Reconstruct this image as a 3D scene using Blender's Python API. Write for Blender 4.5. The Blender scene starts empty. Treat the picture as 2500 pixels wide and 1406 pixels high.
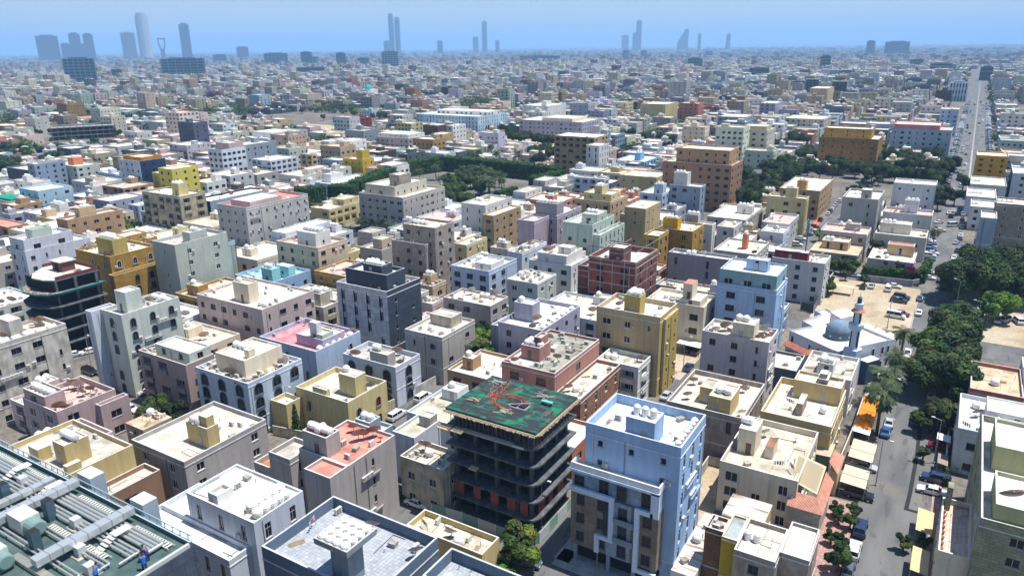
import bpy, math, random, zlib
from mathutils import Vector, Matrix
R = math.radians
sc = bpy.context.scene
COL = sc.collection
random.seed(7)

# ------------------------------------------------------------------ camera
H = 75.0                      # the drone hovers 75 m above the street
YAW, PITCH, ROLL, FPX = R(31.545), R(18.162), R(-0.656), 1797.8
_f0 = Vector((-math.sin(YAW), math.cos(YAW), 0)); _r0 = Vector((math.cos(YAW), math.sin(YAW), 0)); _u0 = Vector((0, 0, 1))
CF = _f0*math.cos(PITCH) - _u0*math.sin(PITCH); _u = _u0*math.cos(PITCH) + _f0*math.sin(PITCH)
CR_ = _r0*math.cos(ROLL) + _u*math.sin(ROLL); CU = -_r0*math.sin(ROLL) + _u*math.cos(ROLL)
cd = bpy.data.cameras.new('camera'); cam = bpy.data.objects.new('camera', cd); COL.objects.link(cam)
cam.matrix_world = Matrix(((CR_.x, CU.x, -CF.x, 0), (CR_.y, CU.y, -CF.y, 0), (CR_.z, CU.z, -CF.z, H), (0, 0, 0, 1)))
cd.sensor_width = 36.0; cd.lens = 36.0*FPX/2500.0; cd.clip_start = 0.5; cd.clip_end = 60000
cd.dof.use_dof = True; cd.dof.focus_distance = 150.0; cd.dof.aperture_fstop = 0.15
sc.camera = cam

def scr(x, y, z):
    v = Vector((x, y, z-H)); d = v.dot(CF)
    if d < 1: return (-9e3, -9e3)
    return (1250+FPX*v.dot(CR_)/d, 703-FPX*v.dot(CU)/d)
def seen(x, y, z, m=60):
    a, b = scr(x, y, z); return -m < a < 2500+m and -m < b < 1406+m

# ------------------------------------------------------------------ light
SUN_EL, SUN_AZ = R(72), R(60)       # azimuth from +Y towards +X
w = bpy.data.worlds.new('World'); sc.world = w; w.use_nodes = True
nt = w.node_tree; bg = nt.nodes['Background']; sky = nt.nodes.new('ShaderNodeTexSky')
sky.sky_type = 'NISHITA'; sky.sun_disc = False; sky.sun_elevation = SUN_EL; sky.sun_rotation = SUN_AZ
sky.altitude = 0; sky.air_density = 1.2; sky.dust_density = 0.3; sky.ozone_density = 6.0
nt.links.new(sky.outputs[0], bg.inputs[0]); bg.inputs[1].default_value = 0.085
sd = bpy.data.lights.new('sun', 'SUN'); sd.energy = 4.8; sd.angle = R(0.5); sd.color = (1, .965, .905)
so = bpy.data.objects.new('sun', sd); COL.objects.link(so)
_sv = Vector((math.cos(SUN_EL)*math.sin(SUN_AZ), math.cos(SUN_EL)*math.cos(SUN_AZ), math.sin(SUN_EL)))
so.rotation_euler = _sv.to_track_quat('Z', 'Y').to_euler()
sc.view_settings.view_transform = 'Standard'; sc.view_settings.look = 'None'
sc.view_settings.exposure = 0.5; sc.view_settings.gamma = 1.0
sc.cycles.max_bounces = 5; sc.cycles.diffuse_bounces = 2; sc.cycles.glossy_bounces = 2; sc.cycles.transmission_bounces = 2
sc.cycles.volume_bounces = 2; sc.cycles.transparent_max_bounces = 6; sc.cycles.use_adaptive_sampling = True

# ------------------------------------------------------------------ materials
def mat(name, rough=.9, spec=.2, metal=0):
    m = bpy.data.materials.new(name); m.use_nodes = True; n = m.node_tree
    b = n.nodes['Principled BSDF']; b.inputs['Roughness'].default_value = rough
    b.inputs['Specular IOR Level'].default_value = spec; b.inputs['Metallic'].default_value = metal
    return m, n, b
def N(n, t, **kw):
    x = n.nodes.new(t)
    for k, v in kw.items():
        if k.startswith('i_'): x.inputs[k[2:].replace('_', ' ')].default_value = v
        else: setattr(x, k, v)
    return x
def colsrc(n, obj=False):
    if obj:
        o = N(n, 'ShaderNodeObjectInfo'); return o.outputs['Color']
    a = N(n, 'ShaderNodeAttribute', attribute_name='Col'); return a.outputs['Color']
def pos(n, scale):
    g = N(n, 'ShaderNodeNewGeometry'); v = N(n, 'ShaderNodeVectorMath', operation='MULTIPLY'); v.inputs[1].default_value = scale
    n.links.new(g.outputs['Position'], v.inputs[0]); return v.outputs[0]
def noise_fac(n, scale, ns, lo, hi, detail=3, a=.35, b=.65):
    t = N(n, 'ShaderNodeTexNoise'); t.inputs['Scale'].default_value = ns; t.inputs['Detail'].default_value = detail
    n.links.new(pos(n, scale), t.inputs['Vector'])
    r = N(n, 'ShaderNodeMapRange'); r.inputs['From Min'].default_value = a; r.inputs['From Max'].default_value = b
    r.inputs['To Min'].default_value = lo; r.inputs['To Max'].default_value = hi
    n.links.new(t.outputs['Fac'], r.inputs['Value']); return r.outputs[0]
def mul(n, c, f):
    m = N(n, 'ShaderNodeMix', data_type='RGBA', blend_type='MULTIPLY'); m.inputs['Factor'].default_value = 1
    n.links.new(c, m.inputs[6]); n.links.new(f, m.inputs[7]); return m.outputs[2]
def mix(n, f, c1, c2):
    m = N(n, 'ShaderNodeMix', data_type='RGBA')
    n.links.new(f, m.inputs['Factor'])
    for i, c in ((6, c1), (7, c2)):
        if isinstance(c, tuple): m.inputs[i].default_value = (*c, 1)
        else: n.links.new(c, m.inputs[i])
    return m.outputs[2]
M = {}
def reg(k, m): M[k] = m
m, n, b = mat('plaster'); c = colsrc(n)
c = mul(n, c, noise_fac(n, (1, 1, .12), 1.3, .88, 1.04, 4)); c = mul(n, c, noise_fac(n, (1, 1, 1), .09, .9, 1.05))
c = mul(n, c, noise_fac(n, (1, 1, 1), 6, .93, 1.05, 2)); n.links.new(c, b.inputs['Base Color']); reg('plaster', m)
m, n, b = mat('stained_plaster'); c = colsrc(n)
c = mul(n, c, noise_fac(n, (1, 1, .22), 1.4, .72, 1.05, 5, .32, .6)); c = mul(n, c, noise_fac(n, (1, 1, 1), .5, .75, 1.08))
n.links.new(c, b.inputs['Base Color']); reg('stained', m)
m, n, b = mat('roof_screed', .95, .1); c = colsrc(n)
c = mul(n, c, noise_fac(n, (1, 1, 1), .35, .66, 1.06, 5, .36, .54)); c = mul(n, c, noise_fac(n, (1, 1, 1), 3.5, .88, 1.05, 3))
c = mix(n, noise_fac(n, (1, 1, 1), .8, 0, .45, 4, .60, .72), c, (.33, .27, .2)); n.links.new(c, b.inputs['Base Color']); reg('roof', m)
m, n, b = mat('glass_dark', .2, .35); b.inputs['Base Color'].default_value = (.010, .014, .022, 1); reg('glass', m)
m, n, b = mat('dark_opening', .9, .1); b.inputs['Base Color'].default_value = (.03, .03, .035, 1); reg('dark', m)
m, n, b = mat('painted_metal', .5, .4); n.links.new(colsrc(n), b.inputs['Base Color']); reg('metal', m)
m, n, b = mat('object_paint', .35, .5); c = colsrc(n, True); c = mul(n, c, noise_fac(n, (1, 1, 1), 2.5, .86, 1.04, 3))
n.links.new(c, b.inputs['Base Color']); reg('opaint', m)
m, n, b = mat('car_paint', .22, .6); b.inputs['Coat Weight'].default_value = .6; n.links.new(colsrc(n, True), b.inputs['Base Color']); reg('car', m)
m, n, b = mat('rubber', .8, .2); b.inputs['Base Color'].default_value = (.02, .02, .02, 1); reg('rubber', m)
m, n, b = mat('lamp_glass', .2, .6); b.inputs['Base Color'].default_value = (.8, .8, .78, 1); reg('lampglass', m)
m, n, b = mat('tail_glass', .2, .6); b.inputs['Base Color'].default_value = (.4, .02, .02, 1); reg('tail', m)
def brickmat(name, key, sx, sy, mort, fm):
    m, n, b = mat(name); g = N(n, 'ShaderNodeNewGeometry'); s = N(n, 'ShaderNodeSeparateXYZ'); n.links.new(g.outputs['Position'], s.inputs[0])
    a = N(n, 'ShaderNodeMath', operation='ADD'); n.links.new(s.outputs[0], a.inputs[0]); n.links.new(s.outputs[1], a.inputs[1])
    cb = N(n, 'ShaderNodeCombineXYZ'); n.links.new(a.outputs[0], cb.inputs[0]); n.links.new(s.outputs[2], cb.inputs[1])
    t = N(n, 'ShaderNodeTexBrick'); t.inputs['Scale'].default_value = 1; t.inputs['Brick Width'].default_value = sx; t.inputs['Row Height'].default_value = sy
    t.inputs['Mortar Size'].default_value = mort; t.inputs['Color1'].default_value = (1.05, 1.05, 1.05, 1); t.inputs['Color2'].default_value = (.82, .82, .82, 1)
    t.inputs['Mortar'].default_value = (fm, fm, fm, 1); n.links.new(cb.outputs[0], t.inputs['Vector'])
    c = mul(n, colsrc(n), t.outputs['Color']); c = mul(n, c, noise_fac(n, (1, 1, 1), .7, .8, 1.08, 4)); n.links.new(c, b.inputs['Base Color']); reg(key, m)
brickmat('stone_blocks', 'stone', 1.0, .45, .035, .55)
brickmat('brick_courses', 'brick', .6, .34, .05, 1.9)
brickmat('wall_panels', 'panel', 2.4, 1.6, .03, .4)
m, n, b = mat('roof_tiles', .8, .2); g = N(n, 'ShaderNodeNewGeometry'); wv = N(n, 'ShaderNodeTexWave', wave_type='BANDS', bands_direction='DIAGONAL')
wv.inputs['Scale'].default_value = 1.1; wv.inputs['Distortion'].default_value = 1.5; n.links.new(pos(n, (1, 1, 1)), wv.inputs['Vector'])
r_ = N(n, 'ShaderNodeMapRange'); r_.inputs['To Min'].default_value = .65; r_.inputs['To Max'].default_value = 1.1; n.links.new(wv.outputs['Fac'], r_.inputs['Value'])
c = mul(n, colsrc(n), r_.outputs[0]); c = mul(n, c, noise_fac(n, (1, 1, 1), 1.5, .8, 1.1)); n.links.new(c, b.inputs['Base Color']); reg('tiles', m)
m, n, b = mat('paving_slabs', .9, .15); t = N(n, 'ShaderNodeTexBrick'); t.offset = 0; t.inputs['Scale'].default_value = 1; t.inputs['Brick Width'].default_value = .5
t.inputs['Row Height'].default_value = .5; t.inputs['Mortar Size'].default_value = .03; t.inputs['Color1'].default_value = (1.05, 1.05, 1.05, 1); t.inputs['Color2'].default_value = (.8, .8, .8, 1)
t.inputs['Mortar'].default_value = (.6, .6, .6, 1); n.links.new(pos(n, (1, 1, 1)), t.inputs['Vector']); c = mul(n, colsrc(n), t.outputs['Color'])
c = mul(n, c, noise_fac(n, (1, 1, 1), .6, .85, 1.06)); n.links.new(c, b.inputs['Base Color']); reg('paving', m)
m, n, b = mat('corrugated_sheet', .6, .4); wv = N(n, 'ShaderNodeTexWave', wave_type='BANDS', bands_direction='X'); wv.inputs['Scale'].default_value = 1.2
n.links.new(pos(n, (1, 1, 1)), wv.inputs['Vector']); c = mix(n, noise_fac(n, (.15, 1.5, 1), 1.0, 0, 1, 4, .5, .66), colsrc(n), (.30, .17, .10))
r_ = N(n, 'ShaderNodeMapRange'); r_.inputs['To Min'].default_value = .78; r_.inputs['To Max'].default_value = 1.05; n.links.new(wv.outputs['Fac'], r_.inputs['Value'])
c = mul(n, c, r_.outputs[0]); n.links.new(c, b.inputs['Base Color']); reg('corr', m)
m, n, b = mat('concrete', .9, .15); c = colsrc(n); c = mul(n, c, noise_fac(n, (1, 1, .4), 1.0, .6, 1.1, 5)); n.links.new(c, b.inputs['Base Color']); reg('conc', m)
m, n, b = mat('foliage', .7, .25); c = colsrc(n); c = mul(n, c, noise_fac(n, (1, 1, 1), .5, .72, 1.2, 2))
oi = N(n, 'ShaderNodeObjectInfo'); c = mul(n, c, oi.outputs['Color']); n.links.new(c, b.inputs['Base Color'])
tr = N(n, 'ShaderNodeBsdfTranslucent'); n.links.new(c, tr.inputs['Color']); ms = N(n, 'ShaderNodeMixShader'); ms.inputs[0].default_value = .22
n.links.new(b.outputs[0], ms.inputs[1]); n.links.new(tr.outputs[0], ms.inputs[2]); n.links.new(ms.outputs[0], n.nodes['Material Output'].inputs['Surface']); reg('leaf', m)
m, n, b = mat('bark', .9, .1); b.inputs['Base Color'].default_value = (.13, .09, .06, 1); reg('bark', m)
m, n, b = mat('asphalt', .85, .25)
c = mix(n, noise_fac(n, (1, .25, 1), .25, 0, 1, 5), (.11, .112, .115), (.17, .168, .162)); c = mul(n, c, noise_fac(n, (1, 1, 1), 5, .88, 1.1, 2))
c = mix(n, noise_fac(n, (1, 1, 1), .12, 0, .35, 4, .55, .7), c, (.26, .22, .17)); c = mix(n, noise_fac(n, (1.2, .3, 1), .5, 0, .6, 3, .60, .63), c, (.075, .08, .085)); n.links.new(c, b.inputs['Base Color']); reg('asphalt', m)
m, n, b = mat('sandy_ground', .95, .05)
c = mix(n, noise_fac(n, (1, 1, 1), .07, 0, 1, 6), (.42, .33, .22), (.50, .43, .33)); c = mul(n, c, noise_fac(n, (1, 1, 1), 1.2, .8, 1.08, 5))
c = mix(n, noise_fac(n, (1, 1, 1), .16, 0, .5, 5, .54, .66), c, (.27, .2, .12)); n.links.new(c, b.inputs['Base Color']); reg('sand', m)
m, n, b = mat('trench_asphalt', .9, .1); b.inputs['Base Color'].default_value = (.035, .037, .04, 1); reg('patch', m)
m, n, b = mat('city_dust', .95, .05)
c = mix(n, noise_fac(n, (1, 1, 1), .05, 0, 1, 6), (.12, .115, .11), (.24, .21, .17)); c = mul(n, c, noise_fac(n, (1, 1, 1), .8, .75, 1.1, 5)); n.links.new(c, b.inputs['Base Color']); reg('dust', m)
m, n, b = mat('sea_water', .25, .5); b.inputs['Base Color'].default_value = (.02, .09, .2, 1); reg('sea', m)
m, n, b = mat('green_decking', .8, .3)
c = mix(n, noise_fac(n, (.35, 2.2, 1), 1.0, 0, 1, 3, .38, .50), (.006, .13, .085), (.03, .032, .038)); c = mix(n, noise_fac(n, (1.5, .4, 1), .8, 0, .8, 4, .58, .66), c, (.13, .10, .09))
c = mix(n, noise_fac(n, (1, 1, 1), .35, 0, .8, 3, .60, .70), c, (.01, .22, .09)); n.links.new(c, b.inputs['Base Color']); reg('deck', m)
m, n, b = mat('green_roof_coating', .6, .3)
c = mix(n, noise_fac(n, (1, 1, 1), .6, 0, 1, 4), (.045, .085, .08), (.09, .135, .13)); n.links.new(c, b.inputs['Base Color']); reg('greenroof', m)
m, n, b = mat('aluminium', .35, .5, .6); n.links.new(colsrc(n), b.inputs['Base Color']); reg('alu', m)
m, n, b = mat('skin', .6, .3); b.inputs['Base Color'].default_value = (.3, .16, .1, 1); reg('skin', m)
m, n, b = mat('cloth', .9, .1); n.links.new(colsrc(n), b.inputs['Base Color']); reg('cloth', m)

C = dict(white=(.80,.79,.76), whiteblue=(.66,.70,.76), cream=(.78,.70,.57), oldcream=(.60,.54,.43), sand=(.60,.49,.29), ochre=(.42,.28,.12), greywall=(.40,.38,.36),
 slate=(.17,.21,.27), slate2=(.30,.33,.36), greenawn=(.02,.30,.22), greystone=(.46,.43,.41), stone=(.52,.48,.41), stonegrey=(.47,.45,.42), bluewhite=(.42,.54,.72), taupe=(.40,.35,.31), brownbrick=(.22,.14,.10),
 mustard=(.50,.38,.12), greenbrick=(.33,.34,.25), greenolive=(.42,.42,.27), terracotta=(.48,.22,.16), beige=(.52,.43,.29), ochrelight=(.52,.41,.20), lilacwhite=(.60,.57,.58), dustypink=(.42,.25,.22),
 rose=(.55,.30,.27), brownpanel=(.31,.19,.14), lilacgrey=(.42,.42,.49), teal=(.30,.42,.47), taupegrey=(.36,.33,.34), redbrick=(.15,.065,.06), greystripe=(.60,.61,.64), charcoal=(.07,.085,.11),
 pinkwhite=(.62,.52,.50), whitegreen=(.62,.65,.60), stainwhite=(.60,.57,.52), lilacpink=(.50,.40,.40), taupepink=(.42,.34,.32), blueband=(.55,.62,.70), paleblue=(.50,.57,.68), lilac=(.56,.48,.60), palegreen=(.58,.64,.55),
 creamyellow=(.62,.54,.33), paleblue2=(.55,.61,.72), bandstone=(.42,.37,.33), beigelight=(.58,.50,.40), bluewall=(.38,.50,.66), aqua=(.42,.72,.75), offgrey=(.50,.49,.47), stripeblue=(.45,.55,.68), greygreen=(.50,.53,.48),
 whitelilac=(.66,.67,.72), tanbrown=(.42,.29,.20), tan=(.58,.45,.31), stainbeige=(.42,.38,.30), navywall=(.10,.13,.22), lemon=(.62,.55,.20), navywhite=(.55,.58,.64), orangebrown=(.40,.21,.06), bluegrey=(.32,.38,.46),
 darkgrey=(.13,.15,.18), salmontile=(.60,.27,.19), aquablue=(.50,.64,.72), creamgrey=(.58,.55,.48), whitegrey=(.62,.62,.61), tanstone=(.48,.37,.25), lilac2=(.46,.40,.45), mint=(.56,.64,.58), sanddark=(.47,.38,.25),
 orangeyellow=(.60,.36,.10), skyblue=(.28,.48,.68), brownstone=(.33,.22,.16), greystone2=(.42,.41,.40), halfnavy=(.64,.65,.68), offwhite=(.68,.65,.58), maroon=(.20,.06,.07), orangelight=(.66,.42,.22), greybrown=(.36,.32,.27),
 ochrebrown=(.31,.20,.09), greyblue=(.36,.43,.50), rosepink=(.66,.28,.30), darkred=(.20,.06,.05), aquawhite=(.56,.68,.74), darkbrown=(.12,.08,.07), mustardstone=(.45,.36,.20), rosewall=(.42,.24,.27), screed=(.52,.48,.42),
 orange=(.62,.24,.10), salmon=(.66,.27,.21), paving=(.43,.46,.50), brown=(.30,.17,.11), rustwhite=(.66,.60,.55), greypaint=(.36,.40,.40), tile=(.70,.54,.44), mixgrey=(.34,.33,.28), mixgrey2=(.50,.48,.44), concroof=(.62,.62,.60),
 whitepink=(.74,.66,.62), whiteb=(.74,.78,.82), pinkroof=(.74,.52,.46), mixcream=(.60,.55,.46), conc=(.15,.16,.17), green=(0,.2,.1), navy=(.03,.05,.10))
def sat(c, k=1.35, g=.88):
    m = sum(c)/3; return tuple(min(.82, max(.012, (m+(v-m)*k)*g)) for v in c)
FACE2 = dict(greystripe=('greystripe','charcoal'), halfnavy=('halfnavy','charcoal'), navywhite=('navywhite','navy'), navywall=('navy','bluegrey'), stripeblue=('darkgrey','stripeblue'), brownbrick=('brownbrick','mustard'), greywall=('greywall','greystone'), beige=('beige','ochrelight'))
WM = dict(redbrick='brick', stainwhite='stained', stainbeige='stained', bandstone='stone', ochre='stone', brownbrick='stone', greenbrick='stone', greybrown='stone', brownpanel='panel', tanstone='stone', ochrebrown='stone', creamyellow='plaster', stone='stained', oldcream='stained', greystripe='panel', taupe='stained')
RM = dict(paving='paving', rustwhite='corr', tile='paving', salmontile='tiles', pinkroof='paving', aqua='roof')

# ------------------------------------------------------------------ mesh helpers
class MB:
    def __init__(s): s.v = []; s.f = []; s.m = []; s.c = []
    def face(s, ps, mt, col):
        b = len(s.v); s.v.extend([tuple(p) for p in ps]); s.f.append(tuple(range(b, b+len(ps)))); s.m.append(mt); s.c.append(col)
    def box(s, x0, x1, y0, y1, z0, z1, mt, col, bottom=False, topcol=None, topmt=None):
        s.face([(x0,y0,z0),(x1,y0,z0),(x1,y0,z1),(x0,y0,z1)], mt, col); s.face([(x1,y0,z0),(x1,y1,z0),(x1,y1,z1),(x1,y0,z1)], mt, col)
        s.face([(x1,y1,z0),(x0,y1,z0),(x0,y1,z1),(x1,y1,z1)], mt, col); s.face([(x0,y1,z0),(x0,y0,z0),(x0,y0,z1),(x0,y1,z1)], mt, col)
        s.face([(x0,y0,z1),(x1,y0,z1),(x1,y1,z1),(x0,y1,z1)], topmt or mt, topcol or col)
        if bottom: s.face([(x0,y1,z0),(x1,y1,z0),(x1,y0,z0),(x0,y0,z0)], mt, col)
    def prism(s, poly, z0, z1, mt, col, topmt=None, topcol=None, bottom=False, open_top=False):
        k = len(poly)
        for i in range(k):
            a, b = poly[i], poly[(i+1) % k]
            s.face([(a[0],a[1],z0),(b[0],b[1],z0),(b[0],b[1],z1),(a[0],a[1],z1)], mt, col)
        if not open_top: s.face([(p[0],p[1],z1) for p in poly], topmt or mt, topcol or col)
        if bottom: s.face([(p[0],p[1],z0) for p in reversed(poly)], mt, col)
    def lathe(s, prof, cx, cy, z, mt, col, seg=12, axis='z'):
        for i in range(len(prof)-1):
            r0, h0 = prof[i]; r1, h1 = prof[i+1]
            for k in range(seg):
                a, b = 2*math.pi*k/seg, 2*math.pi*(k+1)/seg
                def P(r, h, t):
                    if axis == 'z': return (cx+r*math.cos(t), cy+r*math.sin(t), z+h)
                    return (cx+h, cy+r*math.cos(t), z+r*math.sin(t))
                q = [P(r0,h0,a), P(r0,h0,b), P(r1,h1,b), P(r1,h1,a)]
                if r0 < 1e-5: q = [q[0], q[2], q[3]]
                elif r1 < 1e-5: q = q[:3]
                s.face(q, mt, col)
    def tube(s, a, b, r, mt, col, seg=5, r2=None):
        a, b = Vector(a), Vector(b); d = (b-a)
        if d.length < 1e-6: return
        d.normalize(); u = d.orthogonal().normalized(); v = d.cross(u); r2 = r if r2 is None else r2
        for k in range(seg):
            t0, t1 = 2*math.pi*k/seg, 2*math.pi*(k+1)/seg
            e0, e1 = u*math.cos(t0)+v*math.sin(t0), u*math.cos(t1)+v*math.sin(t1)
            s.face([a+e0*r, a+e1*r, b+e1*r2, b+e0*r2], mt, col)
    def mesh(s, name, o=(0, 0, 0), smooth=False):
        me = bpy.data.meshes.new(name); ox, oy, oz = o
        me.from_pydata([(x-ox, y-oy, z-oz) for x, y, z in s.v], [], s.f)
        names = []
        for k in s.m:
            if k not in names: names.append(k)
        for k in names: me.materials.append(M[k])
        ix = {k: i for i, k in enumerate(names)}
        me.polygons.foreach_set('material_index', [ix[k] for k in s.m])
        at = me.color_attributes.new('Col', 'FLOAT_COLOR', 'CORNER'); d = []
        for f, c in zip(s.f, s.c): d.extend((c[0], c[1], c[2], 1.0)*len(f))
        at.data.foreach_set('color', d)
        if smooth: me.polygons.foreach_set('use_smooth', [True]*len(s.f))
        me.update(); return me
    def build(s, name, parent=None, o=(0, 0, 0), smooth=False):
        return link(name, s.mesh(name, o, smooth), parent)
def link(name, me, parent=None, loc=(0, 0, 0), rz=0, sc_=None, color=None):
    ob = bpy.data.objects.new(name, me); COL.objects.link(ob); ob.parent = parent; ob.location = loc
    if rz: ob.rotation_euler = (0, 0, rz)
    if sc_: ob.scale = sc_ if isinstance(sc_, tuple) else (sc_,)*3
    if color: ob.color = (*color, 1)
    return ob
def tag(o, label, cat, group=None, kind=None):
    o['label'] = label; o['category'] = cat
    if group: o['group'] = group
    if kind: o['kind'] = kind
    return o
def empty(name, loc, rz=0):
    o = bpy.data.objects.new(name, None); COL.objects.link(o); o.location = loc; o.rotation_euler = (0, 0, rz); o.empty_display_size = .5; return o
def struct(o): o['kind'] = 'structure'; return o
def clone(root, loc, rz=0, color=None, scale=None, only=None):
    r = root.copy(); COL.objects.link(r); r.location = loc; r.rotation_euler = (0, 0, rz)
    if scale: r.scale = (scale,)*3 if not isinstance(scale, tuple) else scale
    if color: r.color = (*color, 1)
    for ch in KIDS.get(root.name, []):
        c = ch.copy(); COL.objects.link(c); c.parent = r
        if color: c.color = (*color, 1)
        for g in KIDS.get(ch.name, []):
            d = g.copy(); COL.objects.link(d); d.parent = c
            if color: d.color = (*color, 1)
    return r
KIDS = {}
ORD = ['', 'leftmost', 'second', 'third', 'fourth', 'fifth', 'sixth', 'seventh', 'eighth', 'ninth', 'tenth', 'eleventh', 'twelfth', 'thirteenth', 'fourteenth', 'fifteenth', 'sixteenth', 'seventeenth', 'eighteenth', 'nineteenth', 'twentieth']
ORDN = ['nearest', 'second nearest', 'third nearest', 'fourth nearest', 'fifth nearest', 'sixth nearest', 'seventh nearest', 'eighth nearest', 'ninth nearest', 'tenth nearest'] + ['%dth nearest' % i for i in range(11, 90)]
def label_row(items, noun, place, cat, group):
    """items: root objects standing together; label each by its turn from the left"""
    items = [o for o in items]; items.sort(key=lambda o: scr(*o.location)[0]); k = len(items)
    for i, o in enumerate(items, 1):
        if k == 1: t = 'lone %s %s' % (noun, place)
        elif i == 1: t = 'leftmost of %d %ss %s' % (k, noun, place)
        elif i == k: t = 'rightmost of %d %ss %s' % (k, noun, place)
        else: t = '%s from left of %d %ss %s' % (ORD[i] if i < 21 else '%dth' % i, k, noun, place)
        tag(o, t, cat, group)
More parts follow.
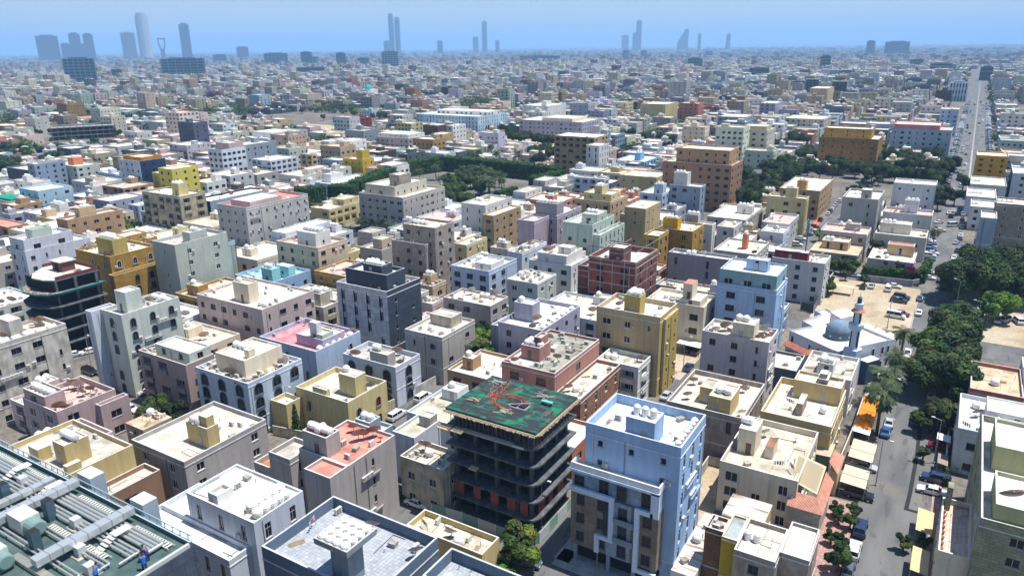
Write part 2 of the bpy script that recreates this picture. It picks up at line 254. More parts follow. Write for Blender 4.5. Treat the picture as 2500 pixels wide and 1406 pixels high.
HEROES = [
('sandwalled','sand yellow walled flat-roofed block beside the pipe-covered plant roof','sand-walled block',[(-123.91,-106.82,45.22,57.19,0,15.0,'sand','screed',{'w':'f','sp':7.0,'tk':'2h'}),(-113.49,-110.25,48.69,52.47,14.2,18.0,'sand','screed',{'w':'n','pr':0.2}),(-118.63,-115.81,47.37,49.33,14.2,16.3,'sand','white',{'w':'n','pr':0.1}),(-108.14,-107.17,47.06,49.25,14.2,16.2,'sand','white',{'w':'n','pr':0.1}),(-106.82,-102.74,48.0,58.55,0,11.0,'brownstone','screed',{'w':'b','sp':6.0})]),
('greybrick','grey-walled block with wide bare cream roof and tall chimney-like stair tower','grey bare-roofed block',[(-112.21,-98.2,59.98,76.36,0,13.0,'greywall','cream',{'w':'p','sp':4.4,'tk':'2h','pipes':1.0}),(-104.58,-99.17,65.37,67.58,12.2,16.0,'sand','cream',{'w':'n','pr':0.3}),(-101.53,-99.54,65.84,67.23,15.7,17.75,'sand','cream',{'w':'n','pr':0.1})]),
('whitestep','bright white two-level house with a dozen round tanks on its roof','white two-level house',[(-84.7,-71.0,51.3,59.8,0,17.0,'whiteblue','white',{'w':'t','sp':3.4,'tr':10.0,'pr':0.4}),(-91.1,-72.3,47.9,51.3,0,13.0,'whiteblue','white',{'w':'v','sp':2.6,'pr':0.8}),(-91.1,-84.7,51.3,57.5,0,13.0,'whiteblue','white',{'w':'v','sp':3.0,'pr':0.8}),(-80.65,-78.66,51.83,54.36,16.6,18.15,'white','white',{'w':'n','pr':0.6})]),
('greypaved','grey paved roof inside dark parapets with a raised platform crammed with tanks','grey paved roof',[(-64.21,-47.07,47.0,58.96,0,19.0,'slate','paving',{'w':'f','sp':6.0,'pr':1.6,'tk':22.0}),(-55.41,-50.4,47.35,52.14,17.4,23.3,'slate2','cream',{'w':'n','pr':0.5,'ov':1.3})]),
('greypaved2',"corner of a second grey paved roof cut off by the photo's bottom edge",'second grey paved roof',[(-44.55,-33.86,52.67,58.3,0,19.0,'slate','paving',{'w':'f','sp':6.0,'pr':1.6})]),
('salmonroof','grey block with broad salmon pink roof,square tank tower and dishes','salmon-roofed block',[(-84.2,-73.6,71.1,82.2,0,14.0,'greystone','salmon',{'w':'p','sp':5.2,'ac':2.0,'tk':'3h','ds':6.0,'pr':0.5}),(-79.0,-73.6,67.2,71.1,0,14.0,'greystone','salmon',{'w':'p','sp':5.2,'pr':0.5}),(-83.6,-78.4,71.6,74.6,13.5,17.2,'greystone','salmon',{'w':'n','pr':0.4}),(-89.1,-84.2,69.0,74.6,0,13.0,'greystone','screed',{'w':'b','sp':4.5,'pr':0.8}),(-93.7,-89.1,69.4,74.0,0,9.5,'greystone','orange',{'w':'n','pr':1.0})]),
('lowvilla','low weathered cream house beside the dark unfinished block','low weathered house',[(-74.32,-65.3,83.91,90.02,0,9.0,'stone','oldcream',{'w':'p','sp':4.0,'ds':2.0}),(-80.59,-75.58,89.42,97.04,0,9.3,'whiteblue','oldcream',{'w':'n','pr':0.6}),(-78.44,-75.93,94.49,96.69,8.7,10.75,'stone','oldcream',{'w':'n','pr':0.2})]),
('bluewhite','tall blue-white modern apartment block with zigzag white frame and brown stone panels','zigzag-framed blue block',[(-41.09,-26.72,86.99,97.99,0,23.0,'bluewhite','white',{'w':'v','sp':2.7,'pr':1.5,'tk':'3v','tr':'7v','faces':'R','ac':1.0}),(-35.18,-30.85,87.66,91.31,21.5,25.25,'bluewhite','white',{'w':'n','pr':0.2})]),
('ornatevilla','cream two-storey villa with tiled skirts and rusty dishes beside the sandy plot','tile-skirted villa',[(-26.86,-14.53,108.98,127.03,0,9.5,'cream','oldcream',{'w':'d','sp':3.6,'ds':4.0,'tk':'1h','pr':1.1,'jk':3.0}),(-25.65,-22.75,115.08,119.74,8.4,13.0,'cream','white',{'w':'n','pr':0.2}),(-21.13,-19.77,115.44,118.93,8.4,10.65,'cream','brown',{'w':'n','pr':0.0})]),
('corrugated','long shed with rusty white corrugated roof','corrugated shed',[(-23.18,-17.15,97.93,104.18,0,7.2,'sand','rustwhite',{'w':'n','pr':0.0,'sl':1.0})]),
('brownbrickhouse','brown brick house with mustard middle strip and two round tanks','brown brick house',[(-23.18,-20.57,89.07,92.53,0,10.5,'brownbrick','cream',{'w':'f','sp':3.8,'pr':0.6}),(-20.57,-18.39,88.07,94.03,0,10.5,'mustard','greypaint',{'w':'f','sp':4.0,'pr':0.3}),(-18.39,-12.98,86.33,94.43,0,10.4,'taupe','cream',{'w':'p','sp':4.0,'pr':0.7,'tk':'2v'}),(-12.98,-9.21,88.85,96.63,0,10.4,'taupe','cream',{'w':'p','sp':4.0,'pr':0.5})]),
('brickright','large green-grey brick block with round terracotta dish at right edge','green-grey brick block',[(9.09,35.09,101.43,134.28,0,16.0,'greenbrick','white',{'w':'f','sp':7.0,'pr':1.1}),(10.39,34.39,117.31,127.07,14.9,19.0,'greenolive','white',{'w':'n','pr':0.6}),(10.39,34.71,101.98,111.18,14.9,18.25,'greenolive','white',{'w':'n','pr':0.6})]),
('brickterrace','terracotta-potted roof terrace below the green-grey brick block','potted roof terrace',[(5.22,9.09,102.91,117.52,0,8.5,'cream','tile',{'w':'p','sp':4.0,'pr':0.9}),(5.57,6.29,115.4,117.17,7.6,11.5,'greenbrick','greenbrick',{'w':'n','pr':0.0})]),
('whitevilla','white villa with courtyards beside the tree-lined street','courtyard white villa',[(6.54,30.54,142.23,158.35,0,9.0,'whiteblue','white',{'w':'p','sp':4.0}),(10.67,18.67,147.91,154.5,8.2,11.0,'white','white',{'w':'n','pr':0.3}),(12.46,24.79,142.91,149.22,8.2,10.25,'cream','white',{'w':'n','pr':0.3})]),
('terracottahouse','house with terracotta screen wall and sand-coloured awning beside street trees','terracotta screen house',[(8.15,17.15,161.89,177.55,0,9.0,'terracotta','tan',{'w':'n','pr':0.8})]),
('tankframehouse','white house with six tanks in an open roof frame at right edge','framed-tank house',[(17.3,29.39,168.83,182.43,0,10.0,'white','white',{'w':'p','pr':0.8,'tr':'6h'}),(17.63,29.04,169.18,176.47,9.2,11.1,'maroon','greypaint',{'w':'n','pr':1.2})]),
('towerhouse','cream courtyard-walled house with square T-shaped roof tower','T-tower house',[(-25.14,-12.78,129.06,146.31,0,10.0,'sand','cream',{'w':'p','sp':4.0,'tk':0.0,'pr':1.3,'tr':'3h'}),(-21.76,-13.13,140.75,145.74,8.7,12.5,'sand','cream',{'w':'n','pr':0.6}),(-17.66,-15.72,141.1,145.29,11.9,13.5,'taupe','white',{'w':'n','pr':0.0,'ov':-1.1}),(-17.31,-16.07,141.45,143.54,13.5,14.5,'taupe','white',{'w':'n','pr':0.0}),(-19.65,-18.56,133.18,137.91,8.7,11.2,'taupe','cream',{'w':'n','pr':0.1})]),
('mushroomhouse','weathered cream-roofed house with stained two-part tank tower and rusty dishes','stained two-tank house',[(-41.35,-27.01,123.34,140.07,0,10.5,'taupe','cream',{'w':'v','sp':3.5,'ds':5.0,'tk':3.0,'pr':1.0,'jk':3.0}),(-33.62,-29.57,124.05,130.49,9.5,13.25,'sand','oldcream',{'w':'n','pr':0.2}),(-36.47,-33.95,127.81,132.17,9.5,12.8,'sand','oldcream',{'w':'n','pr':0.2})]),
('sevenac','tall pale lilac-white block dotted with window air conditioners','lilac-white block',[(-42.79,-28.65,148.47,157.02,0,16.0,'lilacwhite','cream',{'w':'p','sp':3.7,'ac':2.0,'tk':2.0,'ds':6.0,'jk':3.0}),(-36.51,-32.01,148.92,153.37,15.2,19.0,'cream','oldcream',{'w':'p','sp':4.0,'pr':0.2})]),
('beigebrown','tall beige block with rust brown corner stripe and white roof','beige brown-striped block',[(-65.81,-50.72,143.75,154.7,0,19.0,'beige','white',{'w':'p','sp':4.0,'tk':'4h','ac':1.0,'pr':1.2}),(-59.57,-55.88,144.65,147.88,17.8,22.5,'ochrelight','white',{'w':'n','pr':0.3}),(-50.7,-50.08,145.64,153.91,0,18.0,'beige','beige',{'w':'s','sp':3.0,'pr':0.5})]),
('rustroof','dusty pink block with grey-green roof crowded by air conditioning units','dusty pink block',[(-74.28,-61.98,116.62,137.25,0,14.0,'dustypink','mixgrey',{'w':'b','sp':5.5,'tk':5.0,'ra':14.0,'ds':6.0,'pr':0.6,'jk':5.0}),(-72.28,-67.92,121.09,125.75,13.4,16.5,'dustypink','rose',{'w':'n','pr':0.6}),(-69.93,-68.27,122.33,125.4,15.9,18.25,'dustypink','cream',{'w':'n','pr':0.4})]),
('brownwing','brown-panelled wing with curved white parapet and glass-railed terrace','brown-panelled wing',[(-61.83,-56.17,116.4,135.67,0,10.0,'brownpanel','cream',{'w':'v','sp':4.0,'pr':0.8})]),
('whitewing','white-striped white house with open bright roof between brown wing and beige block','white-striped house',[(-61.83,-52.15,135.82,143.11,0,10.0,'white','cream',{'w':'h','sp':4.0,'tk':2.0,'pr':1.0})]),
('lilacgrey','lilac-grey block with white roof edged by a line of small tanks','lilac-grey block',[(-88.56,-76.58,137.68,157.38,0,13.0,'lilacgrey','white',{'w':'p','sp':4.0,'ac':1.0,'tk':1.0,'tr':7.0,'ds':3.0,'pr':1.0}),(-87.42,-82.27,143.29,146.91,12.0,16.5,'lilacgrey','white',{'w':'n','pr':0.3}),(-93.27,-90.76,141.8,148.6,0,10.0,'lilacgrey','white',{'w':'b','sp':3.0})]),
('curvebalcony','cream block with rounded white balconies and terracotta canopies','round-balcony block',[(-65.32,-50.12,174.03,184.41,0,12.0,'cream','cream',{'w':'b','sp':4.0,'tr':3.0,'pr':0.9}),(-56.45,-51.4,174.58,181.11,11.1,13.25,'cream','white',{'w':'n','pr':0.2}),(-56.1,-53.71,174.93,179.07,13.05,17.25,'cream','salmontile',{'w':'n','pr':0.0})]),
('bluemodern','pale blue modern block with recessed dark balconies and white stair room','pale blue modern block',[(-48.45,-33.78,177.76,189.83,0,18.0,'bluewhite','white',{'w':'b','sp':5.0,'pr':1.0,'faces':'L'}),(-48.03,-34.13,178.11,189.48,17.0,21.5,'teal','white',{'w':'b','sp':4.0,'pr':0.5}),(-42.55,-37.29,181.68,184.45,21.0,24.0,'bluewhite','white',{'w':'v','sp':3.0,'pr':0.2})]),
('taupeblock','taupe grey block with bluish white roof behind the pale blue modern one','taupe block',[(-73.76,-53.94,213.15,218.32,0,14.0,'taupegrey','whiteb',{'w':'v','sp':4.0,'tr':2.0,'pr':0.9})]),
('redbrick','unfinished red brick block striped with grey concrete joints','unfinished red brick block',[(-84.12,-70.11,177.59,193.34,0,20.0,'redbrick','concroof',{'w':'u','sp':5.0,'pr':1.5}),(-78.3,-73.9,178.11,182.91,18.5,23.25,'redbrick','cream',{'w':'n','pr':0.4}),(-88.71,-85.17,180.26,187.53,0,16.0,'redbrick','concroof',{'w':'n','pr':1.2})]),
('blackblock','black and grey striped tall block with stepped charcoal penthouse','black striped block',[(-130.79,-114.17,128.07,141.16,0,19.0,'greystripe','whitepink',{'w':'q','sp':3.4,'faces':'L','pr':1.2}),(-128.34,-114.94,129.19,136.26,17.8,22.75,'charcoal','whiteb',{'w':'s','sp':4.5,'pr':1.0}),(-123.04,-117.06,129.99,134.01,21.75,24.5,'charcoal','whiteb',{'w':'n','pr':0.6,'tk':6.0})]),
('pinkishblock','wide pale pinkish block with cream roof and clustered white tanks','wide pale pink block',[(-165.86,-140.94,112.47,129.69,0,14.5,'pinkwhite','cream',{'w':'p','sp':3.9,'ac':1.0,'tk':1.0,'tr':4.0,'ra':8.0,'pr':0.7}),(-154.26,-148.53,115.24,118.41,13.8,19.0,'cream','cream',{'w':'n','pr':0.5})]),
('tallwhite','tall white apartment block with arched windows,open tank roof and AC ledges','tall white arched block',[(-160.35,-152.42,84.46,98.7,0,20.0,'whitegreen','white',{'w':'a','sp':4.2,'ac':2.0,'tk':0.0,'tr':'4h','pr':1.0}),(-162.67,-160.37,82.33,88.02,0,20.0,'whiteblue','cream',{'w':'a','sp':4.0,'pr':0.9}),(-158.43,-154.46,87.26,91.03,19.0,24.0,'whitegreen','white',{'w':'n','pr':0.4})]),
('stainedblock','stained off-white apartment block with rusting window units at left edge','stained off-white block',[(-173.36,-163.71,61.09,78.24,0,18.0,'stainwhite','cream',{'w':'p','sp':3.9,'ac':3.0,'tr':'6h','ds':8.0,'pr':0.9,'jk':7.0}),(-172.33,-166.89,68.54,71.09,17.1,21.0,'stainwhite','cream',{'w':'n','pr':0.1})]),
('pinkdish','dusty pink house with tiled skirt roof and a cluster of old dishes','pink dish-roof house',[(-153.25,-140.8,62.24,74.02,0,9.5,'lilacpink','pinkroof',{'w':'b','sp':5.0,'ds':8.0,'pr':1.1,'jk':7.0}),(-152.9,-145.01,62.59,66.38,8.4,11.5,'lilacpink','oldcream',{'w':'p','sp':4.0,'pr':0.6,'tk':5.0}),(-140.8,-139.09,69.57,75.51,0,8.0,'lilacpink','cream',{'w':'b','sp':4.0,'pr':0.8})]),
('balconyblock','brownish stone block with long dark balconies and cluttered cream roof','brownish balcony block',[(-148.64,-132.18,84.65,91.65,0,12.5,'taupepink','cream',{'w':'h','sp':4.5,'ra':6.0,'pr':0.9,'jk':5.0}),(-144.16,-132.53,86.01,91.3,11.6,14.5,'whitegreen','cream',{'w':'p','sp':4.0,'pr':0.4})]),
('archblue','bluish white block with arched windows,dark bands and junk-filled roof','bluish arched block',[(-129.72,-113.62,85.16,99.34,0,12.5,'blueband','cream',{'w':'A','sp':4.0,'ds':5.0,'ra':10.0,'pr':0.8,'jk':12.0}),(-126.36,-117.37,87.89,97.62,11.7,15.5,'cream','cream',{'w':'n','pr':0.4,'tk':3.0}),(-119.31,-117.88,89.61,91.16,15.1,17.0,'cream','cream',{'w':'s','sp':2.0,'pr':0.2})]),
('pinkroofcastle','pale blue ornate block with rose pink roof and corner turret','rose-roofed ornate block',[(-133.79,-115.64,105.2,119.5,0,11.5,'paleblue','rosepink',{'w':'a','sp':4.5,'tk':0.0,'tr':6.0,'ds':4.0,'pr':1.0}),(-124.7,-116.29,108.2,115.16,10.5,13.0,'lilac','cream',{'w':'s','sp':3.0,'pr':0.3}),(-120.56,-118.35,108.66,110.09,12.7,16.5,'white','cream',{'w':'n','pr':0.1}),(-120.24,-116.64,108.55,111.95,12.7,14.0,'palegreen','cream',{'w':'n','pr':0.4})]),
('archgallery','stained white block with rows of arched galleries on its street side','arched-gallery block',[(-113.01,-97.69,110.75,119.26,0,9.6,'whiteblue','mixgrey2',{'w':'A','sp':4.2,'tk':'1h','ds':4.0,'pr':1.1}),(-105.36,-100.25,111.3,113.88,8.5,11.67,'greystone','oldcream',{'w':'n','pr':0.2})]),
('creamvilla','cream villa with scalloped parapet,low side wing and brick pavilion','scalloped cream villa',[(-110.29,-95.87,94.04,105.64,0,9.0,'creamyellow','mixcream',{'w':'a','sp':5.0,'tk':1.0,'ds':2.0,'pr':1.2}),(-113.47,-108.86,89.94,94.02,0,7.0,'creamyellow','mixcream',{'w':'a','sp':4.0,'pr':0.9}),(-101.95,-97.45,98.16,101.31,7.8,12.3,'creamyellow','mixcream',{'w':'s','sp':4.0,'pr':0.1}),(-105.74,-101.89,94.39,95.41,7.8,10.05,'creamyellow','cream',{'w':'n','pr':0.2})]),
('greycream','grey-cream two-storey block with angled parapet and box air conditioners','grey-cream block',[(-106.47,-95.53,124.82,138.16,0,12.0,'stonegrey','cream',{'w':'f','sp':4.4,'ac':1.0,'ra':2.0,'pr':0.7}),(-104.39,-98.06,132.0,136.42,11.3,14.0,'stone','screed',{'w':'n','pr':0.2})]),
('greypinkvilla','low grey house with pinkish roof corner and pair of tanks','low grey house',[(-116.06,-100.62,152.92,161.98,0,10.0,'greystone','cream',{'w':'b','sp':4.0,'tr':4.0,'ds':3.0,'pr':0.7,'jk':4.0})]),
('smallpink','small pink-walled house right beside the black striped block','small pink house',[(-123.09,-118.61,151.26,156.69,0,8.0,'pinkwhite','cream',{'w':'b','sp':4.0,'tk':1.0,'pr':0.5})]),
('gardenroof','white-blue block with brown fence parapet and green roof garden','roof-garden block',[(-126.29,-112.77,170.91,186.75,0,13.0,'paleblue2','cream',{'w':'b','sp':4.0,'tr':4.0,'ra':8.0,'pr':1.0}),(-118.92,-113.22,172.82,180.05,12.0,14.5,'white','white',{'w':'n','pr':0.4})]),
('greenishblock','pale greenish block whose plain grey roof is lined with condensers','pale greenish block',[(-107.08,-96.91,171.56,182.9,0,11.5,'whitegreen','mixcream',{'w':'f','sp':3.8,'ra':14.0,'tk':1.0,'pr':0.3})]),
('whitestepped','white stepped block with plain rendered walls and rusty roof dishes','white stepped block',[(-112.48,-97.55,193.62,205.49,0,11.0,'white','cream',{'w':'p','sp':4.0,'pr':0.7}),(-109.57,-99.33,193.97,205.14,10.3,13.75,'white','cream',{'w':'n','ds':7.0,'pr':0.5}),(-104.03,-99.68,197.38,200.72,13.25,15.5,'white','cream',{'w':'n','pr':0.2})]),
('bluewhitecluster','blue-white house with tanks and roof junk behind the roof garden','junk-roofed blue house',[(-121.87,-116.32,195.73,212.25,0,12.0,'whiteblue','cream',{'w':'p','sp':4.0,'tk':3.0,'ds':3.0,'ra':4.0,'pr':0.7,'jk':6.0})]),
('stonetower','tall beige stone-banded block with open parking under its corner','stone-banded tower',[(-149.02,-135.69,170.96,173.23,0,18.0,'bandstone','cream',{'w':'p','sp':3.6,'pr':0.9}),(-145.95,-133.54,173.25,183.21,0,23.0,'bandstone','cream',{'w':'p','sp':3.6,'pr':0.8,'tk':4.0,'ra':6.0})]),
('pinkroofbeige','beige block with pink tiled roof and white tank-topped stair house','pink-tiled beige block',[(-186.28,-167.69,157.66,170.9,0,16.0,'beigelight','pinkroof',{'w':'p','sp':3.7,'ac':2.0,'pr':1.0}),(-178.06,-169.79,159.18,165.7,15.0,20.0,'white','white',{'w':'s','sp':5.0,'tk':'5h','pr':0.3})]),
('tealroof','bluish building with aqua painted roof and rows of condensers','aqua-roofed building',[(-186.95,-170.12,140.83,156.1,0,9.0,'bluewall','aqua',{'w':'p','sp':4.0,'tk':2.0,'ra':14.0,'pr':1.0}),(-175.92,-171.28,142.05,145.2,8.0,12.5,'aqua','aqua',{'w':'n','pr':0.2}),(-176.48,-170.99,148.1,150.78,8.0,11.75,'aqua','white',{'w':'s','sp':4.0,'pr':0.1})]),
('hospital','big plain off-white slab with arched beige front and pink upper storey','long pink-topped slab',[(-233.4,-217.36,172.04,201.93,0,21.0,'offgrey','salmon',{'w':'s','sp':3.6,'ac':2.0,'pr':0.9}),(-228.84,-218.26,174.88,189.74,20.1,22.5,'pinkwhite','white',{'w':'s','sp':4.0,'pr':0.3,'ra':8.0})]),
('stripes','blue-white block with ochre vertical stripes and dark corner','ochre-striped block',[(-195.99,-191.81,141.84,146.28,0,18.0,'stripeblue','screed',{'w':'p','sp':3.8,'faces':'R','pr':0.9}),(-199.9,-189.29,123.78,141.82,0,22.0,'greygreen','screed',{'w':'p','sp':6.0,'tr':3.0,'pr':1.0}),(-193.56,-189.98,129.57,135.44,21.0,24.25,'greygreen','cream',{'w':'n','pr':0.3,'tk':2.0})]),
('ochrestone','ochre stone hotel-like block with arched windows and tank tower','ochre stone block',[(-222.3,-204.74,113.22,128.02,0,19.0,'ochre','cream',{'w':'a','sp':4.2,'ds':5.0,'pr':0.9}),(-213.92,-205.79,115.35,119.82,18.1,23.25,'ochrelight','cream',{'w':'n','tk':8.0,'pr':0.4}),(-204.72,-202.15,112.0,130.4,0,14.0,'ochre','screed',{'w':'a','sp':4.0,'pr':0.9})]),
('whitemodern','white modern block with dark roof-level openings and strip windows','white modern block',[(-258.99,-249.49,111.7,132.71,0,15.0,'whitelilac','white',{'w':'p','sp':4.0,'pr':0.8}),(-258.64,-249.84,112.05,127.49,14.2,18.5,'whitelilac','white',{'w':'b','sp':6.0,'pr':1.0}),(-254.8,-250.7,115.55,121.7,17.5,21.0,'palegreen','aqua',{'w':'s','sp':3.0,'pr':1.1})]),
('tanblock','tan brown plain block with small scattered windows','tan brown block',[(-290.68,-283.27,143.4,165.35,0,15.0,'tanbrown','screed',{'w':'p','sp':3.9,'ra':2.0,'pr':0.8}),(-288.02,-284.51,149.22,155.61,14.2,18.25,'tan','cream',{'w':'n','tk':4.0,'pr':0.3})]),
('flutedtower','stained beige block with rounded fluted bays','fluted beige block',[(-287.29,-262.58,177.15,189.05,0,20.0,'stainbeige','cream',{'w':'h','sp':4.0,'pr':0.8}),(-271.73,-267.3,180.47,184.82,19.2,24.0,'creamyellow','cream',{'w':'n','tk':7.0,'pr':0.3})]),
('navyslab','navy-walled slab with long blue plain side wall','navy-walled slab',[(-276.95,-265.5,192.77,223.51,0,15.0,'navywall','cream',{'w':'n','pr':0.8,'ds':4.0,'tr':'8h'})]),
('yellowblock','lemon yellow plain block','lemon yellow block',[(-364.41,-352.25,232.03,251.38,0,14.0,'lemon','cream',{'w':'p','sp':3.8,'pr':0.4}),(-350.76,-339.72,227.04,242.34,0,18.0,'lemon','cream',{'w':'p','sp':4.0,'pr':0.6})]),
('navybrown','navy and white block topped by an orange-brown storey','navy and brown block',[(-386.48,-367.49,228.2,243.0,0,20.0,'navywhite','cream',{'w':'p','sp':4.0,'pr':0.6}),(-384.51,-368.55,229.86,241.89,19.4,21.75,'orangebrown','cream',{'w':'b','sp':5.0,'pr':0.8,'tr':3.0})]),
('darkgreyblue','blue-grey block with dark side wing near the lime green trees','blue-grey block',[(-444.59,-437.48,210.06,227.09,0,16.0,'bluegrey','screed',{'w':'p','sp':4.0,'ra':3.0,'tr':'2h','pr':0.8}),(-470.93,-446.51,211.07,223.8,0,12.0,'darkgrey','screed',{'w':'b','sp':4.0,'pr':0.8})]),
('greygreenblock','pale grey-green block with ochre corner panel','grey-green block',[(-454.37,-428.77,228.04,241.47,0,13.0,'whitegreen','cream',{'w':'p','sp':4.0,'tk':2.0,'pr':0.7}),(-444.55,-438.6,232.29,237.97,12.3,16.5,'salmontile','salmontile',{'w':'n','pr':0.2})]),
('aquablock','aqua blue plain block with white roof and broad parapet','aqua blue block',[(-379.14,-362.52,173.32,188.93,0,14.0,'aquablue','white',{'w':'p','sp':4.0,'ac':1.0,'ds':2.0,'pr':0.9})]),
('balconywhite','narrow bluish apartment tower with stacked dark balconies','dark-balconied tower',[(-372.19,-360.12,273.47,290.3,0,21.0,'whiteblue','screed',{'w':'b','sp':3.0,'pr':1.0}),(-371.84,-360.47,279.04,289.11,20.0,24.0,'lilacpink','cream',{'w':'n','tk':3.0,'pr':0.6})]),
('classicalgrey','big grey classical block with balustrade and tall dark entrance bay','grey classical block',[(-216.25,-192.36,229.21,257.85,0,17.0,'stonegrey','cream',{'w':'p','sp':3.4,'pr':1.1}),(-214.74,-198.77,231.96,253.59,15.9,20.5,'creamgrey','cream',{'w':'s','sp':4.0,'pr':0.8}),(-205.37,-199.84,236.7,244.39,19.7,24.5,'taupe','cream',{'w':'n','pr':0.4})]),
('yellowvilla','pale yellow villa with stepped flat roofs','pale yellow villa',[(-245.33,-233.94,228.69,255.03,0,8.0,'creamyellow','cream',{'w':'h','sp':4.0,'pr':0.5,'ds':3.0}),(-241.85,-235.08,238.96,248.8,7.5,10.5,'creamyellow','cream',{'w':'s','sp':5.0,'pr':0.4})]),
('whitetanside','white block whose street side is clad in tan stone','tan-sided white block',[(-162.86,-151.62,228.5,247.72,0,18.0,'whitegrey','cream',{'w':'p','sp':4.0,'tk':2.0,'pr':0.8}),(-151.62,-146.64,226.24,246.35,0,15.0,'tanstone','cream',{'w':'p','sp':4.0,'pr':0.6})]),
('greyvilla','grey villa with raised beige stair room and red cap roof','red-capped grey villa',[(-175.84,-165.79,184.88,192.38,0,9.0,'stonegrey','cream',{'w':'b','sp':6.0,'pr':0.8}),(-170.4,-166.14,185.75,192.0,8.2,12.5,'beigelight','cream',{'w':'s','sp':4.0,'pr':0.6})]),
('yellowlow','yellowish house with tank pair and tan side','small yellowish house',[(-147.77,-141.9,201.54,214.47,0,10.0,'creamyellow','cream',{'w':'p','sp':4.0,'tr':3.0,'pr':0.7})]),
('paleapts','row of pale apartment houses with deep balconies','pale apartment row',[(-361.84,-345.45,294.99,315.2,0,13.0,'whiteblue','cream',{'w':'h','sp':3.5,'pr':0.6,'tk':3.0})]),
('brownapts','brown-trimmed apartment house beside the pale row','brown-trimmed apartments',[(-352.21,-342.48,324.5,328.95,0,13.0,'tan','cream',{'w':'h','sp':3.5,'pr':0.6})]),
('mustardblock','mustard gold block with white pilasters','mustard gold block',[(-310.21,-295.09,317.82,328.09,0,14.0,'mustard','cream',{'w':'p','sp':3.6,'pr':0.8}),(-301.9,-297.14,320.38,326.55,13.2,18.75,'mustard','cream',{'w':'n','tk':2.0,'pr':0.4})]),
('bluebox','plain blue-grey box beside mustard block','plain blue-grey box',[(-328.91,-315.23,319.84,330.31,0,12.0,'bluegrey','cream',{'w':'s','sp':4.5,'pr':0.8})]),
('lowwhite','low white house with wide roof at end of the hedge','low wide-roofed house',[(-294.94,-281.52,279.78,312.35,0,7.0,'paleblue2','white',{'w':'s','sp':4.5,'pr':0.8,'tk':3.0}),(-293.9,-288.4,285.33,294.92,6.2,10.75,'white','white',{'w':'n','pr':0.4})]),
('brownlow','low windowless brown building by the parking lot','windowless brown building',[(-348.07,-330.36,316.58,324.35,0,6.0,'tanbrown','screed',{'w':'n','pr':1.0})]),
('orangeroofwhite','white house with orange roof terrace behind the tall hedge','orange-terraced house',[(-294.94,-281.19,321.19,342.7,0,9.0,'white','orange',{'w':'b','sp':4.0,'pr':0.8}),(-292.85,-281.54,327.13,341.98,8.2,10.25,'pinkwhite','white',{'w':'s','sp':3.0,'pr':0.4})]),
('lilacblock','lilac block with recessed left roof terrace and tall stair tower','tall lilac block',[(-130.82,-121.32,229.11,248.75,0,17.0,'lilac2','cream',{'w':'p','sp':4.0,'ac':1.0,'pr':0.9}),(-131.09,-124.31,217.81,229.09,0,17.0,'lilac2','screed',{'w':'n','pr':0.9}),(-130.47,-121.67,229.46,234.86,16.1,21.25,'taupegrey','cream',{'w':'n','tk':8.0,'pr':0.4})]),
('mintblock','mint green-white block with shaded side terrace','mint block',[(-115.68,-104.34,222.75,241.09,0,17.0,'mint','white',{'w':'p','sp':4.0,'ac':2.0,'pr':1.1}),(-110.66,-104.89,227.55,235.74,15.9,19.5,'palegreen','white',{'w':'s','sp':4.0,'tk':3.0,'pr':0.3}),(-104.34,-101.88,223.49,244.88,0,13.5,'mint','screed',{'w':'v','sp':3.0,'pr':0.9})]),
('tanyellow','two-tone tan block with pale yellow upper storey','tan and yellow block',[(-134.92,-118.71,269.75,287.75,0,15.0,'tanstone','cream',{'w':'p','sp':3.8,'pr':0.6}),(-131.36,-119.12,271.2,281.07,14.4,17.75,'creamyellow','cream',{'w':'s','sp':4.0,'pr':0.7}),(-126.74,-123.33,271.59,277.02,17.05,20.75,'creamyellow','cream',{'w':'n','tk':5.0,'pr':0.3})]),
('sandcube','sand-coloured cubic block with blue-grey tilted shade','sand cubic block',[(-108.62,-104.78,256.12,266.03,0,14.0,'sanddark','cream',{'w':'p','sp':4.0,'ra':6.0,'pr':0.6}),(-104.76,-96.49,251.36,266.88,0,18.0,'sanddark','cream',{'w':'s','sp':4.5,'pr':0.3})]),
('ochreapts','ochre apartment block with shuttered windows','ochre shuttered block',[(-83.76,-71.81,230.09,242.45,0,17.0,'ochre','cream',{'w':'d','sp':4.0,'pr':0.7}),(-84.36,-79.28,218.91,228.33,0,17.0,'ochre','cream',{'w':'d','sp':4.0,'pr':0.7}),(-82.34,-77.32,230.79,234.47,16.3,20.5,'orangeyellow','oldcream',{'w':'n','pr':0.6,'tk':4.0})]),
('whitecondos','white narrow block with regular small side windows','narrow white block',[(-81.43,-71.35,250.48,254.52,0,15.0,'white','cream',{'w':'s','sp':3.4,'pr':0.6}),(-81.08,-76.72,250.83,253.73,14.4,17.75,'pinkwhite','white',{'w':'n','tk':3.0,'pr':0.2})]),
('bluecluster','pale blue stepped block below the brown hotel','pale blue stepped block',[(-120.12,-109.88,305.13,322.38,0,13.0,'paleblue','cream',{'w':'p','sp':4.0,'pr':0.6}),(-114.38,-110.23,306.66,311.03,12.4,17.0,'paleblue','cream',{'w':'n','tk':2.0,'pr':0.3})]),
('bluegreycluster','blue-grey block with dark slot windows near the street trees','slot-windowed block',[(-109.73,-95.76,313.54,320.95,0,16.0,'bluegrey','cream',{'w':'p','sp':4.0,'pr':0.6,'ra':2.0}),(-108.67,-102.54,315.33,320.26,15.4,21.25,'whitegrey','cream',{'w':'n','tk':3.0,'pr':0.3})]),
('creamlong','long cream block with few square windows','long cream block',[(-149.4,-129.44,349.85,369.07,0,12.0,'creamyellow','cream',{'w':'s','sp':4.5,'tr':4.0,'pr':0.8})]),
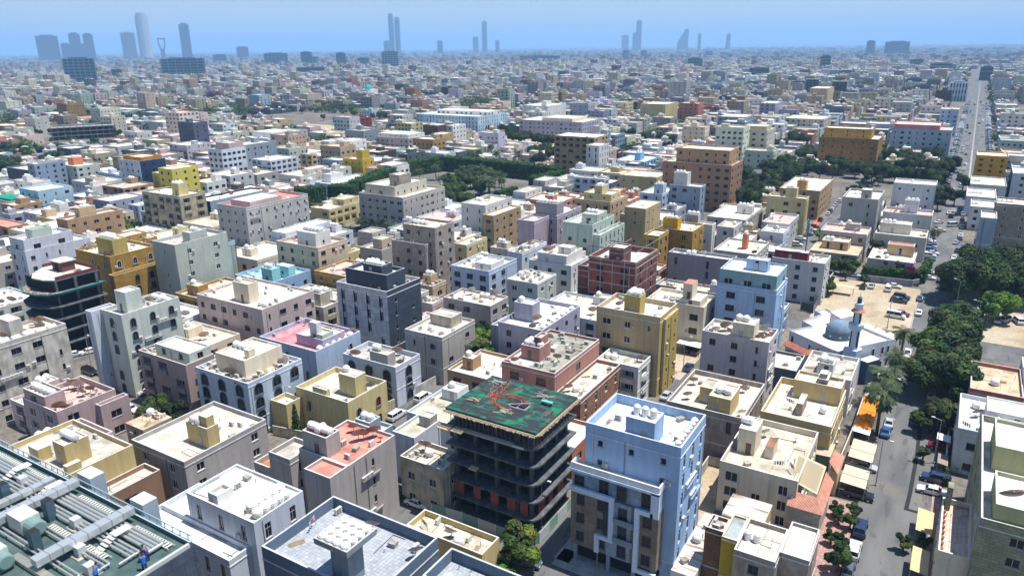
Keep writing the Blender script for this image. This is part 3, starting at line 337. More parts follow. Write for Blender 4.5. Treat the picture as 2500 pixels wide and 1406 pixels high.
('bluefaced','bright blue-walled office box with dark strip windows','bright blue office',[(-177.68,-159.21,408.6,432.98,0,10.0,'skyblue','white',{'w':'b','sp':4.0,'pr':0.5}),(-167.72,-163.88,414.23,420.19,9.5,14.0,'skyblue','white',{'w':'n','tk':2.0,'pr':0.2})]),
('brownhotel','big brown stepped hotel with tan upper floors','brown stepped hotel',[(-123.07,-90.19,340.45,360.31,0,22.0,'brownstone','cream',{'w':'p','sp':3.8,'pr':0.7}),(-117.17,-91.93,341.76,357.52,21.3,28.5,'tanbrown','cream',{'w':'p','sp':4.0,'pr':0.8})]),
('talltanapts','tall tan apartment block with stacked balconies and white end','tall tan apartments',[(-211.98,-185.18,395.72,414.49,0,24.0,'tanstone','white',{'w':'h','sp':4.0,'pr':0.4}),(-185.18,-177.07,384.39,397.97,0,21.0,'whitegrey','white',{'w':'v','sp':3.0,'pr':0.6})]),
('greyoffice','cream-grey block with six framed balconies','framed-balcony block',[(-38.02,-25.34,308.83,329.76,0,18.0,'greystone2','cream',{'w':'p','sp':4.0,'tr':4.0,'pr':1.0}),(-31.79,-28.31,310.86,315.58,17.0,21.0,'greystone2','cream',{'w':'n','pr':0.2})]),
('navyhalf','white and charcoal half-and-half block beside the street','charcoal-and-white block',[(-25.29,-8.52,370.54,383.92,0,15.0,'halfnavy','cream',{'w':'s','sp':5.0,'ra':4.0,'pr':0.8})]),
('pinkroofcorner','white corner block with pale pink roof and white stair box','pink-roofed corner block',[(-23.9,-6.92,317.31,328.62,0,12.0,'whitegrey','pinkroof',{'w':'p','sp':6.0,'pr':1.0}),(-17.08,-12.33,323.63,327.93,11.0,16.0,'whiteblue','white',{'w':'n','tk':3.0,'pr':0.3})]),
('whiteyard','low white stepped house with laundry-filled roof','laundry-roofed house',[(-23.53,-6.96,291.76,305.03,0,9.0,'offwhite','cream',{'w':'s','sp':5.0,'ra':8.0,'pr':0.8,'tk':3.0,'jk':6.0}),(-22.68,-12.49,296.92,302.56,8.2,12.0,'offwhite','cream',{'w':'n','pr':0.2})]),
('hippedvilla','villa with broad tan sloping skirt roofs','tan skirt-roofed villa',[(-41.3,-25.68,267.09,280.35,0,6.0,'stonegrey','tan',{'w':'b','sp':5.0,'pr':0.0}),(-38.3,-29.66,271.79,278.27,6.0,9.0,'tan','cream',{'w':'v','sp':3.0,'pr':0.4,'tk':2.0})]),
('gardenvilla','pink-trimmed garden villa enclosed by tall green hedge','hedged garden villa',[(-22.57,-8.73,266.37,281.53,0,6.0,'pinkwhite','cream',{'w':'b','sp':5.0,'pr':0.3}),(-17.66,-9.61,274.72,279.03,5.7,9.5,'tan','salmontile',{'w':'v','sp':4.0,'pr':0.2})]),
('maroonboxwhite','white block with maroon rooftop room and roof machinery','maroon-topped white block',[(-45.34,-30.21,226.15,236.5,0,13.0,'whitegrey','cream',{'w':'p','sp':4.0,'ra':3.0,'pr':0.8}),(-44.99,-35.39,226.98,230.29,12.2,15.25,'maroon','whitelilac',{'w':'n','pr':0.1})]),
('orangecube','bright orange-yellow block beside the avenue','orange-yellow block',[(5.76,20.45,476.27,496.72,0,16.0,'orangeyellow','cream',{'w':'p','sp':4.0,'pr':1.0})]),
('creamleft','cream yellow block with pinkish rear terrace','pink-terraced cream block',[(-67.41,-51.92,313.25,319.48,0,15.0,'creamyellow','cream',{'w':'p','sp':4.0,'pr':0.8}),(-60.42,-56.07,314.31,317.54,14.2,18.75,'creamyellow','cream',{'w':'n','pr':0.2,'tk':2.0})]),
('tanstreet','long tan block with orange tank room and regular windows','long tan block',[(-69.03,-51.87,344.55,380.29,0,13.0,'tanstone','cream',{'w':'p','sp':4.0,'pr':0.6}),(-61.97,-58.02,345.75,350.51,12.4,16.75,'orangelight','cream',{'w':'n','pr':0.2,'tk':3.0})]),
('whiteterr','white-grey block with pink awning on roof near parked cars','pink-awning block',[(-61.05,-51.86,281.83,300.7,0,11.0,'whitegrey','pinkroof',{'w':'p','sp':4.0,'pr':0.8,'tk':1.0})]),
('blueleft','pale blue-white house with rounded parapet','round-parapet house',[(-59.48,-51.36,271.02,281.68,0,10.0,'whiteblue','cream',{'w':'a','sp':4.0,'pr':0.8,'ra':2.0})]),
('rightbrick','tall grey-brown brick block with rows of window units beside the street','grey-brown brick block',[(13.13,25.01,328.32,341.94,0,17.0,'greybrown','cream',{'w':'p','sp':3.9,'ac':3.0,'pr':0.7,'tk':4.0}),(8.6,13.63,312.98,326.66,0,14.0,'bluegrey','cream',{'w':'n','pr':0.6})]),
('rightstack1','white low house near the orange-yellow block','low house by orange block',[(4.66,19.82,426.93,454.33,0,8.0,'whitegrey','cream',{'w':'s','sp':5.0,'pr':0.7,'tk':3.0})]),
('rightstack2','bluish low house with rendered roof room','bluish low house',[(3.49,15.01,385.15,409.15,0,9.0,'whiteblue','cream',{'w':'s','sp':5.0,'pr':0.7,'tk':4.0})]),
('rightstack3','white cube house with roof tank and balcony','white cube house',[(5.39,14.33,355.75,372.48,0,10.0,'white','cream',{'w':'p','sp':4.0,'pr':0.7,'tk':2.0})]),
('edgenavy','blue and white block at right edge beyond the street','navy edge block',[(21.44,30.02,430.62,454.52,0,14.0,'navywhite','white',{'w':'p','sp':4.0,'pr':0.7})]),
('ochrehotel','huge ochre stone hotel with golden recessed upper storey','huge ochre hotel',[(-78.15,-44.91,491.66,519.48,0,20.0,'ochrebrown','cream',{'w':'s','sp':5.0,'pr':1.0}),(-76.83,-49.85,498.12,513.2,19.0,25.0,'ochre','white',{'w':'s','sp':7.0,'pr':0.8,'tr':'6h'})]),
('pinktophotel','long grey-blue hotel with dark pink top storey and curved shade','pink-topped grey hotel',[(-43.44,-9.12,552.61,581.37,0,21.0,'greyblue','pinkroof',{'w':'p','sp':3.8,'pr':1.0}),(-42.56,-16.19,552.96,578.19,20.0,23.75,'rosepink','cream',{'w':'n','pr':0.8})]),
('creamwide','wide cream apartment block with paired windows and dishes','wide cream block',[(-131.76,-101.25,650.91,685.92,0,16.0,'creamgrey','cream',{'w':'p','sp':4.0,'pr':0.6,'tr':6.0})]),
('darkside','beige-grey block with dark side wall','dark-sided block',[(-184.23,-168.86,781.94,814.74,0,18.0,'lilacgrey','cream',{'w':'p','sp':4.0,'pr':0.6})]),
('bluenavytower','pale blue tower with navy side by the avenue','pale blue navy tower',[(-22.57,-9.32,718.08,739.55,0,22.0,'paleblue','cream',{'w':'p','sp':4.0,'pr':0.8})]),
('beigetower','beige square tower between dark unfinished frames','beige square tower',[(-175.24,-154.71,992.04,1040.22,0,22.0,'tan','cream',{'w':'s','sp':5.0,'pr':0.6})]),
('longlilac','long lilac-grey terrace of apartments with cream rooftop rooms','long lilac terrace',[(-332.29,-272.21,556.36,593.25,0,15.0,'lilacgrey','cream',{'w':'p','sp':4.0,'pr':0.6}),(-310.2,-281.64,557.28,585.68,14.4,17.5,'cream','cream',{'w':'n','pr':0.5})]),
('whitecream','white cream stepped apartments behind the lilac terrace','white cream stepped block',[(-384.07,-355.41,649.38,688.24,0,19.0,'white','cream',{'w':'s','sp':5.0,'pr':0.6}),(-365.64,-360.35,655.33,666.35,18.4,23.0,'white','cream',{'w':'n','pr':0.3})]),
('yellowbrown','yellow block with brown balconied end','yellow brown-ended block',[(-285.29,-259.02,715.41,751.31,0,19.0,'creamyellow','cream',{'w':'s','sp':8.0,'pr':0.8})]),
('maroonfar','dark maroon-topped unfinished-looking block','maroon-topped block',[(-246.98,-224.15,726.86,752.55,0,17.0,'maroon','maroon',{'w':'b','sp':4.0,'pr':0.8})]),
('greyfar','grey-blue apartment block with dark shuttered balconies','grey-blue shuttered block',[(-182.77,-159.81,632.78,663.59,0,17.0,'bluegrey','cream',{'w':'b','sp':4.0,'pr':0.6})]),
('tanfar','low tan arcade building with wide roof','tan arcade building',[(-289.93,-258.02,656.2,674.0,0,10.0,'tanbrown','cream',{'w':'s','sp':4.5,'pr':0.6})]),
('cornercream','cream tower block with paired brown windows','cream tower block',[(-126.3,-109.75,492.94,515.71,0,22.0,'creamgrey','cream',{'w':'p','sp':4.0,'pr':0.6}),(-124.97,-110.78,493.91,507.77,21.4,24.5,'creamyellow','cream',{'w':'n','pr':0.4})]),
('redblock','dark red brick cube with stepped crown','dark red cube',[(-484.41,-463.26,497.61,515.26,0,16.0,'darkred','darkred',{'w':'p','sp':4.0,'pr':0.8}),(-477.1,-472.5,497.96,514.91,15.2,17.5,'darkred','darkred',{'w':'n','pr':0.5})]),
('archwhite','white building with large pointed arch doorway','pointed-arch white building',[(-483.37,-454.47,541.14,568.24,0,9.0,'white','cream',{'w':'a','sp':6.0,'pr':0.8})]),
('ushapewhite','long white office building with dark glass front','long white office',[(-436.15,-368.09,545.79,593.92,0,17.0,'aquawhite','white',{'w':'v','sp':3.4,'pr':0.8}),(-425.24,-368.84,562.59,583.76,16.2,19.75,'white','white',{'w':'b','sp':5.0,'pr':0.5})]),
('darkglass','dark brown glass block with ochre lower front','dark brown glass block',[(-362.17,-348.0,460.67,478.99,0,18.0,'darkbrown','cream',{'w':'s','sp':5.0,'tk':4.0,'pr':0.8}),(-340.83,-330.55,442.72,457.39,0,14.0,'mustardstone','cream',{'w':'s','sp':5.0,'pr':0.5})]),
('whiteslab','white slab with square windows beside the dark brown block','square-windowed white slab',[(-347.85,-341.63,471.51,489.24,0,17.0,'white','cream',{'w':'p','sp':4.0,'pr':0.6,'tk':2.0})]),
('widewhite','wide white block with two rows of square windows','wide two-row white block',[(-467.64,-442.18,377.4,405.78,0,12.0,'whiteblue','white',{'w':'p','sp':4.0,'pr':0.5}),(-466.09,-445.51,384.01,405.43,11.5,15.5,'white','white',{'w':'n','pr':0.3})]),
('longbeige','long grey-beige apartment block with white end','long grey-beige block',[(-365.96,-335.85,409.88,432.33,0,14.0,'greystone','cream',{'w':'p','sp':4.0,'pr':0.6}),(-365.16,-337.16,411.75,430.29,13.4,16.5,'white','white',{'w':'s','sp':4.5,'pr':0.4})]),
('archrow','white block with row of arched openings','arched-row white block',[(-402.11,-393.12,390.86,403.36,0,11.0,'white','cream',{'w':'a','sp':4.0,'pr':0.6})]),
('midwhite','white cube with stacked balconies behind mustard block','stacked-balcony cube',[(-369.56,-357.52,374.02,390.68,0,15.0,'white','cream',{'w':'p','sp':4.0,'pr':0.6,'tk':3.0})]),
('brownvilla','sandy brown arched palace-like building at left edge','arched brown palace',[(-798.75,-765.27,370.12,397.12,0,9.0,'ochre','cream',{'w':'a','sp':5.0,'pr':0.8}),(-804.51,-775.72,354.3,370.06,0,9.0,'ochre','cream',{'w':'a','sp':5.0,'pr':0.8})]),
('pinkrow1','long pink terrace house row with cream roof','first pink terrace row',[(-916.21,-854.6,458.76,475.61,0,8.0,'rosewall','cream',{'w':'s','sp':4.0,'pr':0.3})]),
('pinkrow2','second long pink terrace row near the awning','second pink terrace row',[(-926.86,-857.5,533.84,548.48,0,8.0,'rosewall','cream',{'w':'s','sp':4.0,'pr':0.3})]),
('peachvilla','peach villa with shallow tiled roof','peach villa',[(-831.28,-806.81,446.18,477.96,0,7.0,'pinkwhite','salmontile',{'w':'s','sp':5.0,'pr':0.2})]),
('awninghall','hall covered by cream scalloped awnings','awning-covered hall',[(-758.29,-716.96,431.91,468.43,0,6.0,'darkred','cream',{'w':'n','pr':0.2})]),
('lilacwall','lilac-white civic building with dark panels','lilac civic building',[(-668.4,-645.95,430.13,447.03,0,11.0,'lilacwhite','cream',{'w':'v','sp':8.0,'pr':0.5})]),
('sandterrace','sun-bleached low cream roof terrace across from the dark unfinished block','low cream roof terrace',[(-63.57,-49.82,72.19,76.78,0,6.5,'sand','oldcream',{'w':'s','sp':5.0,'pr':1.0,'ra':1.0})]),
('slattedstrip','white ribbed lean-to roof strip beside the zigzag-framed blue block','white ribbed lean-to',[(-26.68,-23.33,85.79,101.38,0,4.0,'white','rustwhite',{'w':'n','pr':0.0})]),
('tanshed','taupe flat shed roof tucked between sand-walled and grey bare-roofed blocks','taupe shed',[(-131.96,-126.18,70.0,76.15,0,6.0,'taupe','tan',{'w':'s','sp':4.0,'pr':0.0})]),
('bayvilla','white-roofed weathered house with terracotta-capped bays behind the ornate block','terracotta-bayed house',[(-150.96,-138.45,130.07,136.23,0,10.0,'stone','white',{'w':'h','sp':4.0,'pr':0.7,'ds':3.0,'tk':0.0,'ac':1.0}),(-145.2,-140.57,131.4,134.92,9.3,13.0,'stone','white',{'w':'s','sp':3.0,'pr':0.4,'tk':'2h'})]),
('greencanopy','grey-white block carrying a green roof awning at left edge','green-awning block',[(-385.72,-369.16,163.92,173.17,0,10.0,'whitegrey','white',{'w':'s','sp':5.0,'pr':0.6}),(-385.37,-369.51,164.27,171.93,9.4,11.0,'greenawn','greenawn',{'w':'n','pr':0.0})]),
('redroofbrown','orange-brown block with red pitched-looking roof at left edge','red-roofed brown block',[(-338.88,-310.35,134.77,142.09,0,11.0,'tanbrown','salmon',{'w':'h','sp':4.0,'pr':0.5})]),
('tanktopwhite','low white house with tank dome and rusty dish rows','tank-domed white house',[(-346.41,-325.34,157.89,167.23,0,9.0,'lilacwhite','white',{'w':'s','sp':4.0,'pr':0.7,'ds':8.0}),(-333.07,-325.83,163.02,166.88,8.3,13.25,'white','white',{'w':'s','sp':3.0,'pr':0.3,'tk':4.0})]),
('dishroofblue','lilac-blue house with dark dishes on rounded roof','lilac-blue dish house',[(-342.57,-328.92,186.61,204.03,0,10.0,'lilacgrey','cream',{'w':'p','sp':4.0,'pr':0.7,'ds':4.0})]),
('slimblue','slim pale blue house with dark red doorframes','slim pale blue house',[(-320.07,-312.45,189.81,197.98,0,9.0,'paleblue','cream',{'w':'v','sp':3.0,'pr':0.5})]),
('roundbrown','long low whitish house with brown roof rooms','long whitish house',[(-415.28,-393.07,216.84,232.97,0,8.0,'whiteblue','cream',{'w':'v','sp':3.0,'pr':0.5}),(-402.33,-394.41,217.19,223.95,7.5,10.5,'cream','brown',{'w':'s','sp':4.0,'pr':0.3,'tk':3.0})]),
('generatorroof','bright white low roof with green generator cylinder','generator-roofed building',[(-283.4,-270.71,163.14,175.69,0,6.5,'white','white',{'w':'s','sp':5.0,'pr':0.5,'ra':4.0,'tk':1.0})]),
('lowstonelong','long low stone-grey house with broad cream roof near street trees','long stone-grey house',[(-85.0,-69.65,289.82,318.27,0,9.0,'stonegrey','cream',{'w':'s','sp':5.0,'pr':0.6,'tk':3.0,'ra':4.0}),(-76.77,-70.62,302.78,306.99,8.4,12.0,'white','cream',{'w':'s','sp':3.0,'pr':0.3})]),
('roundparapet','weathered grey-white house with curved red-capped stair box','red-capped stair house',[(-66.06,-52.31,235.4,253.5,0,10.5,'stonegrey','cream',{'w':'a','sp':4.0,'pr':0.7,'ds':6.0,'tk':2.0}),(-58.83,-57.23,242.52,245.17,9.8,15.0,'salmontile','cream',{'w':'n','pr':0.1})]),
('greycratehouse','grey-white house with crate-strewn flat roof','crate-strewn house',[(-74.33,-67.99,266.64,278.3,0,11.0,'whitegrey','oldcream',{'w':'p','sp':4.0,'pr':0.5,'ra':8.0})]),
]
TREE_SPOTS = [('big',2.5,208.9,None,10,'street'),('big',7.0,204.9,None,10,'street'),('big',5.2,215.5,None,10,'street'),('big',2.2,180.4,None,10,'street'),('big',5.9,180.3,None,10,'street'),('big',0.6,173.6,None,10,'street'),('big',4.5,172.4,None,10,'street'),('big',1.2,190.2,None,10,'street'),('big',4.6,192.9,None,10,'street'),('big',6.6,187.6,None,10,'street'),('mid',4.0,157.3,None,7,'street'),('mid',2.2,155.7,None,7,'street'),('mid',5.5,159.4,None,7,'street'),('big',7.4,261.2,'d',12,'grove'),('big',13.0,271.0,'d',12,'grove'),('big',18.8,278.3,'d',12,'grove'),('big',6.3,247.1,'d',12,'grove'),('big',11.0,249.8,'d',12,'grove'),('big',17.0,257.9,'d',12,'grove'),('big',20.7,266.1,'d',12,'grove'),('big',14.8,278.9,'d',12,'grove'),('big',4.5,252.1,'d',12,'grove'),('big',9.6,273.2,'d',12,'grove'),('big',20.8,254.1,'d',12,'grove'),('big',15.0,236.2,'b',9,'lime'),('mid',12.0,229.9,'b',8,'lime'),('mid',-0.7,406.6,None,9,'roadside'),('mid',-6.9,409.3,None,9,'roadside'),('mid',-7.0,391.6,None,9,'roadside'),('mid',1.9,450.5,None,9,'roadside'),('mid',-27.6,303.6,None,6,'garden'),('mid',-21.1,291.3,None,6,'garden'),('mid',-18.9,270.5,None,6,'garden'),('mid',-16.0,267.8,None,6,'garden'),('mid',-32.1,263.2,None,6,'garden'),('mid',-27.7,262.7,None,6,'garden'),('mid',-30.0,262.8,None,6,'garden'),('mid',-26.4,264.9,None,6,'garden'),('mid',-12.6,268.2,None,6,'garden'),('mid',-30.9,235.7,None,6,'garden'),('small',-27.5,255.9,None,4,'garden'),('small',-21.4,252.7,None,4,'garden'),('small',-31.1,246.0,None,4,'garden'),('mid',-44.1,304.8,'b',5,'garden'),('palm',-5.1,316.3,None,7,'roadside'),('big',-99.5,456.2,'d',10,'belt'),('big',-94.6,473.1,'d',10,'belt'),('big',-82.3,442.8,'d',10,'belt'),('big',-84.7,402.0,'d',10,'belt'),('big',-80.9,376.5,'d',10,'belt'),('big',-86.8,513.6,'d',10,'belt'),('big',-81.5,474.9,'d',10,'belt'),('big',-80.3,419.4,'d',10,'belt'),('big',-69.5,453.7,'d',10,'belt'),('big',-62.6,475.2,'d',10,'belt'),('big',-52.4,466.9,'d',10,'belt'),('big',-53.6,499.0,'d',10,'belt'),('big',-48.6,506.5,'d',10,'belt'),('big',-62.4,515.1,'d',10,'belt'),('big',-42.3,455.2,'d',10,'belt'),('big',-38.2,478.7,'d',10,'belt'),('big',-31.2,460.9,'d',10,'belt'),('big',-41.7,525.6,'d',10,'belt'),('big',-33.1,529.9,'d',10,'belt'),('big',-22.4,461.4,'d',10,'belt'),('big',-16.5,456.6,'d',10,'belt'),('big',-13.5,487.0,'d',10,'belt'),('big',-8.5,494.0,'d',10,'belt'),('big',-5.5,513.9,'d',10,'belt'),('big',-16.8,543.5,'d',10,'belt'),('big',-24.7,518.7,'d',10,'belt'),('big',-28.8,483.5,'d',10,'belt'),('big',-9.4,452.7,'d',10,'belt'),('big',-18.6,493.2,'d',10,'belt'),('big',-70.5,495.4,'d',10,'belt'),('mid',-44.3,447.8,None,6,'belt'),('mid',-38.0,447.3,None,6,'belt'),('mid',-73.4,421.1,None,6,'belt'),('mid',-78.7,425.9,None,6,'belt'),('mid',-68.5,423.7,None,6,'belt'),('mid',-43.1,412.3,None,6,'belt'),('mid',-39.0,411.1,None,6,'belt'),('mid',-47.2,413.5,None,6,'belt'),('palm',-62.5,454.5,None,9,'belt'),('palm',-80.1,449.7,None,9,'belt'),('big',-97.8,381.5,'d',10,'belt'),('big',-102.0,414.1,'d',10,'belt'),('big',-87.9,373.2,'d',10,'belt'),('big',-89.2,395.5,'d',10,'belt'),('big',-90.5,420.1,'d',10,'belt'),('big',-92.8,447.2,'d',10,'belt'),('big',-81.8,414.2,'d',10,'belt'),('big',-91.8,472.6,'d',10,'belt'),('big',-89.8,359.5,'d',10,'belt'),('big',-88.9,508.9,'d',10,'belt'),('big',-90.0,539.3,'d',10,'belt'),('big',-77.5,461.1,'d',10,'belt'),('big',-112.5,601.5,'d',10,'belt'),('big',-115.3,561.4,'d',10,'belt'),('big',-105.3,585.1,'d',10,'belt'),('big',-80.9,381.3,'d',10,'belt'),('big',-81.6,355.8,'d',10,'belt'),('big',-82.4,343.8,'d',10,'belt'),('big',-460.8,573.3,'d',9,'avenue'),('big',-447.6,570.5,'d',9,'avenue'),('big',-389.0,556.2,'d',9,'avenue'),('big',-382.9,559.1,'d',9,'avenue'),('big',-372.2,556.3,'d',9,'avenue'),('big',-370.0,565.1,'d',9,'avenue'),('big',-390.2,614.9,'d',9,'avenue'),('big',-353.5,565.1,'d',9,'avenue'),('big',-334.2,544.7,'d',9,'avenue'),('big',-326.6,514.3,'d',9,'avenue'),('big',-312.7,514.6,'d',9,'avenue'),('big',-305.0,512.0,'d',9,'avenue'),('big',-304.9,524.8,'d',9,'avenue'),('big',-289.9,513.2,'d',9,'avenue'),('big',-279.4,506.2,'d',9,'avenue'),('big',-297.0,562.4,'d',9,'avenue'),('big',-250.9,441.8,'d',9,'avenue'),('big',-255.8,463.4,'d',9,'avenue'),('big',-240.4,447.1,'d',9,'avenue'),('big',-234.0,415.3,'d',9,'avenue'),('big',-260.9,455.9,'d',9,'avenue'),('big',-307.9,523.4,'d',9,'avenue'),('big',-275.5,508.2,'d',9,'avenue'),('palm',-251.1,419.3,None,9,'palms'),('palm',-261.7,409.7,None,9,'palms'),('palm',-272.8,404.0,None,9,'palms'),('palm',-276.6,402.1,None,9,'palms'),('palm',-287.5,442.7,None,9,'palms'),('big',-215.1,561.2,'d',8,'avenue'),('big',-210.6,574.2,'d',8,'avenue'),('big',-197.2,559.6,'d',8,'avenue'),('big',-245.9,579.7,'d',8,'avenue'),('big',-243.7,592.6,'d',8,'avenue'),('big',-227.4,577.1,'d',8,'avenue'),('big',-187.2,525.7,'d',8,'avenue'),('palm',-252.7,356.7,None,8,'palmgarden'),('palm',-245.8,355.2,None,8,'palmgarden'),('palm',-238.6,353.9,None,8,'palmgarden'),('palm',-232.0,350.8,None,8,'palmgarden'),('palm',-224.1,345.4,None,8,'palmgarden'),('palm',-219.4,344.8,None,8,'palmgarden'),('palm',-216.9,346.1,None,8,'palmgarden'),('palm',-246.7,343.1,None,8,'palmgarden'),('palm',-231.1,338.6,None,8,'palmgarden'),('palm',-222.6,334.0,None,8,'palmgarden'),('palm',-216.0,328.8,None,8,'palmgarden'),('palm',-241.6,345.8,None,8,'palmgarden'),('palm',-214.3,332.6,None,8,'palmgarden'),('palm',-208.5,330.0,None,8,'palmgarden'),('palm',-267.8,335.4,None,8,'palmgarden'),('palm',-264.8,347.0,None,8,'palmgarden'),('palm',-242.3,320.8,None,8,'palmgarden'),('palm',-216.4,323.0,None,8,'palmgarden'),('palm',-208.6,318.9,None,8,'palmgarden'),('big',-239.3,338.2,None,8,'palmgarden'),('big',-236.8,327.6,None,8,'palmgarden'),('big',-243.1,330.2,None,8,'palmgarden'),('big',-223.3,312.4,None,8,'palmgarden'),('big',-231.0,333.5,None,8,'palmgarden'),('big',-210.9,284.5,None,8,'palmgarden'),('big',-207.0,286.6,None,8,'palmgarden'),('big',-203.1,288.6,None,8,'palmgarden'),('big',-219.4,294.1,None,8,'palmgarden'),('big',-222.6,304.9,None,8,'palmgarden'),('big',-215.1,319.4,None,8,'palmgarden'),('palm',-214.1,227.0,None,6,'villapalms'),('palm',-209.9,228.2,None,6,'villapalms'),('palm',-204.8,227.7,None,6,'villapalms'),('palm',-197.2,225.5,None,6,'villapalms'),('palm',-192.2,224.1,None,6,'villapalms'),('palm',-215.2,215.6,None,6,'villapalms'),('palm',-207.4,211.7,None,6,'villapalms'),('palm',-217.9,183.2,None,6,'villapalms'),('palm',-217.3,179.1,None,6,'villapalms'),('mid',-225.5,216.9,None,6,'villapalms'),('mid',-261.2,243.7,None,6,'villapalms'),('mid',-253.3,240.0,None,6,'villapalms'),('big',-635.8,286.0,None,8,'leftpark'),('big',-629.1,289.4,None,8,'leftpark'),('big',-628.0,295.4,None,8,'leftpark'),('big',-589.8,278.2,None,8,'leftpark'),('big',-581.5,287.3,None,8,'leftpark'),('big',-590.7,268.0,None,8,'leftpark'),('big',-562.4,250.8,None,8,'leftpark'),('big',-538.8,242.2,None,8,'leftpark'),('big',-542.3,248.5,None,8,'leftpark'),('big',-576.8,275.1,None,8,'leftpark'),('big',-557.2,280.3,None,8,'leftpark'),('big',-547.3,280.7,None,8,'leftpark'),('big',-542.9,269.4,None,8,'leftpark'),('big',-522.2,231.4,None,8,'leftpark'),('big',-518.2,237.2,None,8,'leftpark'),('big',-607.6,294.8,'b',8,'leftpark'),('big',-637.4,301.8,'b',8,'leftpark'),('palm',-619.5,327.8,None,9,'leftpark'),('palm',-609.9,326.4,None,9,'leftpark'),('mid',-722.4,357.4,None,8,'far'),('mid',-654.0,390.3,None,8,'far'),('mid',-653.2,405.6,None,8,'far'),('mid',-629.3,394.9,None,8,'far'),('mid',-644.1,395.0,None,8,'far'),('mid',-611.9,343.9,None,8,'far'),('mid',-718.2,366.9,None,8,'far'),('mid',-1066.0,497.4,None,8,'far'),('mid',-1015.7,505.3,None,8,'far'),('mid',-1035.8,524.8,None,8,'far'),('mid',-1183.9,574.2,None,8,'far'),('mid',-1068.9,525.2,None,8,'far'),('mid',-1093.0,577.9,None,8,'far'),('mid',-1213.6,637.0,None,8,'far'),('mid',-1220.3,675.1,None,8,'far'),('mid',-806.9,466.9,None,8,'far'),('mid',-803.1,489.9,None,8,'far'),('mid',-787.1,497.2,None,8,'far'),('mid',-767.2,408.7,None,8,'far'),('mid',-734.0,510.6,None,8,'far'),('mid',-697.2,487.3,None,8,'far'),('mid',-991.6,707.7,None,8,'far'),('mid',-1006.7,740.0,None,8,'far'),('mid',-912.6,637.8,None,8,'far'),('mid',-1065.6,801.1,'d',8,'far'),('mid',-967.6,736.3,'d',8,'far'),('mid',-1007.1,780.6,'d',8,'far'),('mid',-887.3,697.3,'d',8,'far'),('mid',-952.9,761.6,'d',8,'far'),('mid',-847.1,681.2,'d',8,'far'),('mid',-904.9,743.0,'d',8,'far'),('mid',-827.6,689.4,'d',8,'far'),('mid',-857.9,726.6,'d',8,'far'),('mid',-796.1,687.1,'d',8,'far'),('mid',-773.2,624.5,'d',8,'far'),('mid',-699.8,581.4,'d',8,'far'),('mid',-659.5,534.3,'d',8,'far'),('mid',-659.9,565.6,'d',8,'far'),('mid',-762.8,671.2,'d',8,'far'),('mid',-743.8,665.0,'d',8,'far'),('mid',-723.5,659.7,'d',8,'far'),('mid',-692.3,646.4,'d',8,'far'),('mid',-725.9,716.7,'d',8,'far'),('mid',-705.1,710.5,'d',8,'far'),('mid',-761.2,783.7,'d',8,'far'),('mid',-750.0,788.3,'d',8,'far'),('mid',-680.1,706.6,'d',8,'far'),('mid',-557.8,622.5,'d',8,'far'),('mid',-558.0,633.4,'d',8,'far'),('mid',-545.2,628.1,'d',8,'far'),('mid',-602.0,591.7,'d',8,'far'),('mid',-554.5,562.7,'d',8,'far'),('mid',-624.8,716.1,'d',8,'far'),('mid',-1026.4,816.3,'d',8,'far'),('mid',-731.7,603.5,'d',8,'far'),('mid',-673.5,570.4,'d',8,'far'),('small',-6.6,117.6,None,3,'pave'),('small',-6.7,114.4,None,3,'pave'),('small',-6.8,108.6,None,3,'pave'),('small',-7.0,106.2,None,3,'pave'),('small',2.0,143.2,None,3,'pave'),('small',1.2,112.6,None,3,'pave'),('small',4.0,114.8,None,3,'pave'),('small',-9.0,116.9,None,3,'pave'),('small',-8.4,114.6,None,3,'pave'),('small',-8.6,108.9,None,3,'pave'),('mid',-6.7,102.5,None,4,'pave'),('palm',-5.9,191.2,None,7.5,'mosque'),('palm',-6.0,177.2,None,7.5,'mosque'),('palm',-7.2,164.9,None,7.5,'mosque'),('palm',-6.5,150.2,None,9,'mosque'),('mid',-99.3,146.9,'b',8,'court'),('mid',-94.3,138.8,'b',8,'court'),('palm',-96.7,136.0,None,5.5,'court'),('small',-96.5,134.7,'b',3.5,'court'),('small',-96.4,131.6,'b',3.5,'court'),('small',-96.1,136.6,'b',3.5,'court'),('cypress',-107.0,90.3,None,8,'cyp'),('palm',-88.9,105.6,None,5,'court2'),('small',-91.4,99.3,'b',3,'court2'),('small',-89.8,99.4,'b',3,'court2'),('small',-84.1,95.0,'b',3,'court2'),('mid',-139.1,79.5,None,5.5,'parking'),('mid',-137.9,80.8,None,5.5,'parking'),('mid',-132.6,80.2,None,5.5,'parking'),('mid',-136.3,76.8,None,5.5,'parking'),('mid',-47.8,79.7,'o',7,'corner'),('mid',-48.7,76.7,'b',4.5,'corner'),('small',-30.9,241.0,None,5,'lot'),('small',-30.4,239.9,None,5,'lot'),('mid',-30.5,237.7,None,6,'lot'),('small',-21.3,252.6,None,4,'lot')]
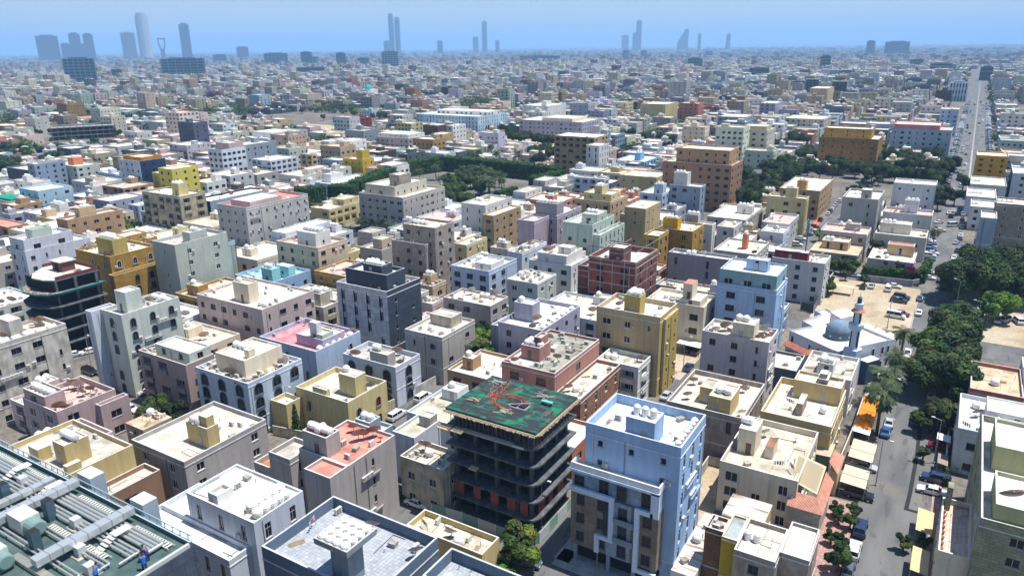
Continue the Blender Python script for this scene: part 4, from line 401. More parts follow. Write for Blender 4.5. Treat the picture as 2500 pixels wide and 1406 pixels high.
CAR_SPOTS = [('suv',-5.1,114.9,90,'n'),('suv',-5.2,108.4,90,'w'),('hatch',-5.3,103.4,90,'t'),('suv',-6.6,124.9,0,'k'),('sedan',-7.1,135.2,0,'s'),('suv',-0.2,159.4,90,'b'),('sedan',-5.0,151.2,90,'b'),('sedan',-4.8,155.5,90,'s'),('sedan',4.7,150.2,180,'m'),('suv',4.5,137.0,180,'n'),('sedan',4.1,132.5,180,'w'),('suv',9.6,146.6,80,'w'),('sedan',4.6,157.3,180,'k'),('sedan',-4.6,198.1,90,'w'),('suv',-4.6,192.2,90,'w'),('sedan',-3.8,187.3,90,'w'),('sedan',-4.8,178.0,90,'w'),('sedan',-8.9,170.3,0,'k'),('sedan',-4.3,231.8,90,'w'),('sedan',-4.9,246.0,90,'t'),('suv',-9.8,244.5,-8,'n'),('suv',-10.2,240.4,-5,'k'),('van',-9.7,225.3,-5,'w'),('sedan',-8.6,228.5,-12,'m'),('sedan',-21.3,250.1,90,'k'),('sedan',-19.1,252.0,90,'s'),('suv',-14.2,251.3,90,'w'),('sedan',-12.9,255.5,-5,'w'),('sedan',-8.4,260.9,0,'k'),('sedan',-25.6,261.6,0,'s'),('suv',2.9,244.7,90,'t'),('sedan',6.0,247.1,-20,'w'),('suv',10.3,240.1,80,'w'),('pickup',14.9,235.5,90,'s'),('suv',17.1,237.3,60,'s'),('suv',19.8,237.7,110,'w'),('van',9.6,230.9,60,'w'),('suv',1.9,174.2,90,'s'),('sedan',-4.0,277.7,0,'w'),('sedan',-4.1,270.7,0,'w'),('sedan',-6.5,324.8,5,'w'),('sedan',-6.1,320.1,0,'n'),('suv',-6.0,315.1,0,'w'),('sedan',-5.6,310.6,5,'b'),('sedan',-4.7,305.5,0,'w'),('suv',-5.4,300.7,0,'w'),('sedan',-5.3,295.9,5,'b'),('sedan',2.5,327.0,80,'s'),('suv',3.4,314.2,90,'t'),('sedan',2.4,302.5,90,'w'),('sedan',2.3,297.7,90,'w'),('suv',-0.9,378.2,90,'k'),('van',0.5,358.8,40,'w'),('sedan',-5.0,363.0,60,'w'),('sedan',-0.5,392.2,90,'w'),('sedan',1.3,384.3,80,'k'),('sedan',7.0,324.0,0,'w'),('sedan',6.8,320.1,0,'w'),('sedan',5.3,357.5,0,'n'),('suv',-50.0,343.0,90,'k'),('sedan',-50.1,328.9,0,'m'),('sedan',-50.2,322.3,0,'w'),('sedan',-49.4,312.4,60,'b'),('sedan',-51.0,304.7,0,'w'),('sedan',-50.8,298.8,0,'n'),('suv',-50.5,294.0,0,'w'),('sedan',-3.8,346.1,20,'w'),('suv',-155.5,88.0,80,'k'),('sedan',-152.5,87.2,80,'w'),('sedan',-144.1,86.9,85,'s'),('sedan',-187.3,94.0,80,'w'),('sedan',-188.7,90.7,60,'w'),('suv',-174.5,86.5,0,'k'),('sedan',-170.7,87.6,0,'s'),('sedan',-147.6,80.0,0,'w'),('sedan',-99.1,126.1,0,'s'),('sedan',-97.3,127.9,10,'t'),('suv',-95.1,116.4,90,'w'),('suv',-94.8,106.9,90,'w'),('suv',-141.6,183.7,90,'s'),('suv',-96.5,196.0,0,'w'),('sedan',-49.4,161.9,90,'n'),('sedan',-48.6,144.6,90,'s'),('sedan',-52.9,173.0,85,'k'),('sedan',-50.8,172.6,85,'k'),('suv',-74.8,84.7,0,'k'),('sedan',-71.2,84.0,0,'w'),('hatch',-47.1,80.6,10,'t'),('sedan',-366.4,310.8,90,'n'),('suv',-358.1,306.7,20,'k'),('sedan',-357.0,308.9,20,'s'),('sedan',-354.7,318.7,0,'w'),('suv',-347.5,313.9,0,'k'),('sedan',-344.4,319.0,0,'t'),('sedan',-336.5,313.1,10,'w'),('sedan',-367.4,326.2,0,'w'),('sedan',-367.4,320.8,0,'s'),('sedan',-368.1,316.2,0,'w'),('sedan',-369.4,307.6,0,'w')]
HEDGES = {'garden': [(-22.9, 259.3), (-14.0, 261.0), (-6.0, 264.1), (-4.5, 281.0)], 'garageA': [(-287.1, 258.5), (-278.7, 270.7)], 'garageB': [(-278.6, 274.7), (-264.8, 279.4)], 'park': [(-280.1, 289.0), (-286.3, 334.0), (-289.7, 353.6), (-283.1, 380.1), (-246.7, 379.5), (-213.1, 377.1), (-196.0, 372.6)], 'parkR': [(-195.7, 373.1), (-197.7, 344.6)], 'green': [(6.3, 149.3), (6.0, 136.5)], 'lane': [(-202.9, 316.3), (-201.5, 332.8)]}
LAMPS = [(-38.0, 85.5), (-49.8, 89.5), (-50.0, 159.9), (-51.1, 147.3), (-177.2, 88.5), (3.9, 143.9), (4.7, 241.7), (-10.9, 215.1), (9.8, 222.9), (4.8, 261.4), (-112.2, 92.9), (-4.5, 130.4), (8.4, 328.3), (7.9, 288.0)]
# ------------------------------------------------------------------ shared small things
def win_mesh(w_, h_, style, fr):
    b = MB(); fc = C[fr] if isinstance(fr, str) else fr; t = .055
    if style == 'arch':
        seg = 8; r = w_/2; hz = h_-r
        arc = [(r*math.cos(math.pi*i/seg), hz+r*math.sin(math.pi*i/seg)) for i in range(seg+1)]
        pts = [(-r, 0), (r, 0)] + arc
        b.face([(x, -.03, z) for x, z in pts], 'glass', (0, 0, 0))
        ro = r+.16; arc2 = [(ro*math.cos(math.pi*i/seg), hz+ro*math.sin(math.pi*i/seg)) for i in range(seg+1)]
        out = [(ro, -.05)] + arc2 + [(-ro, -.05)]; inn = [(r, -.05)] + arc + [(-r, -.05)]
        for i in range(len(out)-1):
            (a, c_), (d, e) = out[i], out[i+1]; (f, g), (h, k) = inn[i], inn[i+1]
            b.face([(a,-.13,c_),(d,-.13,e),(h,-.13,k),(f,-.13,g)], 'plaster', fc); b.face([(a,0,c_),(d,0,e),(d,-.13,e),(a,-.13,c_)], 'plaster', fc)
            b.face([(f,-.13,g),(h,-.13,k),(h,0,k),(f,0,g)], 'plaster', fc)
        b.box(-.03, .03, -.06, -.03, 0, hz, 'metal', fc); b.box(-ro-.1, ro+.1, -.22, 0, -.14, -.02, 'plaster', fc)
    else:
        x0, x1 = -w_/2, w_/2
        b.face([(x0,.16,0),(x1,.16,0),(x1,.16,h_),(x0,.16,h_)], 'glass', (0, 0, 0))
        for (a, c_, d, e) in ((x0, x1, 0, t), (x0, x1, h_-t, h_), (x0, x0+t, t, h_-t), (x1-t, x1, t, h_-t)): b.box(a, c_, .11, .155, d, e, 'metal', fc)
        if w_ > .9: b.box(-.03, .03, .115, .155, t, h_-t, 'metal', fc)
        if h_ > 1.9: b.box(x0+t, x1-t, .12, .155, h_*.62, h_*.62+.06, 'metal', fc)
        b.box(x0-.08, x1+.08, -.07, .0, -.09, -.003, 'plaster', fc)
    return b.mesh('window')
_W = {}
def winm(w_, h_, style, fr):
    k = (round(w_, 1), round(h_, 1), style, fr)
    if k not in _W: _W[k] = win_mesh(k[0], k[1], style, fr)
    return _W[k]
def ac_mesh():
    b = MB(); g = (.62, .61, .57)
    b.box(-.4, .4, -.32, .0, 0, .6, 'metal', g, True)
    b.face([(-.34,-.325,.06),(.18,-.325,.06),(.18,-.325,.54),(-.34,-.325,.54)], 'metal', (.12,.12,.12))
    for i in range(10):
        a, c_ = 2*math.pi*i/10, 2*math.pi*(i+1)/10
        b.face([(-.08,-.332,.3),(-.08+.2*math.cos(a),-.332,.3+.2*math.sin(a)),(-.08+.2*math.cos(c_),-.332,.3+.2*math.sin(c_))], 'metal', (.3,.3,.29))
    return b.mesh('air_conditioner')
AC = ac_mesh()
def tank(kind):
    b = MB(); w_ = (.8, .8, .78)
    if kind == 'h':      # ribbed horizontal tank on two saddles
        pr = [(0, -1.05), (.35, -1.03), (.55, -.9)]
        for i in range(9):
            h = -.8+i*.2; pr += [(.62, h-.05), (.66, h), (.62, h+.05)]
        pr += [(.55, .9), (.35, 1.03), (0, 1.05)]
        b.lathe(pr, 0, 0, .78, 'opaint', w_, 14, 'x'); b.lathe([(.22, 0), (.22, .12), (.0, .14)], 0, 0, 1.38, 'opaint', w_, 8)
        for x in (-.6, .6): b.box(x-.1, x+.1, -.5, .5, 0, .3, 'conc', (.4, .4, .4))
        b.tube((.85, 0, 1.1), (1.25, 0, .1), .03, 'metal', (.6, .6, .6), 4)
    elif kind == 'r':    # squat round tank with ribs
        pr = [(.0, 0), (.62, 0), (.72, .15), (.76, .3), (.72, .42), (.78, .55), (.73, .68), (.76, .8), (.62, 1.0), (.40, 1.16), (.22, 1.2), (.22, 1.3), (0, 1.32)]
        b.lathe(pr, 0, 0, .12, 'opaint', w_, 14)
        for k in range(3):
            a = k*2.1; b.box(.5*math.cos(a)-.1, .5*math.cos(a)+.1, .5*math.sin(a)-.1, .5*math.sin(a)+.1, 0, .16, 'conc', (.4, .4, .4))
        b.tube((.7, 0, .3), (1.15, .1, .02), .03, 'metal', (.5, .5, .5), 4)
    else:                # upright drum tank with shoulder
        pr = [(.0, 0), (.5, 0), (.52, .35), (.55, .38), (.52, .41), (.52, .75), (.55, .78), (.52, .81), (.52, 1.15), (.38, 1.32), (.2, 1.38), (.2, 1.46), (0, 1.47)]
        b.lathe(pr, 0, 0, .02, 'opaint', w_, 14)
    return b.mesh('water_tank', smooth=False)
TK = {k: tank(k) for k in 'hrv'}
def dish_mesh(rad):
    b = MB(); b.tube((0, 0, 0), (0, 0, .75*rad+.35), .05, 'metal', (.3, .3, .3), 5); b.box(-.25, .25, -.25, .25, 0, .06, 'conc', (.45, .45, .45))
    tilt = R(52); cz = .75*rad+.4; seg = 16; rings = [(0, 0), (.5*rad, .07*rad), (rad*.8, .17*rad), (rad, .27*rad)]
    def P(r, d, a):
        x, y, z = r*math.cos(a), r*math.sin(a), d
        return (x, -(y*math.cos(tilt)+0)-z*math.sin(tilt)*.0-(z)*math.sin(R(38))*1.0, cz+y*math.sin(tilt)+z*math.cos(R(38)))
    for i in range(3):
        for k in range(seg):
            a, c_ = 2*math.pi*k/seg, 2*math.pi*(k+1)/seg
            q = [P(*rings[i], a), P(*rings[i], c_), P(*rings[i+1], c_), P(*rings[i+1], a)]
            b.face(q if i else [q[0], q[2], q[3]], 'opaint', (.5, .5, .5))
    f = P(0, rad*.8, 0)
    for a in (0, 2.1, 4.2): b.tube(P(*rings[3], a), f, .025, 'metal', (.35, .35, .35), 3)
    b.box(f[0]-.06, f[0]+.06, f[1]-.06, f[1]+.06, f[2]-.06, f[2]+.06, 'metal', (.6, .6, .6), True)
    return b.mesh('satellite_dish')
DISH = [dish_mesh(.45), dish_mesh(.95), dish_mesh(1.25)]
def car_meshes(kind):
    """car: body, greenhouse glass, roof panel, wheels, lights -> dict name->list of (mesh, loc)"""
    L, W_ = {'sedan': (4.6, 1.8), 'suv': (4.8, 1.95), 'van': (5.0, 2.0), 'hatch': (4.0, 1.75), 'pickup': (5.2, 1.9)}[kind]
    hl, hw = L/2, W_/2
    hood = {'sedan': .92, 'suv': 1.12, 'van': 1.2, 'hatch': .95, 'pickup': 1.1}[kind]; top = {'sedan': 1.42, 'suv': 1.8, 'van': 2.1, 'hatch': 1.5, 'pickup': 1.75}[kind]
    b = MB()
    prof = {'sedan': [(-hl,.35),(-hl,.8),(-hl+.15,hood+.02),(-hl+.9,hood+.06),(hl-1.25,hood),(hl-.25,hood-.14),(hl,.62),(hl,.32)],
            'suv': [(-hl,.4),(-hl,1.0),(-hl+.1,hood+.05),(hl-1.2,hood),(hl-.2,hood-.1),(hl,.75),(hl,.4)],
            'van': [(-hl,.35),(-hl,1.15),(-hl+.05,hood+.03),(hl-.8,hood),(hl-.15,hood-.25),(hl,.7),(hl,.35)],
            'hatch': [(-hl,.35),(-hl,.85),(-hl+.1,hood+.05),(hl-1.1,hood),(hl-.2,hood-.15),(hl,.6),(hl,.32)],
            'pickup': [(-hl,.5),(-hl,1.05),(-hl+.05,hood),(hl-1.3,hood),(hl-.2,hood-.1),(hl,.7),(hl,.45)]}[kind]
    def sect(pf, w0, mt):
        n_ = len(pf)
        for i in range(n_-1):
            (x0, z0), (x1, z1) = pf[i], pf[i+1]
            ins0 = w0-(.1 if z0 > .9*hood or abs(x0) > hl-.1 else 0); ins1 = w0-(.1 if z1 > .9*hood or abs(x1) > hl-.1 else 0)
            b.face([(x0,-ins0,z0),(x1,-ins1,z1),(x1,ins1,z1),(x0,ins0,z0)], mt, (1, 1, 1))
        for s in (-1, 1): b.face([(x, s*(w0-(.1 if z > .9*hood or abs(x) > hl-.1 else 0)), z) for x, z in (pf if s < 0 else pf[::-1])], mt, (1, 1, 1))
    sect(prof, hw, 'car')
    b.box(-hl+.2, hl-.2, -hw+.12, hw-.12, .22, .4, 'rubber', (0, 0, 0), True)
    body = b.mesh('body')
    cab = {'sedan': (-hl+.75, -hl+1.45, .55, hl-1.35+.1), 'suv': (-hl+.08, -hl+.4, .75, hl-1.25), 'van': (-hl+.05, -hl+.2, 1.15, hl-.85), 'hatch': (-hl+.12, -hl+.7, .55, hl-1.1), 'pickup': (-.75, -.55, .7, hl-1.35)}[kind]
    g = MB(); xa, xb, xc, xd = cab; wi = hw-.14; wt = hw-.30; z0, z1 = hood+.0, top
    xb2, xc2 = xb, xc
    g.face([(xa,-wi,z0),(xa,wi,z0),(xb,wt,z1-.03),(xb,-wt,z1-.03)][::-1], 'glass', (0,)*3); g.face([(xd,-wi,z0),(xd,wi,z0),(xc,wt,z1-.03),(xc,-wt,z1-.03)], 'glass', (0,)*3)
    for s in (-1, 1): g.face([(xa,s*wi,z0),(xd,s*wi,z0),(xc,s*wt,z1-.03),(xb,s*wt,z1-.03)], 'glass', (0,)*3)
    glass = g.mesh('glass')
    r = MB(); r.box(xb-.05, xc+.05, -wt-.03, wt+.03, z1-.05, z1, 'car', (1,)*3, True)
    for s in (-1, 1):
        for (xx, xy) in ((xd, xc), (xa, xb), ((xa+xd)/2, (xb+xc)/2)): r.tube((xx, s*wi, z0), (xy, s*wt, z1-.03), .045, 'car', (1,)*3, 4)
    roof = r.mesh('roof_panel')
    wh = MB(); wh.lathe([(0, -.1), (.2, -.1), (.21, -.09)], 0, 0, 0, 'alu', (.5, .5, .5), 10, 'x'); wh.lathe([(.2, -.1), (.31, -.1), (.33, -.07), (.33, .07), (.31, .1), (0, .1)], 0, 0, 0, 'rubber', (0,)*3, 12, 'x')
    wheel = wh.mesh('wheel')
    l_ = MB(); l_.box(-.02, .03, -.16, .16, -.07, .07, 'lampglass', (1,)*3, True); hd = l_.mesh('headlight')
    l_ = MB(); l_.box(-.03, .02, -.16, .16, -.08, .08, 'tail', (1,)*3, True); tl = l_.mesh('tail_light')
    hz = prof[-2][1]-.02
    return dict(body=body, glass=glass, roof=roof, wheel=wheel, hd=hd, tl=tl, hl=hl, hw=hw, hz=hz)
CARS = {}
for kd in ('sedan', 'suv', 'van', 'hatch', 'pickup'):
    CARS[kd] = car_meshes(kd)
def make_car(kind, x, y, rz, color, simple=False, z=0):
    """rz: heading, 0 = +X"""
    d = CARS[kind]; root = empty({'suv': 'suv', 'van': 'van', 'pickup': 'pickup_truck'}.get(kind, 'car'), (x, y, z+.02), rz)
    link('body', d['body'], root, color=color); link('glass', d['glass'], root); link('roof_panel', d['roof'], root, color=color)
    for sx in (-1, 1):
        for sy in (-1, 1):
            w_ = link('wheel', d['wheel'], root, (sx*(d['hl']-.85), sy*(d['hw']-.08), .33), R(90)*-sy)
    if not simple:
        for sy in (-1, 1):
            link('headlight', d['hd'], root, (d['hl']-.02, sy*(d['hw']-.35), d['hz'])); link('tail_light', d['tl'], root, (-d['hl']+.01, sy*(d['hw']-.3), d['hz']+.15))
    return root
# one joined mesh per kind for cars a few pixels long
def joined_car(kind):
    d = CARS[kind]; b = MB()
    def addm(me, off, rz):
        cs, sn = math.cos(rz), math.sin(rz); col = me.color_attributes['Col'].data
        for p in me.polygons:
            b.face([(v[0]*cs-v[1]*sn+off[0], v[0]*sn+v[1]*cs+off[1], v[2]+off[2]) for v in (me.vertices[i].co for i in p.vertices)], {x: k for k, x in M.items()}[me.materials[p.material_index]], (1, 1, 1))
    addm(d['body'], (0, 0, 0), 0); addm(d['glass'], (0, 0, 0), 0); addm(d['roof'], (0, 0, 0), 0)
    for sx in (-1, 1):
        for sy in (-1, 1): addm(d['wheel'], (sx*(d['hl']-.85), sy*(d['hw']-.08), .33), R(90)*-sy)
    return b.mesh('car')
JCAR = {k: joined_car(k) for k in ('sedan', 'suv', 'hatch')}

# ------------------------------------------------------------------ trees
def leafball(b, cx, cy, cz, rx, rz_, n_, rnd, cols, size, hollow=.55):
    for _ in range(n_):
        while True:
            x, y, z = rnd.uniform(-1, 1), rnd.uniform(-1, 1), rnd.uniform(-1, 1); q = x*x+y*y+z*z
            if hollow**2 < q < 1: break
        p = Vector((cx+x*rx, cy+y*rx, cz+z*rz_)); nrm = Vector((x+rnd.uniform(-.6, .6), y+rnd.uniform(-.6, .6), z+.35+rnd.uniform(-.6, .6))).normalized()
        u = nrm.orthogonal().normalized(); u = (Matrix.Rotation(rnd.uniform(0, 6.28), 3, nrm) @ u); v = nrm.cross(u); s = size*rnd.uniform(.6, 1.3)
        b.face([p-u*s-v*s*.5, p+u*s-v*s*.35, p+u*s*.7+v*s*.5, p-u*s*.8+v*s*.45], 'leaf', cols[rnd.randrange(len(cols))])
GREENS = [(.055,.10,.02), (.085,.13,.025), (.035,.065,.018), (.11,.15,.035), (.025,.045,.013), (.075,.10,.04)]
def make_tree(name, h, cr, seed, dens=1.0, leaf=.42):
    rnd = random.Random(seed); t = MB()
    t.tube((0, 0, 0), (.1, .05, h*.42), .16+cr*.03, 'bark', (0,)*3, 7, .12+cr*.015)
    crown = MB(); n_l = max(8, int(cr*3.3))
    for i in range(n_l):
        a = 2*math.pi*i/n_l*2.4+rnd.uniform(-.4, .4); rr = cr*math.sqrt(rnd.uniform(.0, 1))*.72; cz = h*.42+rnd.uniform(.05, .52)*h*(1-.5*(rr/cr)**2)
        bx, by = rr*math.cos(a), rr*math.sin(a); br = cr*rnd.uniform(.3, .46)
        t.tube((.1, .05, h*.36), (bx*.8, by*.8, cz-br*.2), .10+cr*.01, 'bark', (0,)*3, 5, .04)
        base = rnd.choice(GREENS); cols = [tuple(min(1, c_*rnd.uniform(.75, 1.3)) for c_ in base) for _ in range(4)]
        leafball(crown, bx, by, cz, br, br*.88, int(190*dens*br*br/ (leaf*leaf*2.2*1.6)*.22)+90, rnd, cols, leaf)
    return t.mesh('trunk'), crown.mesh('crown')
def make_palm(h, seed):
    rnd = random.Random(seed); t = MB(); t.tube((0, 0, 0), (.15, .1, h), .24, 'bark', (0,)*3, 7, .17); cr = MB()
    for i in range(34):
        a = i*2.399+rnd.uniform(-.2, .2); up = rnd.uniform(-.35, 1.1); L = rnd.uniform(2.2, 2.9); prev = Vector((.15, .1, h)); d = Vector((math.cos(a)*math.cos(up), math.sin(a)*math.cos(up), math.sin(up)))
        side = Vector((-math.sin(a), math.cos(a), 0)); col = random.Random(i+seed).choice([(.07,.11,.04), (.10,.14,.06), (.05,.09,.035), (.13,.15,.08)])
        pts = [prev]
        for k in range(6): d = (d+Vector((0, 0, -.22))).normalized(); pts.append(pts[-1]+d*L/6)
        for k in range(6):
            w0, w1 = (.12+.5*math.sin(math.pi*(k+.3)/7))*.9, (.12+.5*math.sin(math.pi*(k+1.3)/7))*.9
            for s in (-1, 1):
                for q in range(3):
                    f0, f1 = q/3, (q+.55)/3; p0 = pts[k].lerp(pts[k+1], f0); p1 = pts[k].lerp(pts[k+1], f1); dr = Vector((0, 0, -.18))
                    cr.face([p0, p1, p1+side*s*w1+dr+(pts[k+1]-pts[k])*.6, p0+side*s*w0+dr+(pts[k+1]-pts[k])*.6], 'leaf', col)
    return t.mesh('trunk'), cr.mesh('crown')
def make_conifer(h, seed):
    rnd = random.Random(seed); t = MB(); t.tube((0, 0, 0), (0, 0, h*.3), .15, 'bark', (0,)*3, 6); cr = MB()
    for i in range(8):
        z = h*(.12+.1*i); r = max(.25, 1.05*(1-(i/8.5)**1.6)); leafball(cr, 0, 0, z, r, h*.09, 130, rnd, GREENS[:3], .2, .4)
    return t.mesh('trunk'), cr.mesh('crown')
TREES = {'big': [make_tree('t', 9, 5.2, s, 1.0, .36) for s in (1, 2, 3)], 'mid': [make_tree('t', 6.5, 3.2, s, 1.0, .27) for s in (4, 5, 6)],
         'small': [make_tree('t', 3.2, 1.3, s, 1.2, .17) for s in (7, 8)], 'palm': [make_palm(6.5, 1), make_palm(5, 2), make_palm(8, 3)], 'cypress': [make_conifer(8, 3)]}
TREE_LOG = []
def tree(kind, x, y, h=None, var=None, tint=(1, 1, 1), rz=None, label=None, group=None, z=0):
    v = TREES[kind]; i = (var if var is not None else random.randrange(len(v))) % len(v); base = {'big': 9, 'mid': 6.5, 'small': 3.2, 'palm': [6.5, 5, 8][i % 3], 'cypress': 8}[kind]
    s = (h or base)/base; nm = {'palm': 'palm_tree', 'cypress': 'cypress_tree'}.get(kind, 'tree')
    r = empty(nm, (x, y, z), random.uniform(0, 6.28) if rz is None else rz); r.scale = (s,)*3
    link('trunk', v[i][0], r); link('crown', v[i][1], r, color=tint)
    if label: tag(r, label, 'palm tree' if kind == 'palm' else 'tree', group)
    else: TREE_LOG.append((r, kind, group))
    return r
def hedge(pts, wd, h, label, z0=0):
    rnd = random.Random(len(label)); b = MB()
    for (a, c_) in zip(pts[:-1], pts[1:]):
        a, c_ = Vector((*a, 0)), Vector((*c_, 0)); L = (c_-a).length; d = (c_-a).normalized(); s = Vector((-d.y, d.x, 0))
        q = [a-s*wd*.42, a+s*wd*.42, c_+s*wd*.42, c_-s*wd*.42]
        b.prism([(p.x, p.y) for p in q], z0+.1, z0+h*.93, 'leaf', (.025, .045, .012))
        lf = .2 if L < 60 and h < 4 else .36
        n_ = int(L*(h*2+wd)/(lf*lf)*.5)
        for _ in range(min(n_, 16000)):
            u = rnd.uniform(0, L); face = rnd.random()
            if face < wd/(2*h+wd)+.1: off, z = rnd.uniform(-wd/2, wd/2), h*rnd.uniform(.92, 1.05); nr = Vector((0, 0, 1))
            else: sg = rnd.choice((-1, 1)); off, z = sg*wd/2*rnd.uniform(.85, 1.05), rnd.uniform(0, h); nr = s*sg+Vector((0, 0, .3))
            bump = .35*math.sin(u*.9)+.25*math.sin(u*2.3+1)
            p = a+d*u+s*off+Vector((0, 0, z0+z+(bump*.5 if z > h*.9 else 0))); nr = (nr+Vector((rnd.uniform(-.7, .7), rnd.uniform(-.7, .7), rnd.uniform(-.5, .5)))).normalized()
            e = nr.orthogonal().normalized()*lf*rnd.uniform(.6, 1.2); f = nr.cross(e)*.7
            g = rnd.uniform(.7, 1.5); b.face([p-e-f, p+e-f, p+e+f, p-e+f], 'leaf', (.035*g, .09*g, .016*g))
    o = b.build('hedge', None); tag(o, label, 'hedge'); return o
# ------------------------------------------------------------------ buildings
def facecol(k, face):
    t = FACE2.get(k); return sat(C[(t[0] if face == 'L' else t[1])] if t else C[k])
ANCH = {}          # id -> (short name, roof centre)
RECTS = []         # footprints (x0,x1,y0,y1,z)
NW = {'n': 0}
class Face:
    """one outer wall: s runs left to right as seen from outside"""
    def __init__(s, kind, x0, x1, y0, y1):
        s.k = kind; s.b = (x0, x1, y0, y1); s.W = (x1-x0) if kind == 'L' else (y1-y0)
        s.rz = {'L': 0, 'R': R(90), 'W': R(-90)}[kind]
    def p(s, u, z, d=0):
        x0, x1, y0, y1 = s.b
        if s.k == 'L': return (x0+u, y0+d, z)
        if s.k == 'R': return (x1-d, y0+u, z)
        return (x0+d, y1-u, z)
def box_on(b, F, u0, u1, z0, z1, d0, d1, mt, col):
    """box on a wall, d measured outwards"""
    P = lambda u, z, d: F.p(u, z, -d)
    b.face([P(u0,z0,d1),P(u1,z0,d1),P(u1,z1,d1),P(u0,z1,d1)], mt, col); b.face([P(u0,z1,d1),P(u1,z1,d1),P(u1,z1,d0),P(u0,z1,d0)], mt, col)
    b.face([P(u0,z0,d0),P(u0,z0,d1),P(u0,z1,d1),P(u0,z1,d0)], mt, col); b.face([P(u1,z0,d1),P(u1,z0,d0),P(u1,z1,d0),P(u1,z1,d1)], mt, col)
    b.face([P(u0,z0,d0),P(u1,z0,d0),P(u1,z0,d1),P(u0,z0,d1)], mt, col)
STY = {  # style: (w, h, sill, keep, windowstyle)
 'p': (1.35, 1.4, .95, .92, 'r'), 'f': (1.6, 1.3, 1.0, .7, 'r'), 's': (.85, 1.0, 1.2, .85, 'r'), 'b': (2.2, 1.6, .7, .9, 'r'), 'v': (.9, 2.2, .5, .85, 'r'), 't': (1.0, 2.3, .2, .9, 'r'),
 'a': (1.15, 1.9, .7, .85, 'arch'), 'A': (1.9, 2.3, .5, .9, 'arch'), 'h': (2.9, 1.7, 1.0, .85, 'bal'), 'd': (1.4, 1.7, .6, .9, 'r'), 'q': (1.0, 2.2, .5, .8, 'strip'), 'u': (1.9, 1.8, .6, .9, 'open'), 'n': (1, 1, 1, 0, 'r')}
